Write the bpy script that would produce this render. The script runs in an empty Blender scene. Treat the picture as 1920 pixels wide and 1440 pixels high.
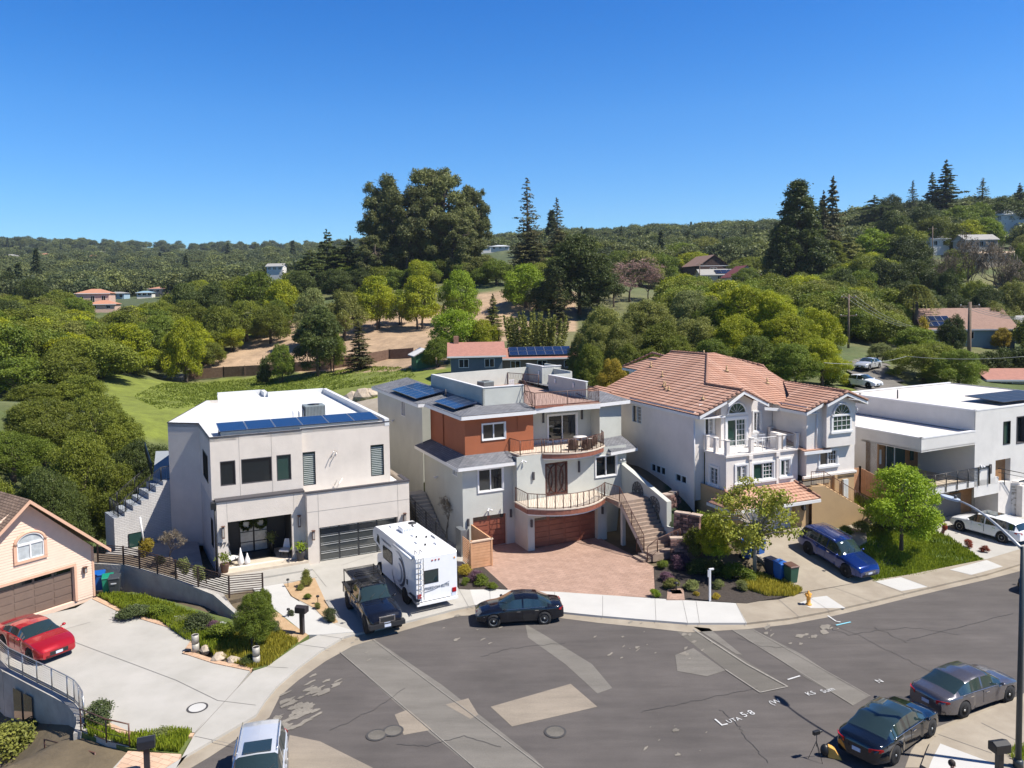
import bpy, bmesh, math, random
import numpy as np
from mathutils import Vector, Matrix
R=math.radians
# ------------------------------------------------------------------ camera, sky, sun, exposure
scn=bpy.context.scene
H=17.5; FPX,CYP,PIT,ROL=1454.55,631.03,0.0550637,0.0151232
_F=np.array([0,math.cos(PIT),-math.sin(PIT)]); _r0=np.array([1.,0,0]); _d0=np.cross(_F,_r0)
_RR=_r0*math.cos(ROL)+_d0*math.sin(ROL); _DD=-_r0*math.sin(ROL)+_d0*math.cos(ROL)
cam=bpy.data.cameras.new('camera'); camo=bpy.data.objects.new('camera',cam); scn.collection.objects.link(camo)
M3=Matrix(((_RR[0],-_DD[0],-_F[0]),(_RR[1],-_DD[1],-_F[1]),(_RR[2],-_DD[2],-_F[2])))
camo.matrix_world=Matrix.Translation((0,0,H))@M3.to_4x4()
cam.sensor_width=36; cam.lens=36*FPX/1920; cam.shift_y=-(720-CYP)/1920; cam.clip_start=.5; cam.clip_end=9000
scn.camera=camo
SUN_EL=55.5
SUN_DIR=Vector((.958,-.285,0)).normalized()*math.cos(R(SUN_EL))+Vector((0,0,math.sin(R(SUN_EL))))
world=bpy.data.worlds.new("World"); scn.world=world; world.use_nodes=True
wn=world.node_tree.nodes; wl=world.node_tree.links
bg=wn['Background']; sky=wn.new('ShaderNodeTexSky'); sky.sky_type='NISHITA'; sky.sun_disc=False
sky.sun_elevation=R(SUN_EL); sky.sun_rotation=math.atan2(SUN_DIR.x,SUN_DIR.y)
sky.air_density=1.0; sky.dust_density=0.1; sky.ozone_density=2.0; sky.altitude=0
hs=wn.new('ShaderNodeHueSaturation'); hs.inputs['Saturation'].default_value=1.42; hs.inputs['Hue'].default_value=.505; wl.new(sky.outputs[0],hs.inputs['Color']); 
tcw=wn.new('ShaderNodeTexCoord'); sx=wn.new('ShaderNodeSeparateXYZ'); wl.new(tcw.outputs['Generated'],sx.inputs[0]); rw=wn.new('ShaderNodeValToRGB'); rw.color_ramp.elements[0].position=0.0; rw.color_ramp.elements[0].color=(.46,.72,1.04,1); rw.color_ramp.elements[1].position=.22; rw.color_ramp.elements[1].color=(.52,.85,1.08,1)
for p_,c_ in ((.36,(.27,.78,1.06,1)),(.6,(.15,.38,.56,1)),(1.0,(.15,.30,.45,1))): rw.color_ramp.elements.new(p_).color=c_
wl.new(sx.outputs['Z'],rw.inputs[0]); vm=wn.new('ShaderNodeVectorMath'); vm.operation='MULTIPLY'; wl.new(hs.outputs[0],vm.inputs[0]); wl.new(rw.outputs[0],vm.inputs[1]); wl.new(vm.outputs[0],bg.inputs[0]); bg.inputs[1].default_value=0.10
sun=bpy.data.lights.new('sun','SUN'); sun.energy=5.0; sun.angle=R(.5); sun.color=(1,.95,.87)
suno=bpy.data.objects.new('sun',sun); scn.collection.objects.link(suno)
suno.rotation_euler=SUN_DIR.to_track_quat('Z','Y').to_euler()
scn.view_settings.view_transform='Standard'; scn.view_settings.look='None'; scn.view_settings.gamma=1
scn.view_settings.exposure=0.66
scn.render.engine='CYCLES'
# ------------------------------------------------------------------ pixel -> place helpers
def ray(x,y): return _F+_RR*(x-960)/FPX+_DD*(y-CYP)/FPX
def G(x,y,z=0.12):
    d=ray(x,y); t=(z-H)/d[2]; return (d[0]*t,d[1]*t,z)
def AT(x,y,dep):
    d=ray(x,y); return Vector((d[0]*dep,d[1]*dep,H+d[2]*dep))
def PIX(p):
    w=np.array([p[0],p[1],p[2]-H],float); f=w@_F
    return (960+FPX*(w@_RR)/f, CYP+FPX*(w@_DD)/f) if f>1 else (-9999,-9999)
# ------------------------------------------------------------------ scene helpers
col=scn.collection
def tag(o,label=None,cat=None,group=None,kind=None):
    if label:o['label']=label
    if cat:o['category']=cat
    if group:o['group']=group
    if kind:o['kind']=kind
    return o
def empty(name,loc=(0,0,0),rz=0,label=None,cat=None,group=None):
    o=bpy.data.objects.new(name,None); o.location=loc; o.rotation_euler=(0,0,rz); o.empty_display_size=.3
    col.objects.link(o); return tag(o,label,cat,group)
def obj(name,me,parent=None,mats=None):
    o=bpy.data.objects.new(name,me); col.objects.link(o)
    if parent is not None:o.parent=parent
    if mats:
        for m in (mats if isinstance(mats,(list,tuple)) else [mats]): me.materials.append(m)
    return o
def kids(o): return [c for c in bpy.data.objects if c.parent==o]
def copy_tree(o,parent=None):
    c=o.copy(); col.objects.link(c); c.parent=parent
    for ch in o.children: copy_tree(ch,c)
    return c
class MB:
    def __init__(s): s.v=[];s.f=[];s.mi=[];s.sm=[];s.uv={}
    def face(s,pts,mi=0,sm=False,uv=None):
        b=len(s.v); s.v+= [tuple(p) for p in pts]; s.f.append(tuple(range(b,b+len(pts)))); s.mi.append(mi); s.sm.append(sm)
        if uv: s.uv[len(s.f)-1]=uv
    def mesh(s,vs,fs,mi=0,sm=False):
        b=len(s.v); s.v+=[tuple(p) for p in vs]
        for f in fs: s.f.append(tuple(i+b for i in f)); s.mi.append(mi); s.sm.append(sm)
    def box(s,x0,y0,z0,x1,y1,z1,mi=0):
        if x0>x1:x0,x1=x1,x0
        if y0>y1:y0,y1=y1,y0
        if z0>z1:z0,z1=z1,z0
        v=[(x,y,z) for z in (z0,z1) for y in (y0,y1) for x in (x0,x1)]
        s.mesh(v,[(0,2,3,1),(4,5,7,6),(0,1,5,4),(2,6,7,3),(0,4,6,2),(1,3,7,5)],mi)
    def obox(s,o,d,n,s0,s1,t0,t1,z0,z1,mi=0):   # box along direction d (s), outward n (t)
        v=[(o[0]+d[0]*a+n[0]*b,o[1]+d[1]*a+n[1]*b,z) for z in (z0,z1) for b in (t0,t1) for a in (s0,s1)]
        s.mesh(v,[(0,2,3,1),(4,5,7,6),(0,1,5,4),(2,6,7,3),(0,4,6,2),(1,3,7,5)],mi)
    def prism(s,poly,z0,z1,mi=0,top=True,bot=True):
        n=len(poly); A=sum(poly[i][0]*poly[(i+1)%n][1]-poly[(i+1)%n][0]*poly[i][1] for i in range(n))
        if A<0: poly=poly[::-1]
        v=[(p[0],p[1],z0) for p in poly]+[(p[0],p[1],z1) for p in poly]
        fs=[(i,(i+1)%n,n+(i+1)%n,n+i) for i in range(n)]
        if top: fs.append(tuple(range(n,2*n)))
        if bot: fs.append(tuple(range(n-1,-1,-1)))
        s.mesh(v,fs,mi)
    def tube(s,path,r,n=6,mi=0,sm=True,cap=True):
        path=[Vector(p) for p in path]; rs=r if isinstance(r,(list,tuple)) else [r]*len(path)
        rings=[];up=None
        for i,p in enumerate(path):
            t=(path[min(i+1,len(path)-1)]-path[max(i-1,0)]); t=t.normalized() if t.length>1e-9 else Vector((0,0,1))
            if up is None: a=Vector((0,0,1)) if abs(t.z)<.9 else Vector((1,0,0)); up=t.cross(a).normalized()
            up=(up-t*up.dot(t)); up=up.normalized() if up.length>1e-6 else t.orthogonal().normalized()
            w=t.cross(up)
            rings.append([p+(up*math.cos(2*math.pi*k/n)+w*math.sin(2*math.pi*k/n))*rs[i] for k in range(n)])
        vs=[q for rg in rings for q in rg]; fs=[]
        for i in range(len(path)-1):
            for k in range(n):
                fs.append((i*n+k,i*n+(k+1)%n,(i+1)*n+(k+1)%n,(i+1)*n+k))
        if cap: fs.append(tuple(range(n-1,-1,-1))); fs.append(tuple((len(path)-1)*n+k for k in range(n)))
        s.mesh(vs,fs,mi,sm)
    def lathe(s,prof,c=(0,0,0),n=12,mi=0,sm=True,axis='z'):
        vs=[]
        for (r,z) in prof:
            for k in range(n):
                a=2*math.pi*k/n; q=(r*math.cos(a),r*math.sin(a),z)
                if axis=='y': q=(q[0],q[2],q[1])
                if axis=='x': q=(q[2],q[0],q[1])
                vs.append((q[0]+c[0],q[1]+c[1],q[2]+c[2]))
        fs=[(i*n+k,i*n+(k+1)%n,(i+1)*n+(k+1)%n,(i+1)*n+k) for i in range(len(prof)-1) for k in range(n)]
        fs.append(tuple(range(n-1,-1,-1))); fs.append(tuple((len(prof)-1)*n+k for k in range(n)))
        s.mesh(vs,fs,mi,sm)
    def ball(s,c,rx,ry,rz,n=10,m=7,mi=0):
        s.mesh([(c[0]+rx*math.sin(math.pi*i/m)*math.cos(2*math.pi*k/n),c[1]+ry*math.sin(math.pi*i/m)*math.sin(2*math.pi*k/n),c[2]+rz*math.cos(math.pi*i/m)) for i in range(m+1) for k in range(n)],
          [(i*n+k,(i+1)*n+k,(i+1)*n+(k+1)%n,i*n+(k+1)%n) for i in range(m) for k in range(n)],mi,True)
    def build(s,name,mats,parent=None,bevel=0):
        me=bpy.data.meshes.new(name); me.from_pydata(s.v,[],s.f)
        ms=mats if isinstance(mats,(list,tuple)) else [mats]
        for m in ms: me.materials.append(m)
        me.polygons.foreach_set('material_index',s.mi); me.polygons.foreach_set('use_smooth',s.sm)
        if s.uv:
            ul=me.uv_layers.new(name='UVMap')
            for fi,uv in s.uv.items():
                p=me.polygons[fi]
                for k,li in enumerate(p.loop_indices): ul.data[li].uv=uv[k]
        me.validate(); me.update()
        o=bpy.data.objects.new(name,me); col.objects.link(o)
        if parent is not None:o.parent=parent
        if bevel:
            md=o.modifiers.new('bevel','BEVEL'); md.width=bevel; md.segments=2; md.limit_method='ANGLE'
        return o
# ------------------------------------------------------------------ materials
MT={}
def mat(name,c,rough=.8,c2=None,scale=3.0,detail=4,bump=0,bscale=None,metal=0,coat=0,spec=.5,vary=.12,obj_color=False,alpha=None):
    if name in MT: return MT[name]
    m=bpy.data.materials.new(name); m.use_nodes=True; nt=m.node_tree; N=nt.nodes; L=nt.links
    b=N['Principled BSDF']; b.inputs['Roughness'].default_value=rough; b.inputs['Metallic'].default_value=metal
    b.inputs['Coat Weight'].default_value=coat; b.inputs['Coat Roughness'].default_value=.04; b.inputs['Specular IOR Level'].default_value=spec
    tc=N.new('ShaderNodeTexCoord')
    if vary or c2:
        nz=N.new('ShaderNodeTexNoise'); nz.inputs['Scale'].default_value=scale; nz.inputs['Detail'].default_value=detail; nz.inputs['Roughness'].default_value=.65
        L.new(tc.outputs['Object'],nz.inputs['Vector'])
        cr=N.new('ShaderNodeValToRGB'); cr.color_ramp.elements[0].position=.32; cr.color_ramp.elements[1].position=.68
        if c2 is None: c1=tuple(x*(1-vary) for x in c[:3]); c2_=tuple(min(1,x*(1+vary)) for x in c[:3])
        else: c1,c2_=c[:3],c2[:3]
        cr.color_ramp.elements[0].color=(*c1,1); cr.color_ramp.elements[1].color=(*c2_,1)
        L.new(nz.outputs['Fac'],cr.inputs['Fac']); L.new(cr.outputs['Color'],b.inputs['Base Color'])
    else: b.inputs['Base Color'].default_value=(*c[:3],1)
    if bump:
        n2=N.new('ShaderNodeTexNoise'); n2.inputs['Scale'].default_value=bscale or scale*6; n2.inputs['Detail'].default_value=5
        L.new(tc.outputs['Object'],n2.inputs['Vector']); bp=N.new('ShaderNodeBump'); bp.inputs['Strength'].default_value=bump; bp.inputs['Distance'].default_value=.05
        L.new(n2.outputs['Fac'],bp.inputs['Height']); L.new(bp.outputs['Normal'],b.inputs['Normal'])
    MT[name]=m; return m
def brickmat(name,c1,c2,cm,bw,rh,mortar=.02,rough=.85,uv=True,rot=0,bump=.5,offset=.5,noise=.15,vert=False):
    if name in MT: return MT[name]
    m=bpy.data.materials.new(name); m.use_nodes=True; nt=m.node_tree; N=nt.nodes; L=nt.links
    b=N['Principled BSDF']; b.inputs['Roughness'].default_value=rough
    tc=N.new('ShaderNodeTexCoord'); mp=N.new('ShaderNodeMapping'); mp.inputs['Rotation'].default_value=(0,0,rot)
    L.new(tc.outputs['UV' if uv else 'Object'],mp.inputs['Vector'])
    if vert:
        sp=N.new('ShaderNodeSeparateXYZ'); ad=N.new('ShaderNodeMath'); cb_=N.new('ShaderNodeCombineXYZ'); L.new(tc.outputs['Object'],sp.inputs[0]); L.new(sp.outputs[0],ad.inputs[0]); L.new(sp.outputs[1],ad.inputs[1]); L.new(ad.outputs[0],cb_.inputs[0]); L.new(sp.outputs[2],cb_.inputs[1]); L.new(cb_.outputs[0],mp.inputs['Vector'])
    br=N.new('ShaderNodeTexBrick'); br.offset=offset; br.inputs['Scale'].default_value=1; br.inputs['Brick Width'].default_value=bw; br.inputs['Row Height'].default_value=rh
    br.inputs['Mortar Size'].default_value=mortar; br.inputs['Color1'].default_value=(*c1,1); br.inputs['Color2'].default_value=(*c2,1); br.inputs['Mortar'].default_value=(*cm,1); br.inputs['Bias'].default_value=0
    L.new(mp.outputs['Vector'],br.inputs['Vector'])
    nz=N.new('ShaderNodeTexNoise'); nz.inputs['Scale'].default_value=.8; nz.inputs['Detail'].default_value=6; nz.inputs['Roughness'].default_value=.7; L.new(tc.outputs['Object'],nz.inputs['Vector'])
    mr=N.new('ShaderNodeMapRange'); mr.inputs['From Min'].default_value=.3; mr.inputs['From Max'].default_value=.7; mr.inputs['To Min'].default_value=1-noise; mr.inputs['To Max'].default_value=1+noise; L.new(nz.outputs['Fac'],mr.inputs['Value'])
    mx=N.new('ShaderNodeVectorMath'); mx.operation='SCALE'; L.new(br.outputs['Color'],mx.inputs[0]); L.new(mr.outputs['Result'],mx.inputs['Scale']); L.new(mx.outputs['Vector'],b.inputs['Base Color'])
    bp=N.new('ShaderNodeBump'); bp.invert=True; bp.inputs['Strength'].default_value=bump; bp.inputs['Distance'].default_value=.02; L.new(br.outputs['Fac'],bp.inputs['Height']); L.new(bp.outputs['Normal'],b.inputs['Normal'])
    MT[name]=m; return m
def stucco(name,c,vary=.06):
    m=mat(name,c,.9,scale=.7,vary=vary,detail=9,bump=.3,bscale=25); nt=m.node_tree; N=nt.nodes; L=nt.links; b=N['Principled BSDF']; src=b.inputs['Base Color'].links[0].from_socket; tc=[n for n in N if n.type=='TEX_COORD'][0]
    mp=N.new('ShaderNodeMapping'); mp.inputs['Scale'].default_value=(1.1,1.1,.15); L.new(tc.outputs['Object'],mp.inputs['Vector']); ns=N.new('ShaderNodeTexNoise'); ns.inputs['Scale'].default_value=1.3; ns.inputs['Detail'].default_value=7; L.new(mp.outputs['Vector'],ns.inputs['Vector'])
    mr=N.new('ShaderNodeMapRange'); mr.inputs['From Min'].default_value=.3; mr.inputs['From Max'].default_value=.7; mr.inputs['To Min'].default_value=.975; mr.inputs['To Max'].default_value=1.01; L.new(ns.outputs['Fac'],mr.inputs['Value']); v=N.new('ShaderNodeVectorMath'); v.operation='SCALE'; L.new(src,v.inputs[0]); L.new(mr.outputs['Result'],v.inputs['Scale']); L.new(v.outputs['Vector'],b.inputs['Base Color']); return m
M_H1=stucco('stucco_warm_white',(.63,.565,.495),.07); M_H1b=brickmat('brick_white_painted',(.50,.48,.46),(.55,.53,.505),(.38,.365,.355),.4,.12,.012,.9,uv=False,bump=.8,noise=.08,vert=True)
M_H2=stucco('stucco_grey_green',(.48,.485,.44),.07); M_H2o=stucco('stucco_rust_orange',(.34,.105,.045),.08)
M_H3=stucco('stucco_white',(.72,.66,.605),.07); M_H3t=stucco('stucco_tan',(.46,.31,.165),.08); M_H4=stucco('stucco_bright_white',(.62,.60,.565),.06)
M_white=mat('white_trim',(.70,.69,.68),.5,vary=.03); M_black=mat('black_metal',(.012,.012,.013),.45,vary=0); M_dark=mat('dark_void',(.015,.015,.017),.9,vary=0)
M_trimdk=mat('dark_flashing',(.06,.055,.06),.6,vary=.1); M_bronze=mat('bronze_iron',(.10,.045,.03),.45,vary=.1)
M_cream=mat('cream_tile',(.62,.53,.43),.6,vary=.12,scale=6); M_copper=mat('copper_fascia',(.26,.10,.065),.5,vary=.2,scale=5)
M_wood=brickmat('mahogany_panel',(.20,.062,.035),(.25,.085,.05),(.09,.03,.02),4,.25,.012,.45,uv=False,bump=.6)
M_woodh=mat('mahogany_wood',(.19,.058,.034),.45,c2=(.26,.09,.055),scale=2,bump=.1)
M_cedar=mat('cedar_board',(.50,.26,.13),.6,c2=(.60,.33,.18),scale=2.5,bump=.1)
M_fence=mat('weathered_fence_wood',(.16,.09,.06),.85,c2=(.24,.15,.10),scale=2,bump=.2)
M_conc=mat('pale_concrete',(.34,.325,.29),.85,c2=(.41,.39,.355),scale=.5,vary=.06,detail=8,bump=.1,bscale=30)
M_conc2=mat('new_white_concrete',(.46,.45,.425),.8,scale=.5,vary=.05,bump=.05,bscale=30)
M_conc3=mat('tan_concrete',(.245,.205,.155),.9,c2=(.34,.295,.23),scale=.6,detail=9,bump=.1,bscale=30)
M_conc4=mat('grey_board_concrete',(.30,.28,.25),.9,c2=(.42,.40,.36),scale=1.2,detail=9,bump=.3,bscale=8)
M_glass=mat('window_glass',(.010,.014,.016),.04,vary=0,spec=.8)
M_glassg=mat('window_glass_green',(.02,.05,.042),.05,vary=0,spec=.8)
M_blind=mat('window_blind',(.35,.38,.36),.7,vary=.1)
M_curtain=mat('pale_curtain',(.45,.46,.46),.5,vary=.15,scale=4)
M_metal=mat('galvanised_metal',(.35,.37,.38),.4,metal=.7,vary=.1); M_alu=mat('brushed_steel',(.55,.53,.50),.35,metal=.8,vary=.05)
M_ac=mat('grey_ac_casing',(.20,.23,.23),.5,vary=.1); M_roofw=mat('white_membrane',(.62,.62,.61),.6,vary=.05,scale=.6)
M_shing=brickmat('grey_shingle',(.13,.135,.15),(.20,.20,.215),(.055,.058,.065),.33,.16,.02,noise=.25)
M_shbr=brickmat('brown_shingle',(.19,.125,.085),(.27,.185,.13),(.08,.05,.035),.33,.16,.02,noise=.25)
M_red=mat('red_signal_lens',(.35,.01,.012),.2,vary=0); M_chrome=mat('chrome',(.7,.7,.7),.12,metal=1,vary=0); M_lens=mat('clear_lens',(.6,.62,.65),.08,vary=0,spec=1)
M_tyre=mat('tyre_rubber',(.014,.014,.015),.85,vary=0); M_plate=mat('licence_plate',(.55,.6,.7),.4,vary=.2,scale=40); M_amber=mat('amber_lens',(.7,.25,.02),.2,vary=0)
# ------------------------------------------------------------------ house kit
class Wall:
    """vertical wall from a to b (local xy); outward side is on the right hand going a->b"""
    def __init__(s,a,b): 
        s.a=a; d=(b[0]-a[0],b[1]-a[1]); s.L=math.hypot(*d); s.d=(d[0]/s.L,d[1]/s.L); s.n=(s.d[1],-s.d[0])
    def p(s,t,z,off=0): return (s.a[0]+s.d[0]*t+s.n[0]*off, s.a[1]+s.d[1]*t+s.n[1]*off, z)
    def panel(s,mb,z0,z1,holes=(),dep=.16,mi=0,t0=0,t1=None):
        t1=s.L if t1 is None else t1
        ts=sorted({t0,t1,*[min(max(h[k],t0),t1) for h in holes for k in (0,1)]}); zs=sorted({z0,z1,*[min(max(h[k],z0),z1) for h in holes for k in (2,3)]})
        for i in range(len(ts)-1):
            for j in range(len(zs)-1):
                tm=(ts[i]+ts[i+1])/2; zm=(zs[j]+zs[j+1])/2
                if any(h[0]<tm<h[1] and h[2]<zm<h[3] for h in holes): continue
                mb.face([s.p(ts[i],zs[j]),s.p(ts[i+1],zs[j]),s.p(ts[i+1],zs[j+1]),s.p(ts[i],zs[j+1])],mi)
        for h in holes:
            a,b,c,d=h[:4]
            mb.face([s.p(a,c),s.p(a,d),s.p(a,d,-dep),s.p(a,c,-dep)],mi); mb.face([s.p(b,d),s.p(b,c),s.p(b,c,-dep),s.p(b,d,-dep)],mi)
            mb.face([s.p(a,c,-dep),s.p(b,c,-dep),s.p(b,c),s.p(a,c)],mi); mb.face([s.p(a,d),s.p(b,d),s.p(b,d,-dep),s.p(a,d,-dep)],mi)
    def ob(s,mb,t0,t1,z0,z1,o0,o1,mi=0): mb.obox(s.a,s.d,s.n,t0,t1,o0,o1,z0,z1,mi)
def window(par,w,t0,t1,z0,z1,mull=(.5,),frame=None,fw=.07,glass=None,grid=None,blind=None,trim=0,dep=.12,name='window',sill=False,proud=.03,curtain=False):
    frame=frame or M_white; f=MB()
    for (a,b,c,d) in ((t0,t1,z1-fw,z1),(t0,t1,z0,z0+fw),(t0,t0+fw,z0+fw,z1-fw),(t1-fw,t1,z0+fw,z1-fw)): w.ob(f,a,b,c,d,-dep,proud)
    for m in mull:
        x=t0+(t1-t0)*m; w.ob(f,x-fw*.45,x+fw*.45,z0+fw,z1-fw,-dep,proud-.015)
    if trim:
        for (a,b,c,d) in ((t0-trim,t1+trim,z1,z1+trim),(t0-trim,t1+trim,z0-trim,z0),(t0-trim,t0,z0,z1),(t1,t1+trim,z0,z1)): w.ob(f,a,b,c,d,.0,.07)
    if sill: w.ob(f,t0-.18,t1+.18,z0-.16,z0-.02,-.01,.14)
    fo=f.build(name,frame,par)
    g=MB(); g.face([w.p(t0,z0,-dep+.03),w.p(t1,z0,-dep+.03),w.p(t1,z1,-dep+.03),w.p(t0,z1,-dep+.03)]); g.build('pane',glass or M_glass,fo)
    if grid:
        gm=MB(); nx,nz,ga,gb=grid; ga=t0+(t1-t0)*ga; gb=t0+(t1-t0)*gb
        for i in range(1,nx): x=ga+(gb-ga)*i/nx; w.ob(gm,x-.015,x+.015,z0+fw,z1-fw,-dep+.035,-dep+.06)
        for i in range(1,nz): z=z0+(z1-z0)*i/nz; w.ob(gm,ga+.03,gb-.03,z-.015,z+.015,-dep+.061,-dep+.08)
        gm.build('glazing_bars',frame,fo)
    if blind:
        bm=MB(); ba,bb,n=blind; z=z0+fw+.05
        for i in range(n):
            zz=z0+(z1-z0)*(ba+(bb-ba)*i/n); w.ob(bm,t0+fw,t1-fw-.0,zz,zz+(z1-z0)*(bb-ba)/n*.5,-dep+.034,-dep+.05)
        bm.build('blind',M_blind,fo)
    if curtain:
        cm=MB()
        for i in range(12):
            a=t0+(t1-t0)*(.08+.84*i/12); 
            if .35<i/12<.6: continue
            w.ob(cm,a,a+(t1-t0)*.045,z0+fw,z1-fw-.1,-dep+.034,-dep+.045)
        cm.build('curtain',M_curtain,fo)
    return fo
def clip(poly,k,lim,keep_greater):
    out=[]
    for i in range(len(poly)):
        a,b=poly[i],poly[(i+1)%len(poly)]; ia=(a[k]>=lim)==keep_greater or abs(a[k]-lim)<1e-9; ib=(b[k]>=lim)==keep_greater or abs(b[k]-lim)<1e-9
        if ia: out.append(a)
        if ia!=ib:
            t=(lim-a[k])/(b[k]-a[k]); out.append(tuple(a[j]+(b[j]-a[j])*t for j in range(len(a))))
    return out
def roof_face(mb,pts,mi=0,rows=None,thick=.0,lift=.048):
    """planar roof polygon, eave edge = first two points; uv along eave / up slope; optional stepped tile rows"""
    P=[Vector(p) for p in pts]; n=(P[1]-P[0]).cross(P[2]-P[0]).normalized()
    if n.z<0: n=-n
    e=(P[1]-P[0]); e.z=0; e.normalize(); up=n.cross(e); up=up if up.z>0 else -up
    uv=[((p-P[0]).dot(e),(p-P[0]).dot(up)) for p in P]
    if not rows: mb.face(P,mi,False,uv); return
    tot=max(t[1] for t in uv); k=int(math.ceil(tot/rows))
    for i in range(k):
        q=clip(clip(uv,1,i*rows,True),1,(i+1)*rows,False)
        if len(q)<3: continue
        pts3=[P[0]+e*a+up*b+n*(lift*(1-(b-i*rows)/rows)+.01) for a,b in q]
        mb.face(pts3,mi,False,q)
        lo=[(a,b) for a,b in q if abs(b-i*rows)<1e-4]
        if len(lo)>=2:
            a0,a1=min(l[0] for l in lo),max(l[0] for l in lo); b=i*rows
            A,B=P[0]+e*a0+up*b,P[0]+e*a1+up*b
            mb.face([A+n*.0,B+n*.0,B+n*(lift+.01),A+n*(lift+.01)],mi,False,[(a0,b),(a1,b),(a1,b+.01),(a0,b+.01)])
def text_mesh(body,size,ext=.01,name='lettering',m=None,parent=None,space=1.0):
    cu=bpy.data.curves.new(name,'FONT'); cu.body=body; cu.size=size; cu.extrude=ext; cu.align_x='CENTER'; cu.align_y='CENTER'; cu.space_character=space; cu.resolution_u=2
    t=bpy.data.objects.new('tmp',cu); col.objects.link(t); dg=bpy.context.evaluated_depsgraph_get()
    me=bpy.data.meshes.new_from_object(t.evaluated_get(dg)); bpy.data.objects.remove(t); me.materials.clear(); me.materials.append(m)
    o=bpy.data.objects.new(name,me); col.objects.link(o)
    if parent is not None:o.parent=parent
    return o
def rail(name,pts,h=1.0,bar=.12,m=None,post_every=1.6,r=.02,horiz=0,z_off=.0,parent=None,bulge=0,label=None,cat='railing',group=None,base_gap=.08):
    """railing along 3d points: thing (or part) with top rail, posts, bars"""
    root=parent
    if parent is None: root=empty(name,pts[0],0,label,cat,group); o0=Vector(pts[0])
    else: o0=Vector((0,0,0))
    P=[Vector(p)-o0 for p in pts]; up=Vector((0,0,1))
    t=MB(); t.tube([p+up*h for p in P],r*1.25,5); t.tube([p+up*base_gap for p in P],r*.8,4)
    b=MB(); q=MB()
    for i in range(len(P)-1):
        L=(P[i+1]-P[i]).length; n=max(1,int(round(L/bar)))
        if horiz:
            for k in range(1,horiz): 
                z=base_gap+(h-base_gap)*k/horiz; b.tube([P[i]+up*z,P[i+1]+up*z],r*.6,4)
        else:
            d=(P[i+1]-P[i]).normalized(); 
            for k in range(n):
                a=P[i].lerp(P[i+1],(k+.5)/n)
                if bulge and k%3==1: b.tube([a+up*base_gap,a+up*h*.3+d*bulge,a+up*h*.5+d*bulge*.2,a+up*h*.75-d*bulge,a+up*h],r*.45,4)
                else: b.tube([a+up*base_gap,a+up*h],r*.45,4)
        m_=max(1,int(round(L/post_every)))
        for k in range(m_+(1 if i==len(P)-2 else 0)):
            a=P[i].lerp(P[i+1],k/m_); q=MB(); q.tube([a,a+up*(h+.02)],r*1.5,4); 
            if parent is None: q.build('post',m,root)
            else: b.tube([a,a+up*(h+.02)],r*1.5,4)
    to=t.build('top_rail' if parent is None else name,m,root)
    b.build('bars' if parent is None else 'balusters',m,root if parent is None else to)
    return root
# ------------------------------------------------------------------ local frames of the four houses
H1=(-13.43,49.52,25.6); H2=(0.88,51.54,25.3); H3=(20.15,52.52,22.5); H4=(31.39,57.40,25.7); H0=(-25.0,45.05,56.0)
def LW(h,u,v,z=0):
    a=R(h[2]); return (h[0]+u*math.cos(a)-v*math.sin(a), h[1]+u*math.sin(a)+v*math.cos(a), z)
# ------------------------------------------------------------------ terrain
CP=[]
def cpt(px,py,dep): p=AT(px,py,dep); CP.append((p.x,p.y,p.z))
for x in range(-20,70,9):
    for y in (-40,-20,0,15,28,36,44,52): CP.append((x,y,-.12))
for x,y,z in ((-30,20,-2.5),(-34,32,-2.8),(-30,44,-1.5),(-34,56,-4.5),(-30,62,-3.5),(-24,58,-1.2),(-24,66,-2.5),(-46,40,-6),(-60,20,-7),(-60,60,-8),(-45,80,-6),(-28,80,-3),(-80,0,-8),(-80,-60,-6),(-28,0,-2),(-24,10,-2),(-23.5,33,-2.7),(-21.5,29,-2.7),(-20,25,-2.4),(-27,36,-2.7),(-26,28,-3),(-18.5,20,-2),
  (-18,62,-.3),(-10,68,-.1),(-16,74,-.3),(-6,78,.6),(0,62,-.1),(2,72,1.5),(10,66,1.2),(60,60,0),(80,30,0),(90,-20,0),(0,-80,0),(60,-80,0)): CP.append((x,y,z))
for u,v,z in ((-8,-3.5,.1),(-9.5,0,.9),(-9,1,1.5),(-9,2.5,1.7),(-9.3,3.6,2.8),(-7.5,1,1.4),(-8,4,2.8),(-8.5,7,3.4),(-9,12,4.4),(-9,20,5),(-3,0,1.1),(-3,-5,.6),(-3,-8,.0),(3,-3,.9),(3,-6,.5),(4.7,1,1.6),(5.5,5,3.0),(5,12,4.6),(0,16,5),(6,-1,.9),(6,-5.5,.45)): CP.append(LW(H3,u,v,z))
for u,v,z in ((-5,2,2.6),(-5,6,4),(-4,12,5),(4,12,5),(10,12,5.2),(0,0,-.05),(-3,-4,.0),(5,-1,.0),(12,0,1.5),(5,-8,-.1),(-3.3,-.6,.0)): CP.append(LW(H4,u,v,z))
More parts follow.
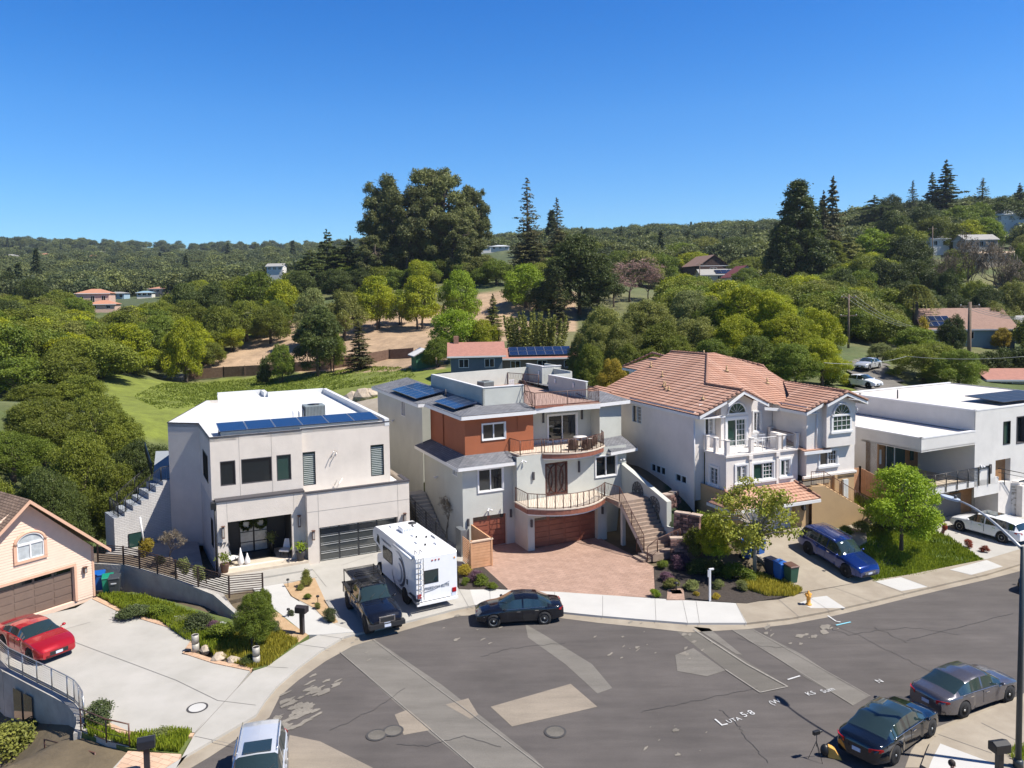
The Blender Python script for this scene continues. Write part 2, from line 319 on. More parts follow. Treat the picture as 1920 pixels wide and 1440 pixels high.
for t in ((300,765,108),(250,745,118),(500,728,135),(420,718,150),(350,716,154),(600,730,122),(560,716,140),(640,690,150),(700,742,100),(740,712,118),(760,676,150),(700,690,140),
  (420,692,158),(480,650,175),(540,610,195),(620,600,190),(700,605,190),(780,600,192),(840,600,195),(700,640,168),(800,640,160),(880,590,195),(960,700,112),(1060,700,112),(900,690,118),(930,640,150),(1000,640,140),
  (1160,735,92),(1250,720,96),(1350,725,90),(1450,720,90),(1560,730,85),(1640,765,80),(1640,735,90),(1640,700,100),(1680,690,103),(1620,660,115),(1700,740,86),(1800,735,92),(1900,730,98),
  (1100,600,180),(1180,560,200),(1240,550,230),(1330,556,290),(1400,556,285),(1480,565,225),(1260,600,160),(1400,600,150),(1550,590,165),
  (800,530,250),(720,540,240),(900,500,290),(950,470,380),(990,520,250),(930,545,215),(620,560,240),(560,575,215),(680,545,245),
  (100,800,82),(0,800,75),(150,745,110),(60,700,120),(0,650,150),(200,690,140),(100,640,190),(300,640,180),(0,612,230),(180,600,240),(330,590,250),(430,570,240),
  (180,580,290),(60,560,330),(280,555,380),(400,548,400),(500,540,380),(480,520,600),(330,520,600),(150,520,600),(20,520,600),(30,480,1000),(200,478,1100),(320,485,1100),(450,490,1100),(560,480,1100),
  (-60,462,1400),(40,466,1400),(130,462,1400),(200,464,1400),(260,468,1400),(330,476,1450),(390,480,1500),(430,472,1500),(500,466,1400),(560,464,1300),(640,464,1100),(700,470,900),(800,476,800),(900,470,700),
  (1000,456,750),(1100,448,800),(1200,450,850),(1300,448,850),(1400,446,800),(1470,444,780),(1050,480,500),(1200,490,420),(1300,485,450),(1400,490,420),(1500,470,420),
  (1560,440,420),(1620,425,400),(1700,415,400),(1780,412,400),(1860,405,400),(1940,395,400),(1620,520,240),(1700,530,210),(1780,520,230),(1860,500,260),(1920,490,260),(1660,470,320),(1760,460,320),(1860,450,330),
  (1790,655,130),(1780,625,165),(1880,640,150),(1700,620,150),(1900,560,200),(1820,580,190),(1930,700,105),(1990,640,150),(2100,560,200),(2100,420,400)): cpt(*t)
for az in range(-180,180,20):
    for r_,z in ((3000,60),(1600,90)):
        if -45<=az<=45 : continue
        CP.append((r_*math.sin(R(az)),r_*math.cos(R(az)),z if abs(az)<90 else 20))
for az in range(-44,46,6): CP.append((3000*math.sin(R(az)),3000*math.cos(R(az)),30)); CP.append((2000*math.sin(R(az)),2000*math.cos(R(az)),60))
CP=np.array(CP)
def lp(x,y):
    r_=np.maximum(np.hypot(x,y),6.); return np.stack([np.log(r_)*1.0,np.arctan2(x,y)],-1)
_Q=lp(CP[:,0],CP[:,1]); _D=np.sqrt(((_Q[:,None]-_Q[None])**2).sum(-1)+.0009)
_n=len(CP); _A=np.zeros((_n+1,_n+1)); _A[:_n,:_n]=_D-np.eye(_n)*.004; _A[:_n,_n]=1; _A[_n,:_n]=1
_W=np.linalg.lstsq(_A,np.append(CP[:,2],0),rcond=None)[0]
def TZ(x,y):
    x=np.asarray(x,float); y=np.asarray(y,float); q=lp(x,y); sh=q.shape[:-1]; q=q.reshape(-1,2); out=np.empty(len(q))
    for i in range(0,len(q),4000):
        d=np.sqrt(((q[i:i+4000,None]-_Q[None])**2).sum(-1)+.0009); out[i:i+4000]=d@_W[:_n]+_W[_n]
    out=out.reshape(sh)
    near=(y<43)&(x>-19)&(x<60)
    out=np.where(near,np.minimum(out,-.12),out)
    a=R(H3[2]); dx,dy=x-H3[0],y-H3[1]; u=dx*math.cos(a)+dy*math.sin(a); v=-dx*math.sin(a)+dy*math.cos(a)
    L_=(u>-6.9)&(u<8.6)&(v<.4)&(v>-7.6); out=np.where(L_,np.maximum(-.05,-.04+(v+6.7)*.167),out)
    out=np.where((u<=-6.9)&(u>-14)&(v<-2.6)&(v>-9),np.minimum(out,.04),out)
    out=np.where((u>8.6)&(v<2)&(v>-9),np.minimum(out,-.05),out); out=np.where((u>-25)&(u<60)&(v<-7.3),np.minimum(out,-.14),out)
    a=R(H2[2]); dx,dy=x-H2[0],y-H2[1]; u=dx*math.cos(a)+dy*math.sin(a); v=-dx*math.sin(a)+dy*math.cos(a)
    return np.where((u>-6)&(u<8.3)&(v<3),np.minimum(out,-.02),out)
def tz(x,y): return float(TZ(np.array([x]),np.array([y]))[0])
def inpoly(px,py,poly):
    c=np.zeros(np.shape(px),bool); n=len(poly)
    for i in range(n):
        x1,y1=poly[i]; x2,y2=poly[(i+1)%n]
        t=((y1>py)!=(y2>py))&(px<(x2-x1)*(py-y1)/(y2-y1+1e-9)+x1); c^=t
    return c
def PIXV(x,y,z):
    w=np.stack([x,y,z-H],-1); f=w@_F; f=np.where(f>1,f,1)
    return 960+FPX*(w@_RR)/f, CYP+FPX*(w@_DD)/f
DIRT=[[(345,700),(400,672),(470,640),(545,590),(560,575),(600,590),(700,590),(850,570),(920,545),(1080,545),(1080,620),(960,640),(860,640),(830,690),(770,700),(690,702),(600,700),(500,695),(345,695)]]
LAWN=[[(200,700),(345,718),(500,702),(620,700),(690,698),(850,690),(850,720),(760,800),(200,830)],[(470,640),(545,585),(520,580),(440,635)],[(1590,690),(1640,700),(1640,780),(1560,760)]]
def rnd_noise(x,y,seed=0):
    r_=np.random.RandomState(seed); out=np.zeros_like(x,float)
    for k in range(10):
        f=.02*1.5**k; a=r_.uniform(0,6.28); out+=np.sin((x*math.cos(a)+y*math.sin(a))*f*6.28+r_.uniform(0,6.28))/(1.25**k)
    return out/4
az=np.concatenate([np.arange(-180,-50,3.),np.arange(-50,50,.35),np.arange(50,180.1,3.)]); rr_=np.concatenate([[1.],np.geomspace(6,28,10),np.geomspace(30,3000,250)])
AZ,RRg=np.meshgrid(np.radians(az),rr_); X=RRg*np.sin(AZ); Y=RRg*np.cos(AZ); Z=TZ(X,Y)+np.where(RRg>70,rnd_noise(X,Y,3)*np.minimum(RRg/400,2.5),0)
na=len(az); nr=len(rr_); me=bpy.data.meshes.new('ground')
vs=np.stack([X,Y,Z],-1).reshape(-1,3); idx=np.arange(na*nr).reshape(nr,na)
fs=np.stack([idx[:-1,:-1],idx[:-1,1:],idx[1:,1:],idx[1:,:-1]],-1).reshape(-1,4)[:,::-1]
me.from_pydata(vs.tolist(),[],fs.tolist()); me.polygons.foreach_set('use_smooth',[True]*len(fs))
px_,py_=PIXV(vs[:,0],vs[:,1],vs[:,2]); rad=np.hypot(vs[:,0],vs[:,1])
nz=rnd_noise(vs[:,0],vs[:,1],7); cl=np.zeros((len(vs),4)); cl[:,3]=1
base=np.array([.075,.10,.028]); dry=np.array([.20,.17,.075]); cl[:,:3]=base+(dry-base)*np.clip(nz*.6+.25,0,.7)[:,None]
cl[rad>330,:3]=np.array([.065,.085,.035])+(np.array([.17,.17,.07])-np.array([.065,.085,.035]))*np.clip(nz[rad>330]*1.6-.5,0,1)[:,None]
m_=np.zeros(len(vs),bool)
for P_ in DIRT: m_|=inpoly(px_,py_,P_)
m_&=(rad>100)&(rad<230); cl[m_,:3]=np.array([.36,.25,.155])*(1+nz[m_,None]*.18)
m_=np.zeros(len(vs),bool)
for P_ in LAWN: m_|=inpoly(px_,py_,P_)
m_&=(rad>75)&(rad<200); cl[m_,:3]=np.array([.155,.185,.025])*(1+nz[m_,None]*.25)
m_=rad<62; cl[m_,:3]=(.13,.10,.06)
m_=(rad<75)&inpoly(px_,py_,[(1500,1000),(1560,960),(1700,880),(1730,985),(1860,1040),(1860,1060),(1640,1090),(1585,1050)]); cl[m_,:3]=(.09,.13,.03)
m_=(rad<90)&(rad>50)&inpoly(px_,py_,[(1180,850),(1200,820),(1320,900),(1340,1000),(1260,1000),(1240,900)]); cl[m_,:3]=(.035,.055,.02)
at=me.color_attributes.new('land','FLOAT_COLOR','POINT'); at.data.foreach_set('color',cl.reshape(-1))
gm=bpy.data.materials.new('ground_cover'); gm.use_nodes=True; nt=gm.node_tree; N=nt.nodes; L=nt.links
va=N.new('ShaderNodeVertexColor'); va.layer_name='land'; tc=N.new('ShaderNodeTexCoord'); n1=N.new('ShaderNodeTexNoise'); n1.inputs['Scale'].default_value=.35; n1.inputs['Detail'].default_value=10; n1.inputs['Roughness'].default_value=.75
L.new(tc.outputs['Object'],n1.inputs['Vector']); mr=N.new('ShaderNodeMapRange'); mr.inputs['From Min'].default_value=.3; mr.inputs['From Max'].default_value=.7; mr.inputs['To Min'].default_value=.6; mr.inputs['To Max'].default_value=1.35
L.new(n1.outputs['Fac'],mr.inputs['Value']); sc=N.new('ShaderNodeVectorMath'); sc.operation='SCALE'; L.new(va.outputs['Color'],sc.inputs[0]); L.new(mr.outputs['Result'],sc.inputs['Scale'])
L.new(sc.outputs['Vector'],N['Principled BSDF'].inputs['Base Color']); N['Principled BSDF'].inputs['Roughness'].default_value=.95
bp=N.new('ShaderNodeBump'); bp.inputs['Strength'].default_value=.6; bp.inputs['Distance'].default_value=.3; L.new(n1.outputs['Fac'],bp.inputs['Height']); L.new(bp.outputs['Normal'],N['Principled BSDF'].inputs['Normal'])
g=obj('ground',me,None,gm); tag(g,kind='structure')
# ------------------------------------------------------------------ street
def asphalt(name,c,v=.16):
    if name in MT: return MT[name]
    m=mat(name,c,.9,scale=.25,vary=v,detail=10,bump=.25,bscale=40); nt=m.node_tree; N=nt.nodes; L=nt.links
    b=N['Principled BSDF']; src=b.inputs['Base Color'].links[0].from_socket; tc=[n for n in N if n.type=='TEX_COORD'][0]
    ng=N.new('ShaderNodeTexNoise'); ng.inputs['Scale'].default_value=22; ng.inputs['Detail'].default_value=3; L.new(tc.outputs['Object'],ng.inputs['Vector'])
    mp=N.new('ShaderNodeMapping'); mp.inputs['Rotation'].default_value=(0,0,.45); mp.inputs['Scale'].default_value=(.25,1.6,1); L.new(tc.outputs['Object'],mp.inputs['Vector'])
    ns=N.new('ShaderNodeTexNoise'); ns.inputs['Scale'].default_value=.8; ns.inputs['Detail'].default_value=9; ns.inputs['Roughness'].default_value=.7; L.new(mp.outputs['Vector'],ns.inputs['Vector'])
    a=N.new('ShaderNodeMath'); a.operation='MULTIPLY_ADD'; a.inputs[1].default_value=.35; a.inputs[2].default_value=.83; L.new(ng.outputs['Fac'],a.inputs[0]); a.inputs[1].default_value=.7; a.inputs[2].default_value=.65
    a2=N.new('ShaderNodeMapRange'); a2.inputs['From Min'].default_value=.35; a2.inputs['From Max'].default_value=.75; a2.inputs['To Min'].default_value=.9; a2.inputs['To Max'].default_value=1.3; L.new(ns.outputs['Fac'],a2.inputs['Value'])
    mu=N.new('ShaderNodeMath'); mu.operation='MULTIPLY'; L.new(a.outputs[0],mu.inputs[0]); L.new(a2.outputs['Result'],mu.inputs[1])
    s=N.new('ShaderNodeVectorMath'); s.operation='SCALE'; L.new(src,s.inputs[0]); L.new(mu.outputs[0],s.inputs['Scale']); L.new(s.outputs['Vector'],b.inputs['Base Color'])
    return m
M_asph=asphalt('asphalt',(.083,.073,.067)); M_asp2=asphalt('asphalt_patch_grey',(.145,.133,.115),.1); M_asp3=asphalt('asphalt_patch_tan',(.225,.19,.148),.08); M_asp4=asphalt('asphalt_patch_olive',(.112,.102,.087),.1)
curb=[(-15,22),(-13.6,27)]+[G(*p,0)[:2] for p in [(352,1420),(480,1345),(497,1318),(520,1290),(560,1255),(600,1225),(645,1198),(700,1185),(770,1167),(850,1146),(890,1138),(960,1142),(1040,1150),(1120,1158),(1200,1165),(1290,1172),(1400,1172),(1480,1163),(1550,1150),(1640,1130),(1700,1115),(1780,1096),(1850,1080)]]+[(34,49),(44,55)]
asph=[(-14.3,22),(-12.9,27)]+[G(*p,0)[:2] for p in [(392,1420),(505,1345),(525,1305),(560,1275),(610,1240),(660,1212),(730,1190),(800,1170),(860,1155),(960,1151),(1040,1158),(1120,1168),(1200,1176),(1290,1186),(1400,1180),(1480,1171),(1550,1158),(1640,1137),(1700,1122),(1780,1103),(1850,1087)]]+[(34.5,48.4),(44.5,54.4)]
rin=[G(1500+a/4.571,1210+b/4.571,0)[:2] for a,b in ((1040,1050),(1085,930),(1115,860),(1240,735),(1480,630),(1700,540),(1900,470))]+[(30,37.5),(48,47)]
rout=[G(1500+a/4.571,1210+b/4.571,0)[:2] for a,b in ((900,1050),(955,900),(1010,830),(1180,700),(1440,600),(1700,500),(1900,425))]+[(30,38.3),(48,48)]
mb=MB(); mb.prism(asph+rout[::-1]+[(12,24),(10,18),(-8,16)],-.3,0); tag(mb.build('road',M_asph),kind='structure')
mb=MB(); mb.prism(curb+asph[::-1],-.3,.012); tag(mb.build('gutter',M_conc3),kind='structure')
mb=MB(); mb.prism(rin+rout[::-1],-.3,.012); tag(mb.build('gutter',M_conc3),kind='structure')
def patch(name,pts,m,z,z0=None,kind='structure'):
    mb=MB(); P=[G(x,y,z)[:2] for x,y in pts]
    if z0 is None: mb.prism(P,z-.002,z)
    else: mb.prism(P,z0,z)
    o=mb.build(name,m); 
    if kind: tag(o,kind=kind)
    return o
Z1=.004
patch('road_patch',[(637,1222),(692,1192),(830,1285),(1000,1420),(1030,1450),(900,1450),(800,1370)],M_asp2,Z1)
patch('road_patch',[(740,1340),(765,1330),(810,1368),(757,1378)],M_asp3,Z1*2)
patch('road_patch',[(835,1321),(878,1309),(897,1340),(882,1348)],M_asp3,Z1*2)
patch('road_patch',[(920,1325),(1070,1282),(1120,1325),(960,1362)],M_asp3,Z1*2)
patch('road_patch',[(543,1378),(600,1390),(700,1440),(560,1450),(530,1450)],M_asp3,Z1)
patch('road_patch',[(985,1170),(1020,1190),(1110,1245),(1148,1290),(1120,1300),(1060,1245),(990,1195)],M_asp2,Z1)
patch('road_patch',[(1240,1165),(1300,1178),(1400,1240),(1478,1287),(1425,1298),(1360,1255),(1270,1185)],M_asp4,Z1)
patch('road_patch',[(1370,1180),(1412,1180),(1500,1225),(1575,1275),(1630,1305),(1600,1322),(1510,1270),(1430,1215)],M_asp2,Z1*2)
patch('road_patch',[(1266,1228),(1300,1215),(1360,1257),(1325,1268),(1270,1258)],M_asp2,Z1*3)
patch('road_patch',[(1300,1175),(1330,1178),(1392,1228),(1380,1226)],M_asp2,Z1*3)
for pl in ([(497,1345),(520,1318),(560,1290),(600,1280),(580,1300),(556,1330),(545,1365),(530,1372)],[(560,1290),(590,1262),(640,1240),(600,1280)]):
    pass
M_seal=mat('crack_sealant',(.055,.052,.05),.6,vary=.2); M_chalk=mat('white_road_chalk',(.50,.50,.49),.95,vary=.35,scale=14)
mb=MB()
def gline(mb,pts,w,z):
    P=[Vector(G(x,y,z)) for x,y in pts]
    for i in range(len(P)-1):
        d=(P[i+1]-P[i]).normalized(); n=Vector((-d.y,d.x,0))*w*.5; mb.face([P[i]-n,P[i+1]-n,P[i+1]+n,P[i]+n])
def crk(pts,k):
    r_=random.Random(k); out=[]
    for i in range(len(pts)-1):
        for j in range(8): s_=j/8; out.append((pts[i][0]*(1-s_)+pts[i+1][0]*s_+r_.uniform(-3,3),pts[i][1]*(1-s_)+pts[i+1][1]*s_+r_.uniform(-1.5,1.5)))
    return out+[pts[-1]]
for k,pts in enumerate([[(1200,1335),(1260,1322),(1330,1308),(1420,1290)],[(1350,1330),(1385,1360),(1400,1385),(1440,1430)],[(1380,1195),(1430,1212),(1480,1215)],[(1550,1175),(1590,1190),(1700,1175),(1800,1190)],[(620,1370),(700,1330),(760,1290)],
    [(900,1230),(960,1215),(1060,1205)],[(1700,1200),(1760,1185),(1900,1150)],[(745,1396),(800,1398),(870,1380),(940,1400)],[(1560,1168),(1690,1230),(1750,1260)],[(1640,1175),(1700,1205)]]):
    gline(mb,crk(pts,k),.022,.018+.001*k)
tag(mb.build('crack_sealant_line',M_seal),kind='structure')
mb=MB()
for a,b in (((690,1192),(1035,1452)),((637,1222),(905,1452)),((1412,1180),(1632,1305)),((1372,1180),(1600,1322))): gline(mb,[a,b],.03,.03)
gline(mb,[(1300,1180),(1400,1245),(1477,1287)],.09,.032); gline(mb,[(1425,1298),(1477,1287)],.06,.034); gline(mb,[(1360,1255),(1425,1298)],.05,.036)
tag(mb.build('patch_edge_line',mat('pale_road_dust',(.26,.24,.21),.95,vary=.2,scale=8)),kind='structure')
M_stain=asphalt('exposed_aggregate',(.20,.18,.15),.25)
rs=random.Random(5)
for x,y,n,sp,k in ((560,1330,26,30,1),(530,1360,20,14,1),(600,1290,16,26,1),(1500,1190,7,26,1),(1440,1183,6,20,1),(1560,1185,4,20,1),(1300,1210,10,30,.6),(1180,1195,16,50,.5),(900,1185,16,60,.5),(1240,1395,10,60,.4),(700,1210,8,40,.5)):
    mb=MB()
    for i in range(n):
        c=G(x+rs.gauss(0,sp*.6),y+rs.gauss(0,sp*.5),.021+.0004*i); q=[]; r_=rs.uniform(.05,.28)*k; a0=rs.uniform(0,3); el=rs.uniform(.3,1)
        for j in range(9):
            a=j*.698; rad_=r_*rs.uniform(.5,1.3); dx,dy=rad_*math.cos(a)*1.6,rad_*math.sin(a)*el
            q.append((c[0]+dx*math.cos(.9)-dy*math.sin(.9),c[1]+dx*math.sin(.9)+dy*math.cos(.9),c[2]))
        mb.face(q)
    tag(mb.build('worn_asphalt_spot',M_stain),kind='structure')
# manholes
def manhole(x,y,r_,label,m=M_asp4,z=.02):
    c=G(x,y,z); t=empty('manhole_cover',c,0,label,'manhole cover')
    mb=MB(); mb.lathe([(r_,0),(r_,.012),(0.01,.012)],n=24,sm=False); mb.build('lid',m,t)
    mb=MB(); mb.lathe([(r_*1.25,0),(r_*1.25,.006),(r_*1.02,.007)],n=24,sm=False); mb.build('rim',M_seal,t)
manhole(706,1378,.34,'round utility cover in the asphalt, left one of a touching pair'); manhole(737,1370,.34,'round utility cover in the asphalt, right one of a touching pair')
manhole(1041,1372,.36,'lone round manhole cover in the asphalt below the tan rectangular patch'); manhole(370,1327,.35,'pale round cover set in the white driveway by the sidewalk',M_conc2,.118)
# chalk writing
def roadtext(body,x,y,x2,y2,size,label=None):
    a=Vector(G(x,y,.03)); b=Vector(G(x2,y2,.03)); o=text_mesh(body,size,.0015,'road_marking',M_chalk); o.location=a; o.rotation_euler=(0,0,math.atan2(b.y-a.y,b.x-a.x)); tag(o,label,'road marking')
roadtext('L',1352,1354,1420,1338,.75,'large white painted letter L on the asphalt before the word UTA'); roadtext('UTA',1376,1350,1420,1338,.34,'small white painted letters UTA on the asphalt')
roadtext('5·8',1402,1338,1440,1327,.5,'white painted 5·8 on the asphalt'); roadtext('(W',1453,1316,1475,1310,.42,'white painted bracketed letter W on the asphalt beyond the figures')
roadtext('KS',1520,1300,1560,1290,.4,'white painted letters KS on the asphalt'); roadtext('Sum',1552,1294,1580,1286,.4,'white painted Sum on the asphalt at the edge of the pale strip'); roadtext('N',1649,1277,1670,1272,.42,'white painted letter N on the asphalt behind the parked cars')
mb=MB(); gline(mb,[(1477,1274),(1500,1267)],.08,.03); tag(mb.build('road_marking',M_chalk),'short white painted dash on the asphalt near the patch corner','road marking')
mb=MB(); gline(mb,[(1552,1154),(1568,1165),(1576,1166)],.09,.03); tag(mb.build('road_marking',M_chalk),'white painted arrow stroke on the asphalt below the hydrant','road marking')
mb=MB(); gline(mb,[(1568,1172),(1595,1166)],.09,.03); tag(mb.build('road_marking',mat('blue_road_paint',(.2,.5,.6),.9,vary=.1)),'pale blue painted stroke on the asphalt below the hydrant','road marking')
# ------------------------------------------------------------------ sidewalks and drives (raised slabs)
def slab(name,pts,m,z=.12,z0=-.25,world=None):
    P=world or [G(x,y,z)[:2] for x,y in pts]; mb=MB(); mb.prism(P,z0,z); return tag(mb.build(name,m),kind='structure')
cw=lambda i,j: [(c[0],c[1]) for c in curb[i:j]]
slab('sidewalk',None,M_conc,.12,world=cw(0,13)+[G(x,y)[:2] for x,y in [(880,1102),(858,1104),(668,1183),(597,1190),(560,1208),(500,1250),(475,1258),(440,1295),(385,1350),(365,1376),(330,1440)]]+[(-16.5,22)])
slab('sidewalk',None,M_conc2,.125,world=cw(12,19)+[G(x,y)[:2] for x,y in [(1380,1131),(1228,1122),(1050,1110),(950,1106),(880,1102)]])
slab('sidewalk',None,M_conc3,.12,world=cw(18,27)+[G(x,y)[:2] for x,y in [(1850,1050),(1700,1078),(1640,1088),(1510,1108),(1460,1122),(1380,1131)]][0:0]+[(44.6,56.6),(34,50.8),G(1850,1048)[:2],G(1700,1078)[:2],G(1635,1088)[:2],G(1505,1112)[:2],G(1460,1124)[:2],G(1380,1131)[:2]])
slab('sidewalk_panel',[(1525,1120),(1550,1117),(1585,1140),(1520,1140),(1500,1130)],M_conc2,.124,.10); slab('sidewalk_panel',[(1640,1090),(1690,1082),(1740,1100),(1690,1108)],M_conc2,.124,.10); slab('sidewalk_panel',[(1780,1068),(1850,1050),(1880,1062),(1820,1078)],M_conc2,.124,.10)
slab('sidewalk',None,M_conc3,.12,world=rin+[(52,38),(40,28),(20,22),(17,22)])
slab('sidewalk_panel',[(1763,1394),(1860,1430),(1880,1442),(1830,1480),(1730,1470),(1747,1425)],M_conc2,.124,.10)
# drives
slab('driveway',[(142,1140),(172,1122),(230,1150),(330,1180),(358,1200),(340,1226),(470,1256),(440,1295),(385,1350),(365,1373),(240,1372),(165,1345),(157,1330),(140,1310),(100,1288),(50,1262),(0,1240),(-120,1180),(-160,1100),(0,1170)],M_conc,.115)
slab('driveway',[(430,1075),(565,1052),(760,1008),(800,1025),(860,1104),(668,1184),(598,1189),(575,1150),(545,1100),(480,1100)],M_conc,.118)
M_paver=brickmat('pink_paver',(.32,.205,.152),(.38,.25,.19),(.22,.15,.115),.42,.28,.012,uv=False,rot=R(28),bump=.3,noise=.14)
slab('driveway',[(886,1028),(960,1018),(1010,1008),(1120,1006),(1226,1062),(1229,1121),(952,1106),(893,1052)],M_paver,.11)
mb=MB()
J=[[(0,1160),(130,1200),(330,1275),(408,1313)],[(170,1166),(85,1190)],[(240,1385),(365,1376),(440,1295),(475,1258)],[(500,1250),(540,1252)],[(560,1208),(620,1216)],[(597,1190),(650,1198)],[(408,1313),(480,1322)],[(365,1380),(440,1396)],
   [(490,1072),(500,1100)],[(530,1064),(545,1090)],[(580,1060),(612,1100)],[(700,1040),(640,1060)],[(860,1104),(880,1140)],[(668,1184),(700,1184)],[(918,1104),(920,1140)],[(1040,1110),(1040,1150)],[(1130,1117),(1130,1158)],[(1228,1122),(1230,1165)],[(1280,1126),(1290,1171)],[(1305,1127),(1312,1172)],
   [(1380,1131),(1400,1171)],[(1460,1124),(1500,1158)],[(1505,1112),(1560,1148)],[(1560,1100),(1640,1130)],[(1635,1088),(1700,1114)],[(1690,1082),(1745,1102)],[(1780,1068),(1840,1082)],[(1530,1090),(1500,1112)],[(1840,1355),(1920,1395)],[(1755,1375),(1860,1412)]]
for a in J: gline(mb,a,.022,.1295)
tag(mb.build('concrete_joint',mat('joint_groove',(.16,.15,.14),.95,vary=.1)),kind='structure')  # thin dark lines for the joints between slabs
# ------------------------------------------------------------------ foliage
LM={}
def leafmat(name,c,c2,trans=.33):
    """leaf colour varies leaf by leaf (mesh attribute) and tree by tree (object random)"""
    if name in LM: return LM[name]
    m=bpy.data.materials.new(name); m.use_nodes=True; nt=m.node_tree; N=nt.nodes; L=nt.links
    b=N['Principled BSDF']; b.inputs['Roughness'].default_value=.55; b.inputs['Specular IOR Level'].default_value=.3
    at=N.new('ShaderNodeAttribute'); at.attribute_name='leaf'; mx=N.new('ShaderNodeMix'); mx.data_type='RGBA'
    mx.inputs[6].default_value=(*c,1); mx.inputs[7].default_value=(*c2,1); L.new(at.outputs['Fac'],mx.inputs[0])
    oi=N.new('ShaderNodeObjectInfo'); mr=N.new('ShaderNodeMapRange'); mr.inputs['To Min'].default_value=.8; mr.inputs['To Max'].default_value=1.22; L.new(oi.outputs['Random'],mr.inputs['Value'])
    sc=N.new('ShaderNodeVectorMath'); sc.operation='SCALE'; L.new(mx.outputs[2],sc.inputs[0]); L.new(mr.outputs['Result'],sc.inputs['Scale']); L.new(sc.outputs['Vector'],b.inputs['Base Color'])
    tr=N.new('ShaderNodeBsdfTranslucent'); L.new(sc.outputs['Vector'],tr.inputs['Color']); ms=N.new('ShaderNodeMixShader'); ms.inputs[0].default_value=trans
    L.new(b.outputs[0],ms.inputs[1]); L.new(tr.outputs[0],ms.inputs[2]); L.new(ms.outputs[0],N['Material Output'].inputs['Surface']); LM[name]=m; return m
LEAF={'leaf_oak': ((0.089, 0.12, 0.016), (0.244, 0.264, 0.028)), 'leaf_dark': ((0.042, 0.066, 0.017), (0.118, 0.143, 0.031)), 'leaf_mid': ((0.073, 0.117, 0.013), (0.223, 0.273, 0.028)), 'leaf_yellow': ((0.156, 0.21, 0.01), (0.421, 0.42, 0.017)), 'leaf_bright': ((0.114, 0.196, 0.011), (0.32, 0.41, 0.021)), 'leaf_olive': ((0.106, 0.123, 0.028), (0.272, 0.274, 0.058)), 'leaf_euc': ((0.083, 0.103, 0.033), (0.216, 0.223, 0.073)), 'leaf_redwood': ((0.061, 0.076, 0.028), (0.173, 0.153, 0.051)), 'leaf_pale': ((0.119, 0.139, 0.042), (0.265, 0.291, 0.092)), 'leaf_gold': ((0.228, 0.18, 0.019), (0.513, 0.383, 0.044)), 'leaf_syc': ((0.153, 0.191, 0.022), (0.367, 0.352, 0.05)), 'leaf_red': ((0.215, 0.043, 0.021), (0.387, 0.086, 0.034)), 'leaf_purple': ((0.103, 0.052, 0.083), (0.215, 0.12, 0.151)), 'twig_pink': ((0.193, 0.116, 0.099), (0.361, 0.232, 0.197)), 'twig_brown': ((0.129, 0.104, 0.071), (0.258, 0.213, 0.154)), 'grass': ((0.125, 0.188, 0.014), (0.378, 0.433, 0.038)), 'grass_dry': ((0.255, 0.245, 0.024), (0.546, 0.459, 0.064)), 'flower': ((0.344, 0.172, 0.301), (0.516, 0.387, 0.43)), 'leaf_blue': ((0.041, 0.06, 0.021), (0.106, 0.13, 0.046))}
LEAF['meadow']=((.12,.17,.02),(.26,.30,.045))
def LMt(n): c=LEAF[n]; return leafmat(n,c[0],c[1])
M_bark=mat('grey_brown_bark',(.10,.075,.055),.95,vary=.35,scale=5,bump=.5); M_barkp=mat('pale_bark',(.30,.26,.21),.9,vary=.3,scale=4,bump=.3)
def leaf_mesh(name,pos,nrm,size,rs,aspect=1.5,stick=False):
    n=len(pos); r1=rs.normal(size=(n,3)); t=np.cross(nrm,r1); t/=np.linalg.norm(t,axis=1)[:,None]+1e-9; b=np.cross(nrm,t)
    s=(size*rs.uniform(.6,1.35,n))[:,None]; L_=t*s*aspect*.5; Wd=b*s*.5
    v=np.empty((n,4,3)); v[:,0]=pos-L_; v[:,1]=pos+Wd+nrm*s*.08; v[:,2]=pos+L_; v[:,3]=pos-Wd+nrm*s*.08
    me=bpy.data.meshes.new(name); me.vertices.add(n*4); me.vertices.foreach_set('co',v.reshape(-1)); me.loops.add(n*4); me.loops.foreach_set('vertex_index',np.arange(n*4,dtype=np.int32))
    me.polygons.add(n); me.polygons.foreach_set('loop_start',np.arange(0,n*4,4,dtype=np.int32)); me.polygons.foreach_set('loop_total',np.full(n,4,dtype=np.int32)); me.update(calc_edges=True)
    return me
def set_leaf(me,val):
    a=me.attributes.new('leaf','FLOAT','FACE'); a.data.foreach_set('value',np.clip(val,0,1).astype(np.float32))
